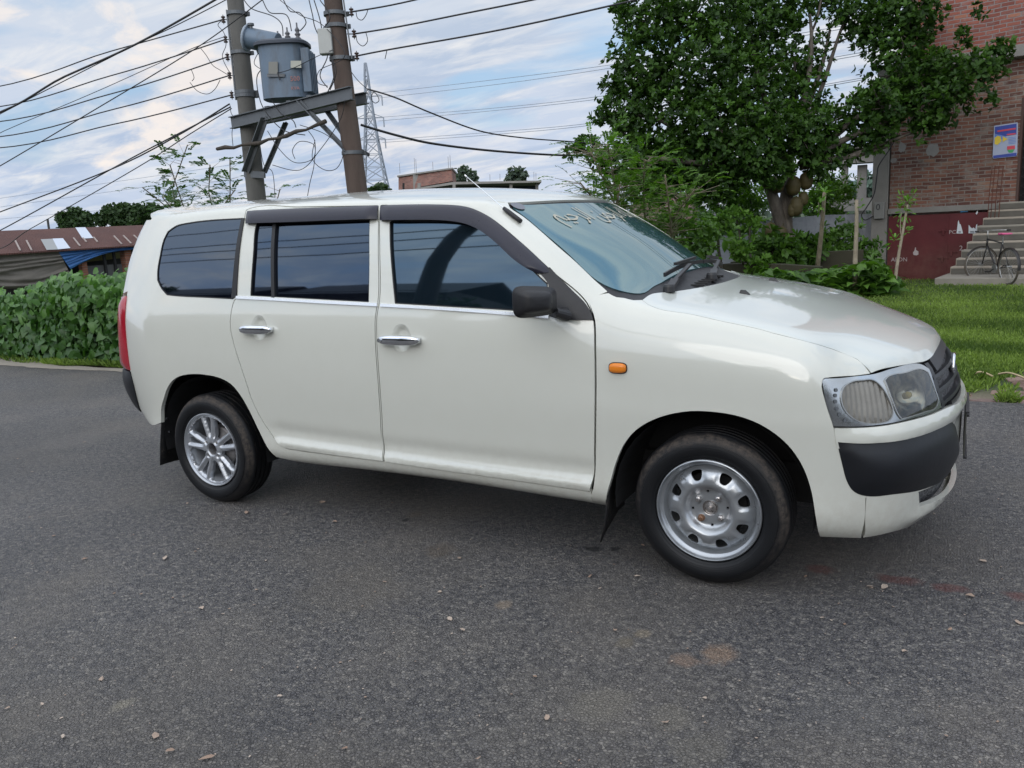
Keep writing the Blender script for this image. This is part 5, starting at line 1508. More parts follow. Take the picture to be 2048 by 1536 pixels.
A_ = lambda px, py, d: at(px, py, d)
feather_tree('drumstick_tree', G(400, 560)+V((0, 4, -.4)), [(A_(375, 290, 17.5), .22), (A_(340, 330, 17.5), .14), (A_(420, 330, 17.5), .14), (A_(285, 375, 17.3), .10), (A_(460, 318, 17.8), .12), (A_(325, 395, 17.3), .08), (A_(560, 378, 17.8), .10), (A_(470, 380, 17.8), .10)], 620, 'thin feathery drumstick tree rising behind the rear roof, beside the left concrete pole', length=.44, leaflet=.075, spread=.60, trunk_r=.03, mat=m_leaf('drumstick_leaf', (.020, .060, .012), (.060, .13, .025), .5, .3))
feather_tree('feathery_tree', G(1230, 600)+V((0, 2, 0)), [(A_(1180, 300, 12.8), .14), (A_(1215, 290, 12.8), .14), (A_(1160, 365, 12.7), .12), (A_(1290, 320, 12.9), .14), (A_(1330, 350, 12.9), .14), (A_(1240, 370, 12.7), .14), (A_(1390, 380, 13.2), .10)], 1000, 'light green feathery young tree over the far edge of the windscreen', length=.34, leaflet=.045, spread=.75, trunk_r=.03)
LB = m_leaf('bush_leaf', (.028, .075, .012), (.11, .22, .035), .45, .3)
LD = m_leaf('dull_leaf', (.016, .036, .010), (.050, .09, .022), .6, .25)
def bush_tree(name, blobs, n, label, cat='tree', group=None, per=6, L=.12, W=.5, mat=None, trunk=None, tr=.06, up=.3, shell=.3):
    lo = min((b[0]-V((0, 0, b[1]))).z for b in blobs); c = sum((b[0] for b in blobs), V((0, 0, 0)))/len(blobs)
    base = V(trunk) if trunk is not None else V((c.x, c.y, lo))
    t = empty(name, base, label, cat, group); P, D = crown_points(blobs, n, shell)
    rosettes('crown', P, D, per, L, W, mat or LB, t, .8, up)
    mb = MB()
    for b in blobs: limb(mb, base, b[0], tr, tr*.25, .06, 6, 6)
    mb.build('trunk', BARK, t, smooth=True); return t
# small shrubs and young plants between the tree and the wall
bush_tree('shrub', [B(1545, 500, 34, 17), B(1590, 505, 36, 17), B(1620, 500, 25, 17), B(1575, 530, 40, 17)], 260, 'dark broad-leaved shrub growing at the foot of the jackfruit tree', 'shrub', None, 7, .20, .42, LJ, trunk=G(1575, 575))
bush_tree('shrub', [B(1660, 480, 26, 18), B(1690, 470, 30, 18), B(1740, 500, 24, 17.5), B(1665, 520, 28, 17.5), B(1720, 520, 28, 17.5), B(1745, 540, 24, 17)], 300, 'loose light green shrub against the grey boundary wall', 'shrub', None, 6, .13, .45, LB, trunk=G(1700, 560))
bush_tree('shrub', [B(1400, 470, 36, 15.5), B(1350, 440, 30, 15.5), B(1440, 450, 28, 15.8), B(1405, 515, 30, 15.3)], 300, 'tangled bush with a forked dark stem behind the wipers', 'shrub', None, 6, .11, .5, LB, trunk=G(1440, 585))
bush_tree('shrub', [B(1480, 500, 22, 16), B(1500, 455, 24, 16.4), B(1470, 430, 20, 16.4), B(1520, 530, 22, 16)], 200, 'slender bright green bush left of the jackfruit trunk', 'shrub', None, 6, .11, .5, LF, trunk=G(1490, 580))
bush_tree('weeping_tree', [B(1500, 400, 46, 21), B(1460, 385, 40, 21), B(1420, 400, 40, 21), B(1640, 400, 50, 21), B(1680, 380, 36, 21.5), B(1660, 440, 30, 21)], 900, 'soft green weeping tree behind the jackfruit trunk', 'tree', None, 7, .14, .28, LF, trunk=G(1540, 545), up=-.5, shell=.1)
# banana plants
BAN = m_leaf('banana_leaf', (.07, .17, .02), (.16, .32, .05), .4, .4)
def banana(base, H, label, n=7, L=1.1):
    t = empty('banana_plant', base, label, 'banana plant', 'banana plants by the boundary wall'); mb = MB(); mb.tube([base, base+V((.02, 0, H*.5)), base+V((0, 0, H))], [.07, .06, .04], 10); mb.build('stem', simple('banana_stem', (.20, .24, .09), .7), t, smooth=True)
    for k in range(n):
        a = 2*pi*k/n+random.random()*.6; el = random.uniform(.5, 1.25); m2 = MB(); vs = []; N = 12; d = V((cos(a), sin(a), 0)); s = V((-sin(a), cos(a), 0)); top = base+V((0, 0, H)); l = L*random.uniform(.8, 1.1)
        for i in range(N+1):
            u = i/N; p = top+d*l*u*cos(el*(1-u*.6))+V((0, 0, l*(sin(el)*u-.75*u*u*(1.3-el*.6)))); w = .15*l*sin(pi*min(1, .08+u*.92))**.6
            vs += [p-s*w+V((0, 0, .03*sin(i*2.4)-.3*w)), p, p+s*w+V((0, 0, .03*sin(i*1.9)-.3*w))]
        m2.add(vs, [(3*i+j, 3*i+j+1, 3*i+4+j, 3*i+3+j) for i in range(N) for j in range(2)]); o = m2.build('leaf', BAN, t, smooth=True); rnd_attr(o.data, np.full(len(o.data.vertices), random.random()))
for q, H, l in (((1395, 575), 1.0, 'banana plant with one tall upright leaf, nearest the windscreen edge'), ((1470, 570), 1.1, 'bright banana plant between the forked bush and the jackfruit trunk'), ((1340, 580), 1.1, 'banana plant half hidden behind the far windscreen pillar'), ((1520, 565), .8, 'low banana plant just left of the jackfruit trunk')): banana(G(*q)+V((0, 0, 0)), H, l)
# three bare cut saplings on the lawn
def sapling(b, tp, r, label, tufts, extra=()):
    t = empty('sapling', b, label, 'sapling', 'cut saplings planted on the lawn'); mb = MB(); pts = limb(mb, b-V((0, 0, .05)), tp, r, r*.62, .015, 8, 10)
    for e, rr in extra: limb(mb, pts[5], e, rr, rr*.4, .05, 4, 6)
    mb.build('trunk', BARKP, t, smooth=True); PP = []; DD = []
    for c, rad, n in tufts:
        for k in range(n): d = rand_dirs(1)[0]; PP.append(np.array(c)+d*rad*rng.random()); DD.append(d+np.array([0, 0, .3]))
    PP = np.array(PP); DD = np.array(DD); L = rng.uniform(.07, .13, len(PP)); leaves('foliage', PP, DD, np.array([0, 0, 1.0])+.4*rng.normal(size=PP.shape), L, L*.4, BAN, t)
sb = G(1630, 575); st = at(1649, 385, 15.6); sapling(sb, st, .055, 'leaning pale sapling trunk, left of the three by the lawn', [(st, .18, 26), (at(1640, 410, 15.6), .2, 14)], [(at(1637, 405, 15.6), .012)])
sb = G(1711, 590); st = at(1713, 400, 14.7); sapling(sb, st, .05, 'straight bare sapling trunk in the middle of the three by the lawn', [(at(1713, 415, 14.7), .2, 10)])
sb = G(1788, 584); st = at(1815, 410, 15.2); sapling(sb, st, .034, 'sapling with fresh light green tufts in front of the red gate', [(at(1815, 403, 15.2), .20, 44), (at(1808, 420, 15.2), .18, 24), (at(1790, 480, 15.1), .16, 20), (at(1806, 462, 15.1), .12, 10)], [(at(1792, 480, 15.1), .012), (at(1803, 425, 15.1), .012)])
# low leafy ground cover round the saplings
PPg = []
for k in range(2300):
    px = rng.uniform(1490, 1800); top = interp([(1490, 560), (1540, 535), (1600, 548), (1680, 535), (1750, 520), (1800, 565)], px); py = rng.uniform(top, 600)
    d = rng.uniform(14.0, 16.6); PPg.append(at(px, py, d))
PPg = np.array([list(p) for p in PPg]); PPg = PPg[PPg[:, 2] > -.3]; PPg = PPg[PPg[:, 2] < .75]; n = len(PPg)
_L = rng.uniform(.14, .26, n); o = leaves('ground_cover', PPg, norm(rng.normal(size=(n, 3))*[1, 1, .2]), np.array([0, 0, 1.0])+.35*rng.normal(size=(n, 3)), _L, _L*.62, LB, None, None, .12, .25, True); tag(o, 'low broad-leaved weeds round the feet of the three saplings', 'weeds', kind='stuff')
# ---------------------------------------------------------------- hedge at the left
LH = m_leaf('hedge_leaf', (.032, .09, .020), (.13, .27, .06), .42, .28, .45)
def hedge():
    n = 11000; PP = []; DD = []; UU = []; RV = []
    base = V((-6.6, 2.9, 0)); t = empty('hedge', base, 'dense leafy green hedge beside the road at the far left behind the car', 'hedge')
    topz = lambda px: interp([(-60, 600), (0, 582), (50, 574), (85, 566), (110, 553), (160, 545), (205, 546), (255, 562), (300, 578), (360, 600)], px)
    for k in range(n):
        px = rng.uniform(-90, 380); d = 9.6-.0038*px+rng.uniform(-.1, 1.3)
        tp = topz(px)+rng.normal()*5; f = rng.random()**.85; py = tp+(728-tp)*f
        dd = d-.45*sin(pi*f)*1.0-(.25 if f > .15 else 0)+(.5*(1-f)) + .35*noise.noise(V((px*.02, py*.03, 0)))
        p = at(px, py, dd)
        if p.y < edge_y(p.x)+.30: p = p+V((0, edge_y(p.x)+.30+.25*rng.random()-p.y, 0))
        if p.z < .06: p.z = .06+rng.random()*.25
        if noise.noise(V((px*.022, py*.03, 5))) > .22-.25*f and rng.random() < .8: p = p+V((.05, .45, 0))
        PP.append(list(p)); o = np.array([.15, -1, .35+.9*(f < .12)]); a = norm((o+.55*rng.normal(size=3))[None])[0]
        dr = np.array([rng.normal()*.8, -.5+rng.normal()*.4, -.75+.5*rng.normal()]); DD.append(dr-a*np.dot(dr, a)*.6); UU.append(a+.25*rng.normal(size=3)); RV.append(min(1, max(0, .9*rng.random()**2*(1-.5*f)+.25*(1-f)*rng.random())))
    L = rng.uniform(.055, .13, n); leaves('foliage', np.array(PP), np.array(DD), np.array(UU), L, L*.78, LH, t, np.array(RV), .14, .22, True)
    mb = MB()
    for k in range(40):
        px = rng.uniform(-60, 330); b = at(px, 722, 11.0-.0035*px); tp = at(px+rng.normal()*25, rng.uniform(580, 660), 10.9-.0035*px); limb(mb, V((b.x, b.y, 0)), tp, .012, .005, .05, 5, 5)
    mb.build('stem', BARK, t, smooth=True)
    return t
hedge()
# strip of grass and weeds between hedge and road
# ---------------------------------------------------------------- grass
GL = m_leaf('grass_blade', (.060, .108, .020), (.24, .34, .075), .6, .3, .25)
def grass(name, P, h, label):
    n = len(P); D = norm(rng.normal(size=(n, 3))*[.55, .55, 0]+[0, 0, 1.0]); L = h*rng.uniform(.5, 1.3, n); U = norm(rng.normal(size=(n, 3))*[1, 1, .1])
    pt = np.array([noise.noise(V((p[0]*.8, p[1]*.8, 0))) for p in P])
    o = leaves(name, P, D, U, L, L*.16+.002, GL, None, np.clip(.42+.8*pt+.22*rng.normal(size=n), 0, 1), .05, .25); tag(o, label, 'grass', kind='stuff'); return o
def brick_y(x): return edge_y(x)+.42+min(1.5, max(0, x-3.38)*2.6)
PP = []
while len(PP) < 76000:
    px = rng.uniform(1530, 2120); py = 548+(812-548)*rng.random()**1.0
    p = G(px, py)
    if p.y < brick_y(p.x)+.06*noise.noise(V((p.x*6, p.y*6, 0)))-(.12 if rng.random() < .12 else 0) or p.y > 18: continue
    q = p+V((rng.normal()*.02, rng.normal()*.05, 0)); PP.append((q.x, q.y, gz(q.x, q.y)-.004))
PP = np.array(PP); grass('lawn_grass', PP, .055, 'short green lawn grass on the bank beyond the road')
PP = []
for k in range(9000):
    px = rng.uniform(60, 300); x = rng.uniform(-8.5, -3.6); y = edge_y(x)+.18+rng.random()**1.5*.55+.12*noise.noise(V((x*1.6, 0, 0))); 
    if x < -6.2 and rng.random() < .75: continue
    PP.append((x, y, .0))
for k in range(5200):
    x = rng.uniform(3.2, 4.6); y = edge_y(x)+.03+rng.random()*(.14 if k % 2 else 1.2)
    if noise.noise(V((x*4, y*5, 7))) > (.16 if k % 2 else .48): PP.append((x, y, -.01))
grass('verge_grass', np.array(PP), .07, 'ragged roadside grass along the edge of the asphalt')
# ---------------------------------------------------------------- distant trees
def far_tree(blobs, n, label, L=.34, mat=LD, name='far_tree', base=None): return bush_tree(name, blobs, n, label, 'tree', 'trees far beyond the road', 4, L, .7, mat, trunk=base, tr=.25, shell=.1)
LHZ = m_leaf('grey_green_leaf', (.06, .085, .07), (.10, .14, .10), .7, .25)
FT = m_leaf('mid_green_leaf', (.018, .042, .014), (.055, .10, .034), .6, .25)
far_tree([B(152, 434, 17, 60), B(172, 440, 14, 60), B(128, 439, 13, 60), B(140, 450, 18, 60), B(165, 455, 20, 60)], 1300, 'round dark tree beyond the rusty roof, left of the pair', .26, FT)
far_tree([B(222, 428, 17, 60), B(250, 422, 15, 60), B(278, 427, 17, 60), B(305, 424, 16, 60), B(202, 440, 12, 60), B(240, 444, 18, 60), B(275, 446, 20, 60), B(322, 440, 18, 60)], 2300, 'wide dark tree beyond the rusty roof, right of the pair', .26, FT)
far_tree([B(925, 345, 13, 90), B(940, 352, 12, 90), B(920, 358, 10, 90), B(950, 360, 9, 90)], 260, 'wispy tree behind the unfinished brick building, left one', .34, LHZ)
far_tree([B(1030, 348, 14, 90), B(1045, 352, 12, 90), B(1022, 358, 10, 90), B(1040, 362, 10, 90)], 300, 'wispy tree behind the unfinished brick building, right one', .34, LHZ)
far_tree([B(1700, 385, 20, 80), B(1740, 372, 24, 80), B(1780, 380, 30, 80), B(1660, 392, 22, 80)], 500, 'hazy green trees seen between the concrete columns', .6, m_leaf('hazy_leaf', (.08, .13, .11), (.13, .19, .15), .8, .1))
far_tree([B(760, 384, 14, 70), B(745, 386, 8, 70), B(775, 388, 10, 70)], 160, 'low bush beside the foot of the lattice tower', .4)

# low belt of woodland on the horizon
n = 9000; aa = rng.uniform(radians(20), radians(178), n); rr_ = rng.uniform(150, 185, n); hh = np.array([3.2+1.5*noise.noise(V((a*22, 0, 0)))+.8*noise.noise(V((a*90, 3, 0))) for a in aa])
P = np.stack([rr_*np.cos(aa), rr_*np.sin(aa), -1.2+(hh+1.2)*rng.random(n)**.7], 1); _L = rng.uniform(.9, 1.8, n)
o = leaves('distant_woodland', P, rand_dirs(n), rand_dirs(n), _L, _L*.7, m_leaf('hazy_far_leaf', (.035, .055, .040), (.07, .10, .065), .8, .1)); tag(o, 'low belt of far-off trees along the horizon', 'woodland', kind='stuff')
# ================================================================ brick house on the right (frame: a along the wall to the right, b towards the road, z up)
UA = V((cos(radians(10)), -sin(radians(10)), 0)); UB = V((-sin(radians(10)), -cos(radians(10)), 0)); RB = radians(-10)
O0 = on_z(1773, 557, -.42)
MBF = Matrix((UA, UB, V((0, 0, 1)))).transposed()
def BW(a, b, z): return V((O0.x, O0.y, 0))+UA*a+UB*b+V((0, 0, z))
def pxB(px, py, b=0.0):
    """pixel onto the plane b=const -> (a, z)"""
    d = ray(px, py); o = V((O0.x, O0.y, 0))+UB*b; t = (o-CC).dot(UB)/d.dot(UB); p = CC+d*t; return ((p-o).dot(UA), p.z)
def bbx(mb, a0, a1, b0, b1, z0, z1, mi=0):
    mb.box(BW((a0+a1)/2, (b0+b1)/2, (z0+z1)/2), (abs(a1-a0), abs(b1-b0), abs(z1-z0)), RB, mi)
def m_brick(name, c1, c2, c3, mort, sc=1.0, rot=0.0, smear=.5):
    t = NT(name); p = t.pos(); q = t.mapv(p, (1, 1, 1), (0, 0, rot))
    s = t.n('ShaderNodeSeparateXYZ', ins={0: q}).outputs
    wob = t.math('MULTIPLY_ADD', t.noise(q, 1.2, 3), .06, 0)
    uv = t.n('ShaderNodeCombineXYZ', ins={0: t.math('ADD', s[0], s[1] if rot == 99 else 0.0), 1: t.math('ADD', s[2], wob), 2: 0.0}).outputs[0]
    br = t.n('ShaderNodeTexBrick', offset=.5, ins={0: uv, 'Scale': 1.0, 'Mortar Size': .012, 'Mortar Smooth': .35, 'Brick Width': .255, 'Row Height': .084, 'Bias': -.1, 'Color1': (0, 0, 0, 1), 'Color2': (1, 1, 1, 1), 'Mortar': (.5, .5, .5, 1)})
    r = t.n('ShaderNodeSeparateColor', ins={0: br.outputs[0]}).outputs[0]
    c = t.ramp(r, [(.0, c1), (.45, c2), (.80, c2), (.97, c3)])
    n = t.noise(p, 9, 6, .7); n2 = t.noise(p, 1.1, 4, .6)
    c = t.mix(t.math('MULTIPLY', n, .6), c, t.mix(1.0, c, (.55, .5, .5, 1), 'MULTIPLY'))
    fac = t.math('ADD', br.outputs[1], t.math('MULTIPLY', t.ramp(t.noise(t.mapv(p, (1, 1, 1.8)), 3.2, 7, .72), [(.50, 0), (.66, 1)]), smear), clamp=True)
    c = t.mix(t.math('MULTIPLY', fac, .85), c, t.mix(n, (*[m*.8 for m in mort], 1), (*mort, 1)))
    c = t.mix(t.math('MULTIPLY', t.ramp(n2, [(.4, 0), (.75, 1)]), .35), c, (.05, .045, .045, 1))
    h = t.math('ADD', t.math('MULTIPLY', br.outputs[1], -.6), t.math('MULTIPLY', n, .4))
    return t.pbr(c, .9, 0, Normal=t.bump(h, .8, .02))
BRK = m_brick('dark_red_brickwork', (.115, .045, .034), (.225, .098, .066), (.36, .23, .15), (.27, .25, .22), rot=radians(10), smear=.9)
BRKU = m_brick('fresh_red_brickwork', (.23, .068, .048), (.34, .11, .075), (.46, .22, .13), (.28, .26, .25), rot=radians(10), smear=.6)
CONC = simple('weathered_concrete', (.21, .20, .185), .92, 0, .3, 3, .5, 30)
CONCL = simple('pale_concrete_step', (.31, .27, .22), .9, 0, .22, 4, .4, 40)
def m_gate():
    t = NT('maroon_gate_paint'); p = t.pos(); n = t.noise(p, 2.2, 6, .65); s = t.n('ShaderNodeSeparateXYZ', ins={0: p}).outputs
    c = t.mix(t.ramp(n, [(.3, 0), (.7, 1)]), (.085, .010, .014, 1), (.12, .018, .022, 1))
    d = t.math('MULTIPLY', t.ramp(s[2], [(0, 1), (.5, 0)]), t.ramp(t.noise(p, 5, 6, .7), [(.35, .2), (.7, 1)]))
    c = t.mix(t.math('MULTIPLY', d, .35), c, (.20, .12, .09, 1))
    return t.pbr(c, .5, .2, Normal=t.bump(t.noise(p, 3, 2), .15, .04))
GATE = m_gate()
house = empty('brick_house', BW(1.5, 0, -.4), 'two-storey red brick house with bare brick walls behind the bicycle, cut by the right edge', 'house')
# pixel measures
aP0, _ = pxB(1741, 500); aP1, _ = pxB(1771, 500); aL = 0.0
zl0 = pxB(1790, 428)[1]; zl1 = pxB(1790, 417)[1]; zs0 = pxB(1950, 110)[1]; 
aD, _ = pxB(2032, 380); aR = 9.0
z_s0 = pxB(2040, 112, .25)[1]; z_s1 = pxB(2040, 88, .25)[1]
mb = MB(); bbx(mb, .0, aD, -.28, 0, zl1, z_s0-.0); bbx(mb, aD+1.1, aR, -.28, 0, zl1, z_s0); bbx(mb, aD, aD+1.1, -.28, 0, zl1+2.2, z_s0)
bbx(mb, -.02, .24, -7.5, -.28, -.5, z_s0); bbx(mb, .24, aR, -7.5, -7.25, -.5, z_s0)
mb.build('lower_wall', BRK, house)
mb = MB(); bbx(mb, pxB(1905, 60)[0]-.9, aR, -.22, .06, z_s1, 8.5); bbx(mb, pxB(1905, 60)[0]-.9, pxB(1905, 60)[0]-.64, -7.5, -.22, z_s1, 8.5); mb.build('upper_wall', BRKU, house)
mb = MB(); bbx(mb, -.30, aR, -7.6, .25, z_s0, z_s1); mb.build('floor_slab', CONC, house, bevel=.01)
mb = MB(); bbx(mb, -.02, aD+2.2, -.25, .05, zl0, zl1); mb.build('plinth_beam', CONC, house, bevel=.01)
# concrete corner pillar
mb = MB(); bbx(mb, aP0, -.03, -.30, .035, -.6, z_s0); mb.build('corner_pillar', CONC, house, bevel=.012)
# folding grille door, mostly cut by the frame
dg = MB()
for k in range(9): a = aD+.02+k*.12; bbx(dg, a, a+.025, -.18, -.15, zl1, zl1+2.2)
o = dg.build('grille_door', simple('dark_steel', (.035, .03, .03), .6, .4, .3, 20), house)
m2 = MB()
for k in range(9):
    a = aD+.02+k*.12
    for j in range(11):
        z = zl1+.1+j*.2; m2.beam(BW(a, -.13, z), BW(a+.12, -.13, z+.1), .012, .006); m2.beam(BW(a, -.13, z+.1), BW(a+.12, -.13, z), .012, .006)
m2.build('lattice_bars', simple('dark_steel_bar', (.04, .034, .034), .6, .4, .3, 20), o)
mb = MB(); bbx(mb, aD, aD+.05, -.2, .01, zl1, zl1+2.2); bbx(mb, aD+1.05, aD+1.1, -.2, .01, zl1, zl1+2.2); mb.build('door_frame', simple('brown_frame', (.06, .03, .022), .6), house)
mb = MB(); bbx(mb, aD, aD+1.1, -.27, -.24, zl1, zl1+2.2); mb.build('door_backing', DARK, house)
# plaster patches and small marks on the brick face
mk = simple('cement_patch', (.25, .24, .23), .95, 0, .2, 8, .4, 40)
for (x0, y0, w, h) in ((1865, 300, 12, 12), (1804, 295, 7, 10), (1787, 321, 6, 5)):
    c = pxB(x0, y0, .004); k = 19.5/FPX; n = 14; mb = MB(); vv = [BW(c[0]+w*k*cos(2*pi*i/n)*random.uniform(.75, 1.15), .006, c[1]+h*k*sin(2*pi*i/n)*random.uniform(.75, 1.15)) for i in range(n)]
    mb.add(vv, [tuple(range(n))]); mb.build('cement_patch', mk, house)
# red gate in the basement, graffiti, torn posters
gate = empty('metal_gate', BW(1.2, .02, -.42), 'dark maroon metal double gate with scratched paint under the brick house wall', 'gate')
aG = pxB(1893, 500)[0]; aGr = pxB(2000, 500)[0]
mb = MB(); bbx(mb, 0, aG-.015, -.05, .0, -.6, zl0-.05); mb.build('gate_leaf', GATE, gate)
mb = MB(); bbx(mb, aG+.015, aGr+.4, -.05, .0, -.6, zl0-.05); mb.build('gate_leaf', GATE, gate)
mb = MB(); bbx(mb, aG-.015, aG+.015, -.04, .012, -.6, zl0-.05); mb.build('gate_seam_bar', GATE, gate)
for (x, y, w) in ((1888, 462, 14), (1886, 516, 16), (1904, 504, 16)):
    c = pxB(x, y, .0); k = 19.6/FPX; mb = MB(); bbx(mb, c[0]-w*k*.6, c[0]+w*k*.6, .002, .03, c[1]-.012, c[1]+.012); bbx(mb, c[0]-.03, c[0]+.01, .002, .04, c[1]-.09, c[1]+.03); mb.build('gate_bolt', GATE, gate)
# slope of the wall under the gate head
CHK = simple('chalk', (.42, .36, .36), .9); WHT = simple('torn_paper_white', (.62, .66, .70), .8, 0, .1, 20); BLU = simple('torn_paper_blue', (.10, .30, .55), .8)
def flat(pts, mat, name, par, b=.004, px=True, th=.0):
    mb = MB(); vv = [BW(*(lambda c: (c[0], b, c[1]))(pxB(x, y, b))) for x, y in pts]; mb.add(vv, [tuple(range(len(vv)))]); return mb.build(name, mat, par)
def cr(pts): return [(1840+x/7.68, 380+y/7.68) for x, y in pts]
def decal_text(txt, px, py, hpx, mat, par, name, b=.006, rot=0, wx=1.0, frame=None):
    me = text_mesh(txt, 1.0, 2)
    if not len(me.vertices): return
    xs = [v.co.x for v in me.vertices]; ys = [v.co.y for v in me.vertices]; H = max(ys)-min(ys); cx0 = (max(xs)+min(xs))/2; cy0 = (max(ys)+min(ys))/2
    c = pxB(px, py, b); k = hpx*19.6/FPX/H
    for v in me.vertices: v.co = BW(c[0]+(v.co.x-cx0)*k*wx, b, c[1]+(v.co.y-cy0)*k)
    return wlink(name, me, mat, par, False)
decal_text('APON', 1798, 519, 8, CHK, gate, 'graffiti', wx=.95); decal_text('2', 1922, 496, 9, CHK, gate, 'graffiti'); decal_text('PC', 1905, 464, 7, CHK, gate, 'graffiti')
mb = MB(); flat([(1830, 495), (1832, 495), (1832, 500), (1837, 503), (1837, 509), (1833, 511), (1827, 510), (1826, 505), (1829, 501)], CHK, 'chalk_bulb_drawing', gate)
for i, (pts, m, l) in enumerate(((cr([(560, 668), (575, 560), (582, 490), (592, 462), (608, 520), (625, 530), (650, 620), (660, 668)]), WHT, 'left torn remnant of white poster on the maroon gate'), (cr([(745, 665), (748, 535), (775, 570), (800, 590), (825, 575), (850, 600), (862, 535), (880, 520), (875, 650), (840, 668)]), WHT, 'right torn remnant of white poster on the maroon gate'), (cr([(610, 312), (740, 308), (730, 335), (625, 342)]), BLU, 'blue paper scrap stuck high on the maroon gate'), (cr([(855, 365), (870, 330), (888, 312), (890, 350), (872, 378)]), WHT, 'small pale paper scrap near the upper right of the gate'))):
    o = flat(pts, m, 'torn_poster', None, .008); tag(o, l, 'poster', 'torn posters on the gate')
    if i < 2:
        for yy in ((632, 640), (650, 656)): flat(cr([(590 if i == 0 else 770, yy[0]), (630 if i == 0 else 835, yy[0]), (630 if i == 0 else 835, yy[1]), (590 if i == 0 else 770, yy[1])]), simple('ink', (.03, .04, .08), .7), 'print_line', o, .011)
# printed banner on the wall
def c5(pts): return [(1650+x/3.658, 180+y/3.658) for x, y in pts]
ban = empty('poster', BW(pxB(2010, 280)[0], .03, pxB(2010, 280)[1]), 'white and blue printed poster hung on the upper brick wall beside the grille door', 'poster')
PW = simple('poster_white', (.34, .38, .50), .6, 0, .05, 10); PBd = simple('poster_blue', (.035, .06, .30), .6); PB2 = simple('poster_light_blue', (.12, .22, .55), .6); PR = simple('poster_red', (.55, .06, .09), .6); PY = simple('poster_yellow', (.65, .48, .05), .6); PG = simple('poster_green', (.05, .30, .12), .6)
def fl(pts, m, nm, b): return flat(c5(pts), m, nm, ban, b)
fl([(1238, 262), (1408, 236), (1412, 250), (1406, 470), (1398, 485), (1232, 503), (1226, 490)], PW, 'sheet', .03)
fl([(1243, 270), (1402, 245), (1401, 325), (1320, 338), (1242, 320)], PBd, 'blue_header', .033); fl([(1242, 322), (1290, 330), (1330, 345), (1300, 362), (1243, 350)], PB2, 'blue_sweep', .034)
fl([(1262, 296), (1396, 276), (1396, 288), (1262, 308)], PR, 'red_title_line', .036); fl([(1330, 322), (1396, 314), (1396, 324), (1330, 332)], PR, 'red_title_line', .036)
fl([(1242, 350), (1262, 335), (1285, 340), (1290, 375), (1262, 402), (1240, 395)], PY, 'yellow_round_mark', .037); fl([(1300, 338), (1336, 358), (1300, 382)], PY, 'yellow_triangle', .038)
fl([(1332, 412), (1390, 405), (1389, 432), (1332, 438)], PR, 'red_panel', .036); fl([(1334, 438), (1389, 432), (1372, 458), (1345, 458)], PG, 'green_panel', .036)
for k in range(5): fl([(1342, 348+11*k), (1396, 341+11*k), (1396, 345+11*k), (1342, 352+11*k)], PB2, 'text_line', .036)
fl([(1230, 480), (1402, 458), (1400, 482), (1232, 500)], PBd, 'blue_footer', .034)
# meter box with a painted zero on the pillar
meter = empty('meter_box', BW(pxB(1757, 415)[0], .1, pxB(1757, 415)[1]), 'small grey meter box marked with a zero on the concrete pillar', 'meter box')
am0, zm0 = pxB(1748, 438, .12); am1, zm1 = pxB(1769, 404, .12)
mb = MB(); bbx(mb, am0, am1, .035, .14, zm0, zm1); mb.build('box', simple('meter_grey', (.20, .20, .19), .6), meter, bevel=.01); decal_text('0', 1756, 414, 12, simple('black_paint', (.015, .015, .02), .6), meter, 'painted_zero', b=.143)
wire_m = simple('black_cable', (.015, .015, .017), .55)
def cable(name, pts, r, label=None, cat='cable', group=None, parent=None, n=4, mat=None, sag=0):
    """smooth tube through 3-D points"""
    P = [V(p) for p in pts]; out = []
    for i in range(len(P)-1):
        p0 = P[max(0, i-1)]; p1 = P[i]; p2 = P[i+1]; p3 = P[min(len(P)-1, i+2)]; m = max(2, int(8 if len(P) > 2 else 14))
        for k in range(m):
            t = k/m; q = .5*((2*p1)+(p2-p0)*t+(2*p0-5*p1+4*p2-p3)*t*t+(3*p1-p0-3*p2+p3)*t**3)
            if sag: q = q-V((0, 0, sag*4*t*(1-t)))
            out.append(q)
    out.append(P[-1]); mb = MB(); mb.tube(out, r, n); o = mb.build(name, mat or wire_m, parent, smooth=True)
    if label: tag(o, label, cat, group)
    return o
W_ = lambda x, y, b=.12: BW(pxB(x, y, b)[0], b, pxB(x, y, b)[1])
cable('cable', [W_(1797, 232), W_(1797, 262), W_(1780, 297), W_(1758, 330), W_(1754, 350), W_(1748, 388), W_(1733, 415), W_(1723, 430), W_(1730, 440), W_(1747, 432)], .013, 'black supply cable looping down the pillar to the meter box', 'cable')
# reinforcing rods standing in front of the steps
rods = simple('rusty_rod', (.11, .035, .022), .8, .3, .3, 20)
for i, x in enumerate((1975, 1981, 1989, 1997)):
    a, z0 = pxB(x, 433, .9); _, z1 = pxB(x+2, 332, .9); l = ['leftmost', 'second', 'third', 'rightmost'][i]
    mb = MB(); mb.tube([BW(a, .9, z0-.5), BW(a+.01, .9, (z0+z1)/2), BW(a+.03, .9, z1)], .009, 6); o = mb.build('steel_rod', rods); tag(o, f'{l} of the four rusty steel rods standing up from the steps', 'steel rod', 'steel rods above the steps')
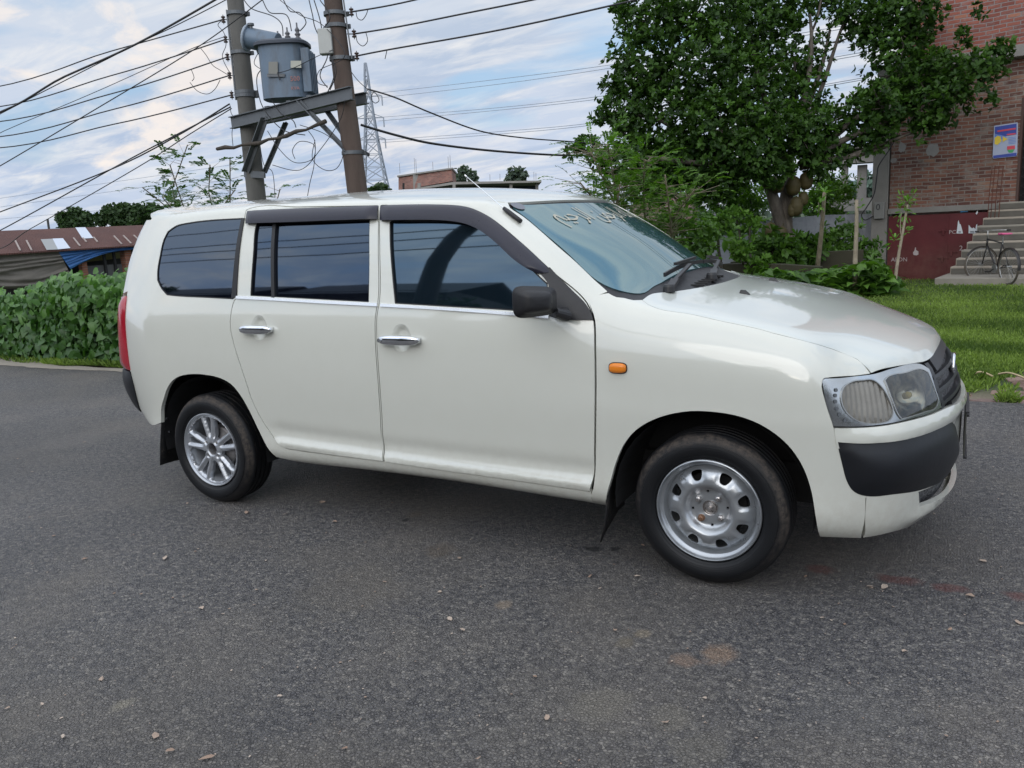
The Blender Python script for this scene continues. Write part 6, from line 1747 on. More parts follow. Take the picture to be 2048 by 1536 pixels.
# steps: platform and nine treads
bP = (on_z(1869.3, 567.5, -.25)-V((O0.x, O0.y, 0))).dot(UB)
st = empty('entrance_steps', BW(3, 2, -.25), 'broad concrete entrance steps with a low landing behind the parked bicycle', 'steps')
lp = [(1869.3, 556.4), (1900.5, 531.7), (1911.6, 520.6), (1922, 508), (1933, 496), (1944, 483), (1953, 470), (1965, 451), (1975, 425.6), (1996, 406)]
zt_ = [pxB(1869.3, 556.4, bP)[1]]; bs = [bP]
RISER = simple('dark_riser', (.10, .092, .078), .9, 0, .4, 5, .4, 40)  # risers coloured darker than the treads
nst = 9; ztop = zl1+.02; rise = (ztop-zt_[0])/nst
tread = (bP-.95-.25)/nst
for k in range(nst+1):
    b = bP if k == 0 else bP-.95-(k-1)*tread
    z = zt_[0]+k*rise
    a = pxB(lp[k][0], lp[k][1], b)[0]
    mb = MB(); bbx(mb, a+.0*k, a+7.5, .06, b-.012*(k % 2), z-(.5 if k == 0 else rise+.002), z); mb.build('landing' if k == 0 else 'step', CONCL if k % 3 else simple('step_concrete', (.24, .22, .185), .9, 0, .25, 5, .4, 40), st, bevel=.012)
    if k: 
        m2 = MB(); bbx(m2, a+.02, a+7.4, b+.002, b+.012, z-rise+.01, z-.035)
        m2.build('riser', RISER, st)
# ================================================================ bicycle
bk = empty('bicycle', G(2000, 556), 'old dark bicycle with a pink saddle cover parked on its stand before the steps', 'bicycle')
BKM = simple('bicycle_black', (.03, .028, .028), .45, .4, .3, 20); BRR = simple('bicycle_tyre', (.09, .075, .06), .8, 0, .3, 20); CHB = simple('bicycle_chrome', (.35, .35, .34), .35, .8, .3, 20); PINK = simple('pink_cover', (.60, .10, .24), .7, 0, .3, 12)
wf = at(1962, 517, 16.2); wr = at(2002, 517+13, 16.0)
Rw = .335
wf = V((wf.x, wf.y, gz(wf.x, wf.y)+Rw)); 
# front wheel seen nearly side-on, rear wheel turned away: frame runs towards the viewer's right
dirf = (CR*1.0+CF*.12); dirf.z = 0; dirf.normalize()
hr_ = (CR*-.06-CF*1.0); hr_.z = 0; hr_.normalize()
wr = wf+hr_*1.02; wr.z = gz(wr.x, wr.y)+Rw+.02; wf.z += .07
def bwheel(c, d, nm):
    u = V((0, 0, 1)); s = d.cross(u); mb = MB(); N = 40
    mb.tube([c+(d*cos(2*pi*k/N)+u*sin(2*pi*k/N))*Rw for k in range(N)], .019, 8, closed=True); o = mb.build('wheel', BRR, bk, smooth=True)
    m2 = MB(); m2.tube([c+(d*cos(2*pi*k/N)+u*sin(2*pi*k/N))*(Rw-.024) for k in range(N)], .010, 6, closed=True); m2.build('rim', CHB, o, smooth=True)
    m3 = MB(); m3.tube([c-s*.045, c+s*.045], .02, 10)
    m3.build('hub', CHB, o); m4 = MB()
    for k in range(28): a = 2*pi*k/28; m4.tube([c+s*(.03 if k % 2 else -.03)+(d*cos(a+.6)+u*sin(a+.6))*.02, c+(d*cos(a)+u*sin(a))*(Rw-.03)], .0016, 3)
    m4.build('spokes', CHB, o)
    m5 = MB(); vs = []; n2 = 22; a0, a1 = (.35, 2.6) if nm == 'f' else (-.15, 2.7)
    for k in range(n2+1):
        a = a0+(a1-a0)*k/n2; e = (d*cos(a)+u*sin(a)); 
        for w in (-.03, -.015, .015, .03): vs.append(c+e*(Rw+.03-abs(w)*.5)+s*w)
    m5.add(vs, [(4*k+j, 4*k+j+1, 4*k+5+j, 4*k+4+j) for k in range(n2) for j in range(3)]); m5.build('mudguard', BKM, bk, smooth=True)
bwheel(wf, dirf, 'f'); bwheel(wr, hr_, 'r')
up_ = V((0, 0, 1)); hd = wf+hr_*.20+up_*.50; bb_ = wf+hr_*.60+up_*-.06; sd_ = wf+hr_*.76+up_*.46
mb = MB()
for a, b, r in ((hd, hd-up_*.14, .018), (hd+V((0, 0, 0)), sd_-up_*.03, .014), (hd-up_*.12, bb_, .016), (sd_, bb_, .015), (bb_, wr, .010), (sd_-up_*.05, wr, .009), (hd-up_*.14, wf+hr_*.05, .013)): mb.tube([a, b], r, 8)
mb.build('frame', BKM, bk, smooth=True)
mb = MB(); sideh = hr_.cross(up_); hb = hd+up_*.16
mb.tube([hd, hb], .012, 8); mb.tube([hb-sideh*.05-hr_*.05, hb-hr_*.06+sideh*0, hb-sideh*.22-hr_*.02, hb-sideh*.30+hr_*.16][::1], .011, 8); mb.tube([hb-hr_*.06, hb+sideh*.22-hr_*.02, hb+sideh*.30+hr_*.16], .011, 8); mb.build('handlebar', CHB, bk, smooth=True)
mb = MB(); 
for s in (-1, 1): mb.tube([hb+sideh*.295*s+hr_*.12, hb+sideh*.30*s+hr_*.24], .016, 8)
mb.build('grip', BKM, bk)
mb = MB(); mb.tube([sd_-up_*.05, sd_+up_*.10], .011, 8); mb.build('seat_post', CHB, bk)
mb = MB(); sc = sd_+up_*.14; vs = []; N = 10; K = 12
for i in range(N+1):
    t = i/N; p = sc-hr_*.15+hr_*.30*t; w = .022+.075*smoothstep(.25, .9, t); h = .028*(1-.3*t)
    for k in range(K): a = 2*pi*k/K; vs.append(p+sideh*w*cos(a)+up_*(h*sin(a)*.9+.01*t))
mb.add(vs, [(i*K+k, i*K+(k+1) % K, (i+1)*K+(k+1) % K, (i+1)*K+k) for i in range(N) for k in range(K)]+[tuple(range(K)), tuple(N*K+k for k in range(K))]); mb.build('saddle', PINK, bk, smooth=True)
mb = MB(); mb.lathe([(0, -.01), (.085, -.01), (.085, .01), (0, .01)], (0, 0, 0), 'Y', 24); M_ = Matrix((hr_, sideh, up_)).transposed(); mb.v = [tuple(M_ @ V(v)+bb_+sideh*.04) for v in mb.v]; mb.build('chain_wheel', CHB, bk)
mb = MB(); mb.tube([bb_+sideh*.05, bb_+sideh*.06-hr_*.14+up_*-.06], .009, 6); mb.box(bb_+sideh*.09-hr_*.14+up_*-.06, (.09, .06, .025), -.6); mb.tube([bb_-sideh*.05, bb_-sideh*.06+hr_*.14+up_*.06], .009, 6); mb.box(bb_-sideh*.10+hr_*.14+up_*.06, (.09, .06, .025), -.6); mb.build('pedal', BKM, bk)
mb = MB(); mb.tube([wr-sideh*.05, V((wr.x, wr.y, gz(wr.x, wr.y)))-sideh*.16-hr_*.1], .008, 6); mb.build('stand', BKM, bk)
# ================================================================ walls and planter
def m_wall(name, a, b, stain=(.05, .05, .045)):
    t = NT(name); p = t.pos(); n = t.noise(p, 1.6, 7, .65); s = t.n('ShaderNodeSeparateXYZ', ins={0: p}).outputs
    c = t.mix(t.ramp(n, [(.3, 0), (.7, 1)]), (*a, 1), (*b, 1)); v = t.noise(t.mapv(p, (1, 1, .15)), 5, 5, .7)
    c = t.mix(t.math('MULTIPLY', t.ramp(v, [(.5, 0), (.75, 1)]), .5), c, (*stain, 1)); return t.pbr(c, .92, 0, Normal=t.bump(n, .4, .02))
WALL = m_wall('whitewashed_wall', (.24, .25, .28), (.40, .41, .45)); MOSS = m_wall('mossy_brick', (.020, .022, .010), (.05, .042, .026), (.02, .03, .008)); PINKW = m_brick('pale_pink_brickwork', (.24, .13, .11), (.34, .20, .17), (.42, .3, .26), (.36, .32, .29), smear=1.0)
def wall_px(name, mat, pts, th, label, cat, z0=None, parent=None):
    """pts: (px, py_top, depth); vertical wall down to the ground"""
    tops = [at(*p) for p in pts]; mb = MB()
    for a, b in zip(tops, tops[1:]):
        d = (b-a); d.z = 0; d.normalize(); nrm = V((-d.y, d.x, 0))*th; zz = z0 if z0 is not None else min(gz(a.x, a.y), gz(b.x, b.y))-.3
        vs = [V((a.x, a.y, zz)), V((b.x, b.y, zz)), b, a]; vs2 = [v+nrm for v in vs]; mb.add(vs+vs2, [(0, 1, 2, 3), (4, 7, 6, 5), (3, 2, 6, 7), (0, 3, 7, 4), (1, 5, 6, 2)])
    o = mb.build(name, mat, parent)
    if label: tag(o, label, cat)
    return o
wall_px('boundary_wall', WALL, [(1300, 462, 23), (1480, 447, 21.5), (1640, 430, 20.5), (1757, 428, 20.0)], .18, 'long grey whitewashed boundary wall running from the brick house behind the trees', 'wall')
wall_px('brick_shack', PINKW, [(1265, 400, 27), (1300, 384, 26), (1385, 392, 25)], .25, 'pale pink brick wall seen through the feathery leaves beside the windscreen', 'wall')
mb = MB(); a = at(1429, 370, 23); b = at(1429, 470, 23); mb.box(((a.x+b.x)/2, a.y, (a.z+b.z)/2-.4), (.18, .18, a.z-b.z+1.6)); tag(mb.build('concrete_post', simple('white_post', (.42, .42, .44), .9), bevel=.01), 'slim white concrete post rising behind the upright banana leaf', 'post')
wall_px('planter_wall', MOSS, [(1443, 528, 16.8), (1560, 529, 15.6), (1640, 534, 15.2)], .25, 'low mossy brick kerb wall round the foot of the jackfruit tree, front side', 'low wall')
wall_px('planter_side_wall', MOSS, [(1480, 524, 17.4), (1535, 511, 18.5)], .22, 'sloping mossy wall end left of the jackfruit trunk', 'low wall')
wall_px('broken_wall', MOSS, [(1620, 505, 17.2), (1727, 500, 16.8)], .22, 'broken dark brick wall behind the middle sapling', 'low wall')
# open concrete frame seen beyond the wall
fr = empty('frame_building', at(1700, 420, 34), 'open unfinished concrete frame building seen between the tree and brick house', 'building')
for px, w in ((1690, 12), (1725, 17), (1765, 10), (1640, 12)):
    mb = MB(); a = at(px, 330, 34); k = 34/FPX; mb.box((a.x, a.y, (a.z-.5)/2), (w*k, w*k, a.z+.5)); mb.build('column', CONC, fr)
mb = MB(); a = at(1620, 324, 34.5); b = at(1800, 312, 33.5); mb.beam(a, b, 1.2, .38); mb.build('roof_beam', CONC, fr)
mb = MB(); a = at(1620, 305, 35); b = at(1800, 292, 34); mb.beam(a, b, 3.2, .12); mb.build('roof_slab', CONC, fr)
mb = MB(); a = at(1640, 412, 33.5); b = at(1790, 406, 33.0); mb.beam(a, b, 1.0, .5); mb.build('floor_beam', CONC, fr)
# ================================================================ unfinished brick building far away
ub = empty('unfinished_building', at(940, 384, 62), 'unfinished brick building with bare columns and starter rods, behind the car roof', 'building')
BRF = m_brick('far_brickwork', (.20, .075, .055), (.30, .12, .085), (.36, .2, .14), (.26, .24, .22), smear=.25)
def slab_px(pts, th, dep, mat, name, z_dn=None):
    P = [at(px, py, d) for px, py, d in pts]; n = len(P); back = V((CF.x, CF.y, 0)).normalized()*dep; mb = MB(); mb.add(P+[p+back for p in P], [tuple(range(n)), tuple(range(2*n-1, n-1, -1))]+[(i, i+n, (i+1) % n+n, (i+1) % n) for i in range(n)]); return mb.build(name, mat, ub)
slab_px([(797, 352, 62), (903, 337, 60), (905, 362, 60), (838, 374, 61), (838, 482, 61), (797, 484, 62)], 0, 5, BRF, 'wall')
slab_px([(794, 351, 61.8), (905, 335, 59.8), (905, 338, 59.8), (794, 354, 61.8)], 0, 6, CONC, 'parapet')
slab_px([(832, 376, 60), (906, 364, 59), (1083, 361, 57), (1083, 364.5, 57), (906, 369, 59), (832, 380, 60)], 0, 6, CONC, 'roof_slab')
for px in (835, 905, 1019, 1071): slab_px([(px, 366, 58), (px+6, 366, 58), (px+6, 480, 58), (px, 480, 58)], 0, .25, CONC, 'column')
slab_px([(836, 378, 62.5), (1075, 366, 62.5), (1075, 480, 62.5), (836, 480, 62.5)], 0, 1, simple('blue_dark_interior', (.03, .045, .07), .8), 'back_wall')
slab_px([(805, 366, 61.7), (811, 366, 61.7), (811, 384, 61.7), (805, 384, 61.7)], 0, .1, DARK, 'window')
slab_px([(826, 350, 61.2), (836, 348, 61.2), (837, 382, 61.2), (827, 384, 61.2)], 0, .1, CONC, 'column')
for px, py, h in ((800, 347, 20), (830, 345, 28), (833, 345, 26), (866, 340, 16), (897, 336, 22), (901, 335, 24), (980, 361, 12), (1000, 360, 12), (1068, 360, 16), (1072, 360, 14)):
    mb = MB(); a = at(px, py, 60); mb.tube([a, a+V((.02, 0, h*60/FPX))], .018, 4); mb.build('starter_rod', simple('rod_grey', (.20, .19, .2), .8), ub)
# ================================================================ shed with the rusty roof
sh = empty('market_shed', at(140, 560, 29), 'long low shed with a rusty corrugated roof and tarpaulins at the far left', 'shed')
def m_rust():
    t = NT('rusty_corrugated_iron'); p = t.pos(); n = t.noise(p, 1.2, 6, .65); n2 = t.noise(p, 9, 5, .7)
    c = t.mix(t.ramp(n, [(.3, 0), (.7, 1)]), (.085, .034, .028, 1), (.13, .055, .042, 1)); c = t.mix(t.math('MULTIPLY', n2, .4), c, (.05, .028, .026, 1))
    s = t.n('ShaderNodeSeparateXYZ', ins={0: p}).outputs; w = t.math('SINE', t.math('MULTIPLY', s[1], 70.0))
    return t.pbr(c, .75, .2, Normal=t.bump(w, .5, .03))
RUST_ = m_rust()
eA = at(-60, 511.5, 27.2); eB = at(300, 488.5, 32.5); rA = at(-60, 464, 29.0); rB = at(300, 449.5, 34.5)
mb = MB(); n = 1; mb.add([eA, eB, rB, rA, eA-V((0, 0, .05)), eB-V((0, 0, .05)), rB-V((0, 0, .05)), rA-V((0, 0, .05))], [(0, 1, 2, 3), (4, 7, 6, 5), (0, 4, 5, 1), (1, 5, 6, 2), (2, 6, 7, 3), (3, 7, 4, 0)]); mb.build('roof', RUST_, sh)
bkd = (rA-eA); bkd.z = 0
mb = MB(); mb.add([rA, rB, rB+bkd*1.2-V((0, 0, .7)), rA+bkd*1.2-V((0, 0, .7))], [(0, 1, 2, 3)]); mb.build('rear_roof', RUST_, sh)
def roofpt(px, py):
    nrm = (eB-eA).cross(rA-eA).normalized(); d = ray(px, py); t = (eA-CC).dot(nrm)/d.dot(nrm); return CC+d*t+V((0, 0, .03))
def c7(pts): return [(x/4.042, 400+y/4.042) for x, y in pts]
ZN = simple('new_zinc_sheet', (.55, .60, .68), .35, .5, .06, 4); ZG = simple('grey_zinc_sheet', (.30, .31, .31), .5, .4, .1, 4); BAT = simple('roof_batten', (.30, .25, .23), .8)
for pts, m in (([(610, 228), (690, 226), (755, 313), (668, 318)], ZN), ([(425, 318), (510, 315), (570, 395), (470, 405)], ZN), ([(330, 324), (425, 319), (470, 406), (378, 410)], ZG)):
    mb = MB(); mb.add([roofpt(*q) for q in c7(pts)], [(0, 1, 2, 3)]); mb.build('roof_patch', m, sh)
for x0, y0, x1, y1 in ((125, 335, 165, 415), (215, 333, 257, 413), (595, 312, 648, 378), (672, 312, 700, 345), (757, 306, 790, 345), (922, 296, 985, 362), (998, 293, 1062, 357), (1082, 290, 1112, 318)):
    mb = MB(); a, b = roofpt(*c7([(x0, y0)])[0]), roofpt(*c7([(x1, y1)])[0]); mb.beam(a, b, .055, .03); mb.build('roof_batten', BAT, sh)
# wall line below the eave
def sp(px, py, off=0.0):
    d_ = eB-eA; d_.z = 0; nrm = V((-d_.y, d_.x, 0)).normalized(); 
    if nrm.dot(CC-eA) < 0: nrm = -nrm
    o = eA-nrm*.35+nrm*off; d = ray(px, py); t = (o-CC).dot(nrm)/d.dot(nrm); return CC+d*t
ORB = m_brick('orange_brick_pier', (.26, .09, .05), (.34, .13, .075), (.4, .2, .12), (.28, .22, .18), smear=.3)
def spoly(pts, mat, name, off=0.0, par=sh): mb = MB(); P = [sp(x, y, off) for x, y in pts]; mb.add(P, [tuple(range(len(P)))]); return mb.build(name, mat, par)
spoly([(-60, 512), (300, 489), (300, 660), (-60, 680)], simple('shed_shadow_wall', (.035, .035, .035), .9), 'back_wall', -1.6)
for x0, x1 in ((157, 171), (244, 262), (283, 300)):
    p = sp((x0+x1)/2, 520, -.1); q = sp(x1, 520, -.1); w = (q-p).length*2; mb = MB(); mb.box((p.x, p.y, -.1), (w*.8, w*.8, 2.66)); mb.build('brick_pier', ORB, sh)
spoly([(172, 532), (300, 525), (300, 575), (172, 580)], simple('low_wall_grey', (.10, .10, .10), .9), 'low_wall', -.2)
for x in (206, 226, 266): mb = MB(); a, b = sp(x, 500, -.15), sp(x+2, 565, -.15); mb.beam(a, V((a.x, a.y, b.z)), .09, .09); mb.build('window_post', simple('dark_post', (.02, .02, .022), .8), sh)
spoly([(172, 511), (255, 503), (255, 515), (172, 524)], simple('lit_back_window', (.20, .19, .08), .9), 'rear_opening', -1.5)
def tarp(name, corners, mat, label, drape, nx=40, ny=16):
    """corners tl, tr, br, bl in px"""
    mb = MB(); vs = []
    for j in range(ny+1):
        for i in range(nx+1):
            u, v = i/nx, j/ny; tl, tr, br, bl = corners; x = (tl[0]*(1-u)+tr[0]*u)*(1-v)+(bl[0]*(1-u)+br[0]*u)*v; y = (tl[1]*(1-u)+tr[1]*u)*(1-v)+(bl[1]*(1-u)+br[1]*u)*v
            y += drape*sin(pi*u)*v*(1-.0*v)
            f = .10+.05*sin(v*34+2.2*sin(u*3.0)+6*noise.noise(V((u*2, v*3, 1))))+.06*noise.noise(V((u*4, v*9, 2)))
            vs.append(sp(x, y, f+.12))
    mb.add(vs, [(j*(nx+1)+i, j*(nx+1)+i+1, (j+1)*(nx+1)+i+1, (j+1)*(nx+1)+i) for j in range(ny) for i in range(nx)]); o = mb.build(name, mat, None, smooth=True); tag(o, label, 'tarpaulin'); return o
tarp('tarpaulin', [(-50, 509), (117, 501), (139, 545), (-50, 570)], simple('grey_brown_canvas', (.15, .135, .115), .85, 0, .25, 3), 'sagging grey brown canvas sheet hung under the rusty roof', 18, 50, 30)
tarp('tarpaulin', [(116, 503), (272, 491), (272, 498), (141, 538)], simple('blue_tarp', (.035, .13, .34), .5, 0, .2, 3), 'bright blue plastic sheet gathered under the rusty roof', -9, 50, 18)
# red-brown brick low heap and white pole beyond
mb = MB(); a = at(96, 452, 40); mb.tube([a-V((0, 0, 2)), at(95, 438, 40)], .06, 6); tag(mb.build('thin_pole', simple('dark_pole', (.05, .05, .05), .8)), 'thin dark post poking up over the rusty roof ridge', 'post')
# ================================================================ brick edging at the right
BRC = [simple('edge_brick_a', (.17, .105, .085), .9, 0, .3, 12, .6, 40), simple('edge_brick_b', (.22, .15, .12), .9, 0, .3, 12, .6, 40), simple('edge_brick_c', (.16, .11, .095), .9, 0, .3, 12, .6, 40)]
random.seed(11); kk = 0
proto_b = None
for row in range(13):
    x = 3.12+random.random()*.2
    while x < 4.9:
        L = random.uniform(.10, .23); y = edge_y(x)+.08+row*.118+random.uniform(-.02, .02)
        if y < brick_y(x)-.02 and random.random() < .86 and kk < 120:
            mb = MB(); M3 = Matrix.Rotation(random.uniform(-.3, .3), 3, 'Z') @ Matrix.Rotation(random.uniform(-.14, .14), 3, 'X') @ Matrix.Rotation(random.uniform(-.08, .08), 3, 'Y'); mb.box((x+L/2, y, gz(x, y)-.016+random.uniform(-.016, .012)), (L, random.uniform(.07, .11), .06), 0, 0, M3)
            o = mb.build('brick', BRC[random.randrange(3)], bevel=.012); tag(o, 'weathered brick laid flat in the broken paving at the right edge of the road', 'brick', 'bricks edging the lawn'); kk += 1
        x += L+random.uniform(.01, .05)
for i, (a, b, l) in enumerate((((1996, 761), (2060, 775), 'dry curled palm stalk lying on the bricks at the right edge'), ((1945, 762), (1985, 766), 'short dry straw stalk lying where lawn meets bricks'))):
    p, q = G(*a), G(*b); cable('dry_stalk', [p+V((0, 0, .05)), p.lerp(q, .3)+V((0, 0, .075)), p.lerp(q, .65)+V((0, 0, .07)), q+V((0, 0, .05))], .008, l, 'stalk', mat=simple('straw', (.40, .32, .19), .8))
# ================================================================ utility poles, transformer, wires
def m_pole(name, a, b):
    t = NT(name); p = t.pos(); n = t.noise(t.mapv(p, (1, 1, .2)), 3.5, 6, .65); n2 = t.noise(p, 26, 4)
    s = t.n('ShaderNodeSeparateXYZ', ins={0: p}).outputs
    c = t.mix(t.ramp(n, [(.3, 0), (.7, 1)]), (*a, 1), (*b, 1)); return t.pbr(c, .92, 0, Normal=t.bump(n2, .5, .01))
DL, DR = 13.2, 12.0
def dep(px): return DL+(DR-DL)*(px-490)/210
PA_, PB_ = at(513.5, 397, DL), at(715, 385, DR); PN = V((PB_-PA_).to_2d().to_tuple()+(0,)).normalized().cross(V((0, 0, 1)))
def Z3(px, py, o=0.0): d = ray(px, py); return CC+d*((PA_-CC).dot(PN)/d.dot(PN)+o)
def vert_top(base, px, py):
    d = ray(px, py); # point on the ray nearest to the vertical line through base
    t = ((base-CC).x*d.x+(base-CC).y*d.y)/(d.x*d.x+d.y*d.y); return CC+d*t
GALV = simple('galvanised_steel', (.13, .14, .15), .55, .5, .25, 6, .2, 30); CER = simple('brown_insulator', (.05, .028, .022), .3); GRYC = simple('grey_insulator', (.10, .10, .11), .4)
poles = []
for (bx, by, tx, ty, dd, rb, mat, label) in ((513.5, 397, 470.5, 0, DL, .14, m_pole('grey_concrete_pole', (.085, .083, .077), (.145, .14, .128)), 'grey round concrete pole on the left side of the transformer'), (715, 385, 666, 0, DR, .14, m_pole('brown_concrete_pole', (.065, .046, .038), (.115, .085, .070)), 'brownish round concrete pole on the right side of the transformer')):
    b = at(bx, by, dd); t_ = vert_top(b, tx, ty); ax = (t_-b).normalized(); foot = b-ax*((b.z+.5)/ax.z); top = t_+ax*1.6
    po = empty('utility_pole', foot, label, 'utility pole', 'concrete poles carrying the transformer'); mb = MB(); N = 14; mb.tube([foot.lerp(top, k/N) for k in range(N+1)], [rb+.03-(.055)*k/N for k in range(N+1)], 20); mb.build('shaft', mat, po, smooth=True)
    poles.append((po, foot, ax, rb))
def on_pole(i, py):
    po, f, ax, r = poles[i]; best = None
    lo, hi = 0, 9
    for _ in range(40):
        m = (lo+hi)/2; q = proj(f+ax*m)
        if q[1] > py: lo = m
        else: hi = m
    return f+ax*lo
def band(i, py, h=.05, mat=GALV):
    c = on_pole(i, py); r = poles[i][3]+.018; mb = MB(); mb.lathe([(r-.02, -h/2), (r, -h/2), (r, h/2), (r-.02, h/2)], c, 'Z', 24); mb.box(c+CR*(r+.02), (.05, .03, h*1.2)); mb.build('pole_band', mat, poles[i][0])
for py in (28, 106, 185, 192, 243): band(0, py)
for py in (28, 118, 306, 53): band(1, py)
# insulators on the outer sides: spool on a small bracket
def spool(c, par, outx):
    mb = MB(); mb.lathe([(.0, -.045), (.03, -.045), (.034, -.03), (.018, -.02), (.018, -.008), (.036, 0), (.018, .008), (.018, .02), (.034, .03), (.03, .045), (0, .045)], c, 'Z', 14); mb.build('insulator', CER, par, smooth=True)
    m2 = MB(); m2.beam(c-outx*.10, c+outx*.02, .02, .012); m2.tube([c-V((0, 0, .07)), c+V((0, 0, .07))], .007, 6); m2.build('insulator_bracket', GALV, par)
insL = []
for py in (39, 79, 114, 151, 190):
    c = on_pole(0, py); p = c-CR*.22; insL.append(p); spool(p, poles[0][0], -CR)
insR = []
for py in (24, 68, 112):
    c = on_pole(1, py); p = c+CR*.24; insR.append(p); spool(p, poles[1][0], CR)
mb = MB(); a, b = on_pole(1, -20)+CR*.15-CF*.03, on_pole(1, 120)+CR*.17-CF*.03; mb.beam(a, b, .05, .02); mb.build('side_channel', GALV, poles[1][0])
mb = MB(); a, b = on_pole(0, 20)-CR*.15, on_pole(0, 200)-CR*.16; mb.beam(a, b, .04, .02); mb.build('side_channel', GALV, poles[0][0])
# platform
pf = empty('transformer_platform', Z3(600, 215), 'galvanised steel channel platform bolted between the two concrete poles', 'platform')
def chan(a, b, h, w, name, par, up=(0, 0, 1)):
    mb = MB(); d = (b-a).normalized(); u = V((0, 0, 1)); r = d.cross(u).normalized(); u = r.cross(d)
    mb.beam(a, b, .012, h); mb.beam(a+u*h/2-r*w/2*0, b+u*h/2, w, .012); mb.beam(a-u*h/2, b-u*h/2, w, .012); return mb.build(name, GALV, par)
k0 = dep(600)/FPX
fa, fb = Z3(463, 246, -.25), Z3(704, 186, -.25); ba_, bb2 = Z3(500, 243, .30), Z3(733, 196, .30)
chan(fa, fb, .17, .10, 'front_channel', pf); chan(ba_, bb2, .15, .10, 'rear_channel', pf)
for px in (540, 585, 625):
    t = (px-463)/241; mb = MB(); mb.beam(fa.lerp(fb, t)+V((0, 0, .1)), ba_.lerp(bb2, t)+V((0, 0, .1)), .07, .04); mb.build('cross_bearer', GALV, pf)
def brace(p0, p1, w=.07, name='brace'): mb = MB(); mb.beam(p0, p1, w, .014); mb.beam(p0+CR*w*.45, p1+CR*w*.45, .014, w*.8); mb.build(name, GALV, pf)
brace(Z3(596, 202, -.3), Z3(692, 303, -.2)); brace(Z3(570, 245, .2), Z3(527, 345, .15)); brace(Z3(527, 235, -.32), Z3(489, 343, -.26), .11); brace(Z3(652, 222, .3), Z3(700, 290, .2)); brace(Z3(700, 290, .25), Z3(735, 310, .2), .06)
mb = MB(); mb.beam(Z3(489, 348, -.2), Z3(530, 350, -.1), .03, .10); mb.build('clamp_plate', GALV, pf)
# transformer
TR = NT('transformer_paint'); _p = TR.pos(); _n = TR.noise(_p, 3, 5, .65); _n2 = TR.noise(TR.mapv(_p, (1, 1, .25)), 6, 5, .7)
TR.pbr(TR.mix(TR.math('MULTIPLY', TR.ramp(_n2, [(.45, 0), (.7, 1)]), .6), TR.mix(_n, (.075, .115, .165, 1), (.16, .215, .28, 1)), (.08, .075, .07, 1)), .5, .1)
TRM = TR.m
tc = Z3(576, 200, .03); kT = (Z3(576, 150)-CC).dot(CF)/FPX
ux = V((CR.x, CR.y, 0)).normalized(); uy = V((CF.x, CF.y, 0)).normalized()
tr = empty('transformer', tc, 'blue grey pole transformer with oil tank and bushings standing on the steel platform', 'transformer')
hw = 50*kT; H = 100*kT
def oct_(cx, hw, hd, z, ch=.35):
    P = []; 
    for k in range(24):
        a = 2*pi*(k+.5)/24; e = .62; P.append(cx+ux*hw*abs(cos(a))**e*(1 if cos(a) > 0 else -1)+uy*hd*abs(sin(a))**e*(1 if sin(a) > 0 else -1)+V((0, 0, z)))
    return P
def prism(levels, name, mat, par, auto=40):
    mb = MB(); vs = [v for L in levels for v in L]; n = len(levels[0]); m = len(levels)
    mb.add(vs, [(i*n+k, i*n+(k+1) % n, (i+1)*n+(k+1) % n, (i+1)*n+k) for i in range(m-1) for k in range(n)]+[tuple(range(n)), tuple((m-1)*n+k for k in range(n))]); return mb.build(name, mat, par, auto=auto)
z0 = 0.0
tank = prism([oct_(tc, hw*.92, hw*.75, 0), oct_(tc, hw*.92, hw*.75, H)], 'tank', TRM, tr)
prism([oct_(tc, hw*1.08, hw*.9, H), oct_(tc, hw*1.08, hw*.9, H+.04), oct_(tc, hw*.95, hw*.8, H+.07)], 'lid', simple('lid_dark', (.06, .07, .09), .6, .2), tr)
for s in (1,):
    for k in range(5):
        mb = MB(); c = tc+ux*(hw*.98)+uy*(-.22+.11*k)+V((0, 0, H*.5)); M3 = Matrix((ux, uy, V((0, 0, 1)))).transposed(); mb.box(c, (.12, .03, H*.82), 0, 0, M3); mb.build('cooling_fin', TRM, tr, bevel=.006)
cA = Z3(497, 76, -.26); cB = Z3(556, 88, .0)
mb = MB(); mb.tube([cA, cB], .155, 22); mb.build('oil_conservator', TRM, tr, auto=40)
ax_ = (cB-cA).normalized(); MQ = ax_.to_track_quat('Z', 'Y').to_matrix()
mb = MB(); mb.lathe([(0, -.03), (.19, -.03), (.20, -.015), (.19, .0), (0, .0)], (0, 0, 0), 'Z', 26); mb.v = [tuple(MQ @ V(v)+cA) for v in mb.v]; mb.build('end_flange', simple('flange_paint', (.33, .38, .44), .5, .1), tr, auto=40)
for k in range(10):
    mb = MB(); mb.lathe([(0, -.045), (.014, -.045), (.014, -.03)], (0, 0, 0), 'Z', 6); a = 2*pi*k/10; mb.v = [tuple(MQ @ (V(v)+V((.175*cos(a), .175*sin(a), 0)))+cA) for v in mb.v]; mb.build('flange_bolt', GALV, tr)
mb = MB(); c = Z3(502, 54, -.28); mb.lathe([(.0, .05), (.05, .05), (.05, .02), (.025, .02), (.025, -.05)], c, 'Z', 14); mb.build('filler_cap', GALV, tr)
for px in (512, 540): mb = MB(); mb.beam(Z3(px, 92), Z3(px+6, 108), .03, .03); mb.build('conservator_bracket', GALV, tr)
def bushing(px, py, h, name='bushing'):
    c = Z3(px, py, .05); prof = [(.0, 0)]; n = 4
    for i in range(n): z = h*i/n; prof += [(.055-.006*i, z+.01), (.055-.006*i, z+.02), (.022, z+h/n*.7)]
    prof += [(.012, h), (.012, h*1.25), (0, h*1.25)]; mb = MB(); mb.lathe(prof, c, 'Z', 14); mb.build(name, GRYC, tr, smooth=True); return c+V((0, 0, h*1.25))
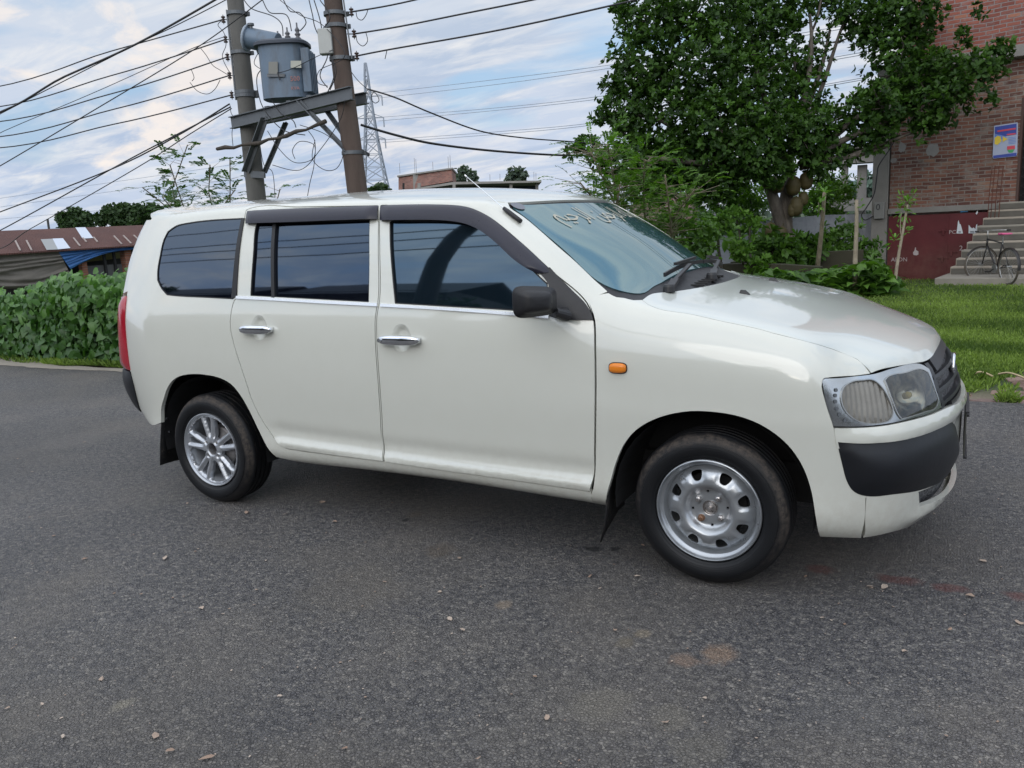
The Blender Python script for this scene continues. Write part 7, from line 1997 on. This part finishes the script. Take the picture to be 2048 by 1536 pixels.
bt = [bushing(558, 92, .17), bushing(577, 90, .20), bushing(597, 88, .24), bushing(548, 96, .08), bushing(566, 97, .08), bushing(535, 98, .08)]
def plate(px0, py0, px1, py1, mat, name):
    fc = tc-uy*(hw*.77); d = uy; vs = []
    for x, y in ((px0, py0), (px1, py0), (px1, py1), (px0, py1)):
        r = ray(x, y); t = (fc-CC).dot(d)/r.dot(d); vs.append(CC+r*t)
    mb = MB(); mb.add(vs+[v-uy*.02 for v in vs], [(0, 1, 2, 3), (4, 7, 6, 5), (0, 3, 7, 4), (1, 5, 6, 2), (0, 4, 5, 1), (2, 6, 7, 3)]); mb.build(name, mat, tr)
plate(582, 122, 603, 136, simple('name_plate', (.42, .42, .36), .5), 'name_plate'); plate(538, 124, 556, 150, simple('rating_plate', (.20, .20, .18), .5), 'rating_plate'); plate(535, 148, 570, 154, GALV, 'plate_shelf')
def ptext(txt, px, py, h, mat):
    me = text_mesh(txt, 1.0, 2); 
    if not len(me.vertices): return
    fc = tc-uy*(hw*.775); r = ray(px, py); t = (fc-CC).dot(uy)/r.dot(uy); c = CC+r*t; xs = [v.co.x for v in me.vertices]; ys = [v.co.y for v in me.vertices]; k = h*kT/(max(ys)-min(ys)); cx0 = (max(xs)+min(xs))/2; cy0 = (max(ys)+min(ys))/2
    for v in me.vertices: v.co = c+ux*(v.co.x-cx0)*k+V((0, 0, (v.co.y-cy0)*k))
    wlink('painted_lettering', me, mat, tr, False)
RP = simple('faded_red_paint', (.38, .16, .13), .7); ptext('500', 590, 157, 9, RP); ptext('KVA', 591, 176, 6, RP)
# meter box on the right pole
mb = MB(); c = Z3(652, 84, -.3); M3 = Matrix((ux, uy, V((0, 0, 1)))).transposed(); mb.box(c, (.19, .16, .34), 0, 0, M3); o = mb.build('junction_box', simple('white_box', (.40, .41, .39), .5), None, bevel=.012); tag(o, 'small white junction box fixed to the right concrete pole', 'junction box')
# rough timber pole slung across
a, b = Z3(434, 298, -.35), Z3(651, 244, -.35); mb = MB(); N = 12; mb.tube([a.lerp(b, k/N)+V((0, 0, .015*sin(k*2.3)))-V((0, 0, .06*sin(pi*k/N))) for k in range(N+1)], [.027+.008*sin(k*1.7) for k in range(N+1)], 8); o = mb.build('timber_spar', simple('old_timber', (.055, .045, .036), .9, 0, .3, 12, .5, 40), smooth=True); tag(o, 'rough dark timber spar slung under the transformer platform', 'spar')
# ---- lines
GW = 'overhead wires running to the concrete poles'
def line(pts, r, label, group=GW, d0=None, n=5):
    """pts px list; depth from d per point"""
    P = [at(*p) for p in pts]
    if pts[0][0] < 0: P = [P[0]+(P[0]-P[1])*2.2+V((0, 0, 1.2))]+P     # carried on beyond the picture
    if pts[-1][0] > 1300: P = P+[P[-1]+(P[-1]-P[-2])*2.0]
    return cable('power_line', P, r, label, 'wire', group, n=n)
P0 = [proj(p) for p in insL]
side = [((-70, 184), 16), ((-70, 222), 16), ((-70, 250), 16), ((-70, 280), 16), ((-70, 300), 16)]
nm = ['top', 'second', 'third', 'fourth', 'fifth']
mids = [(220, 103), (220, 152), (225, 187), (230, 218), (230, 248)]
for i in range(5):
    e = P0[i]; line([(side[i][0][0], side[i][0][1], 16), (mids[i][0], mids[i][1], 14.4), (e[0], e[1], e[2])], .011, f'{nm[i]} of the five parallel wires from the left to the grey pole')
line([(-70, 243, 12), (130, 153, 11.6), (273, 88, 11.3), (430, 0, 11), (520, -55, 10.8)], .015, 'thick steep cable crossing the parallel wires from lower left to the top edge')
line([(-70, 268, 12), (0, 228, 12), (254, 98, 11.5), (350, 52, 11.3), (455, -2, 11), (540, -50, 11)], .007, 'thin steep wire just under the thick cable, reaching the top edge')
line([(-70, 370, 12), (0, 332, 12), (172, 230, 11.8), (390, 98, 11.5), (527, -2, 11), (600, -60, 11)], .008, 'thin wire rising steeply from the left edge across all the others')
line([(-70, 300, 14), (8, 262, 14), (200, 180, 13.8), (375, 101, 13.5), (447, 74, 13.3)], .006, 'thin wire slanting up to the second insulator of the grey pole')
line([(-70, 450, 18), (0, 424, 17), (219, 340, 15), (352, 273, 14), (459, 208, DL-.1)], .013, 'upper of the three service wires sagging from the grey pole to lower left')
line([(-70, 490, 18), (0, 461, 17), (234, 332, 15), (352, 270, 14), (461, 214, DL-.1)], .012, 'middle of the three service wires sagging from the grey pole to lower left')
line([(-20, 500, 18), (62, 457, 17), (273, 336, 15), (380, 268, 14), (463, 217, DL-.1)], .009, 'lowest of the three service wires sagging from the grey pole to lower left')
R0 = [proj(p) for p in insR]; GR_ = 'overhead wires leaving the brown pole to the right'
for i, (pts, l) in enumerate((([(830, 0, 11.2), (1200, -95, 9)], 'top'), ([(800, 53, 11.2), (930, 27, 10.6), (1065, 0, 10), (1400, -70, 9)], 'middle'), ([(780, 99, 11.3), (1000, 60, 10.4), (1228, 10, 9.6), (1500, -55, 8.8)], 'lowest'))):
    line([(R0[i][0], R0[i][1], R0[i][2])]+pts, .012, f'{l} of the three wires from the brown pole towards the upper right', GR_)
line([(735, 178, DR), (790, 195, 12), (860, 225, 12.5), (960, 262, 13.5), (1050, 276, 14.5), (1140, 283, 15.5), (1230, 290, 16.5)], .012, 'slack thin service cable from the brown pole into the jackfruit crown', GR_)
line([(722, 250, DR), (790, 270, 12.4), (870, 288, 13), (1000, 303, 14.3), (1140, 311, 15.8), (1230, 308, 16.6)], .020, 'thick black bundled cable from the brown pole into the jackfruit crown', GR_)
# jumpers and loops round the transformer
GJ = 'loose jumper wires round the transformer'
J = [([(488, 0), (505, 18), (545, 32), (563, 48), (566, 72)], 'jumper curling over the oil tank to the first bushing'), ([(525, 0), (540, 25), (573, 30), (583, 62)], 'jumper dropping to the middle bushing'), ([(567, 0), (580, 22), (600, 26), (612, 45), (600, 62)], 'jumper dropping to the tallest bushing'), ([(618, 0), (625, 30), (632, 60), (660, 110), (668, 150), (655, 185)], 'long wire falling beside the white junction box'), ([(628, 0), (640, 40), (650, 90), (672, 140), (660, 180)], 'second wire falling beside the white junction box'), ([(640, 0), (660, 35), (640, 70), (655, 110), (640, 150), (655, 175)], 'wavy wire looping past the white junction box'), ([(560, 160), (545, 130), (515, 150), (520, 200), (540, 235), (570, 262), (610, 270)], 'wire drooping from the tank under the platform'), ([(533, 150), (540, 190), (560, 225), (585, 240), (592, 255)], 'wire crossing the face of the tank downwards'), ([(535, 262), (560, 300), (590, 325), (625, 318), (628, 290), (600, 283), (585, 300), (590, 318)], 'thin loop hanging under the timber spar, left'), ([(600, 250), (650, 268), (685, 300), (675, 335), (650, 340), (625, 318), (630, 280)], 'thin loop hanging under the timber spar, right'), ([(617, 262), (630, 285), (628, 330), (620, 365), (615, 392)], 'single dark wire hanging straight down between the poles'), ([(460, 210), (462, 225), (468, 240), (464, 265), (466, 292)], 'wire hanging down the left side of the grey pole'), ([(520, 290), (528, 330), (545, 345), (550, 395)], 'thin wire hanging behind the grey pole'), ([(447, 38), (436, 50), (448, 66), (452, 90), (445, 115), (462, 150)], 'jumper linking the insulators on the grey pole'), ([(400, 95), (412, 110), (425, 130), (440, 140), (460, 152)], 'loose tail of wire left of the grey pole, upper'), ([(380, 165), (395, 182), (415, 188), (430, 178), (440, 160)], 'loose tail of wire left of the grey pole, lower'), ([(383, 140), (388, 155), (384, 162)], 'short wire end with a clip left of the grey pole'), ([(712, 24), (715, 36), (724, 40), (732, 30), (736, 18)], 'small loop of wire at the top right insulator'), ([(712, 70), (715, 84), (726, 92), (735, 82), (732, 66)], 'small loop of wire at the middle right insulator'), ([(770, 118), (774, 100)], 'short wire end hanging on the lowest right line'), ([(700, 140), (715, 160), (735, 178), (750, 185), (758, 200), (750, 206), (742, 196), (748, 182)], 'coil of spare cable beside the brown pole'), ([(560, 0), (600, 30), (645, 50), (690, 110), (640, 140), (636, 165), (655, 172)], 'long faint wire sweeping from the top edge past the brown pole'), ([(545, 330), (600, 340), (640, 300), (680, 240), (690, 200)], 'slack wire rising from the grey pole foot to the brown pole'), ([(520, 100), (510, 130), (560, 145), (640, 110), (665, 100)], 'thin wire passing behind the tank')]
for i, (pts, l) in enumerate(J): cable('jumper_wire', [Z3(x, y, -.35 if i not in (11, 12, 15, 16) else -.1) for x, y in pts], .0075 if i < 8 else .0055, l, 'wire', GJ, n=5)
# ---- lattice tower far away
tw = empty('lattice_tower', at(752, 384, 150), 'tall grey lattice transmission tower far behind the brown pole', 'pylon')
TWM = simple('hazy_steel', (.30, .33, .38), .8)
base = at(752, 388, 150); zt2 = 32.0; kx = 150/FPX
topz = base.z+248*kx
def leg(h): return (29*(1-h)**1.6+3.2)*kx if h < .99 else 1.5*kx
Nn = 11; mb = MB(); hs = [1-(1-k/Nn)**1.0 for k in range(Nn+1)]
cor = [(-1, -1), (1, -1), (1, 1), (-1, 1)]
def tp(h, c): w = leg(h); return V((base.x, base.y, base.z-2+(topz-base.z+2)*h))+ux*w*c[0]*.9+uy*w*c[1]*.9
for k in range(Nn):
    for q in range(4):
        c, d = cor[q], cor[(q+1) % 4]; mb.beam(tp(hs[k], c), tp(hs[k+1], c), .22, .22); mb.beam(tp(hs[k], c), tp(hs[k+1], d), .11, .11); mb.beam(tp(hs[k], d), tp(hs[k+1], c), .11, .11); mb.beam(tp(hs[k+1], c), tp(hs[k+1], d), .10, .10)
mb.build('tower_body', TWM, tw)
for h in (.47, .62, .77):
    mb = MB(); c = V((base.x, base.y, base.z-2+(topz-base.z+2)*h)); w = 27*kx
    for s in (-1, 1): mb.beam(c, c+ux*w*s, .18, .18); mb.beam(c+V((0, 0, 1.0)), c+ux*w*s, .12, .12)
    mb.build('cross_arm', TWM, tw); m2 = MB()
    for s in (-1, 1): m2.tube([c+ux*w*s, c+ux*w*s-V((0, 0, 1.7))], .12, 5)
    m2.build('insulator_string', TWM, tw)
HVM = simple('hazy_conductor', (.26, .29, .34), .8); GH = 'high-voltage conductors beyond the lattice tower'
for (x0, y0, x1, y1, x2, y2, l) in ((757, 186, 1000, 158, 1260, 124, 'uppermost'), (757, 196, 1000, 168, 1260, 130, 'second'), (756, 235, 1000, 215, 1240, 187, 'third'), (757, 242, 1000, 220, 1240, 192, 'fourth'), (762, 280, 1000, 263, 1230, 240, 'fifth'), (765, 285, 1000, 268, 1230, 244, 'lowest')):
    cable('conductor', [at(x0, y0, 150), at(x1, y1, 125), at(x2, y2, 100), at(x2+500, y2-85, 70)], .035, f'{l} of the six faint conductors right of the lattice tower', 'wire', GH, mat=HVM, n=4)
for i, (y0, y1) in enumerate(((388, 330), (405, 350), (425, 402))): cable('conductor', [at(-80, y0+20, 60), at(220, (y0+y1)/2+6, 60), at(460, y1, 60)], .012, ['upper', 'middle', 'lower'][i]+' of three faint distant wires low in the sky at left', 'wire', 'faint distant wires at the left', mat=HVM, n=4)
# ================================================================ street side behind the photographer (seen only as reflections)
ROW = [(-38, -17, 9, 4.8), (-28.5, -15, 8, 4.4), (-20, -14, 8, 5.2), (-11.5, -15.5, 7.5, 5.6), (-3, -15, 8, 3.8), (7, -15, 9, 4.4), (18, -16, 10, 5.0), (30, -18, 11, 4.8)]
HW = [simple('plaster_a', (.10, .095, .09), .9), simple('plaster_b', (.13, .115, .10), .9), simple('tin_roof', (.08, .075, .075), .6, .4)]
HL = ['tin-roofed house at the far left end of the row across the road', 'second house from the left end of the row across the road', 'third house from the left end of the row across the road', 'tallest house in the row across the road', 'fifth house from the left end of the row across the road', 'lowest house in the row across the road', 'second house from the right end of the row across the road', 'tin-roofed house at the far right end of the row across the road']
for i, (x, y, w, h) in enumerate(ROW):
    t = empty('roadside_house', (x, y, -.12), HL[i], 'house', 'houses across the road')
    mb = MB(); mb.bbox((x-w/2, y-6, -.12), (x+w/2, y, h*.80)); mb.build('wall', HW[i % 2], t)
    mb = MB(); mb.add([(x-w/2-.4, y+.5, h*.76), (x+w/2+.4, y+.5, h*.76), (x+w/2+.4, y-3, h), (x-w/2-.4, y-3, h), (x-w/2-.4, y-6.5, h*.76), (x+w/2+.4, y-6.5, h*.76)], [(0, 1, 2, 3), (3, 2, 5, 4)]); mb.build('roof', HW[2], t)
    for k in range(3): mb = MB(); mb.bbox((x-w/3+k*w/3-.5, y, 1.2), (x-w/3+k*w/3+.5, y+.03, 2.3)); mb.build('window', DARK, t)
for i, (x, y, r) in enumerate(((-6.6, -13.5, 1.35), (1.8, -14, 1.9), (12.3, -15, 2.6), (24, -16, 3), (-24.3, -14.5, 2.2))):
    b = V((x, y, 0)); bl = [(b+V((0, 0, r*1.9)), r*.8), (b+V((r*.6, .3, r*1.5)), r*.6), (b+V((-r*.6, .2, r*1.4)), r*.6), (b+V((0, .2, r*.9)), r*.6)]
    bush_tree('roadside_tree', bl, 420, ['round tree beside the tallest house across the road', 'tree between the fifth and the lowest house across the road', 'bushy tree beside the lowest house across the road, on its right', 'largest tree across the road at the far right', 'tree between the two left houses across the road'][i], 'tree', 'trees across the road', 5, .36, .7, LD, tr=.12)
rp_ = empty('leaning_tree', (-4.2, -9.0, -.12), 'bare dark leaning trunk curving over the wires across the road', 'tree'); mb = MB(); mb.tube([(-4.2, -9, -.12), (-4.15, -9, 2.5), (-4.05, -9, 3.9), (-3.85, -9, 4.8), (-3.5, -9, 5.5), (-3.0, -9, 6.1), (-2.3, -9, 6.5), (-1.0, -9, 6.8), (.5, -9, 6.9)], [.26, .24, .22, .21, .20, .19, .17, .14, .09], 12); mb.build('trunk', simple('dark_wet_bark', (.03, .027, .024), .9), rp_, smooth=True)
for i, z in enumerate((4.7, 5.15, 5.5, 6.3)): cable('power_line', [(-50, -11, z+1.0), (-20, -10, z+.2), (-4, -9.5, z-.1), (12, -9, z+.4), (40, -9, z+1.5)], .022, ['lowest', 'second', 'third', 'highest'][i]+' of the four wires along the far side of the road', 'wire', 'wires along the far side of the road', n=5)
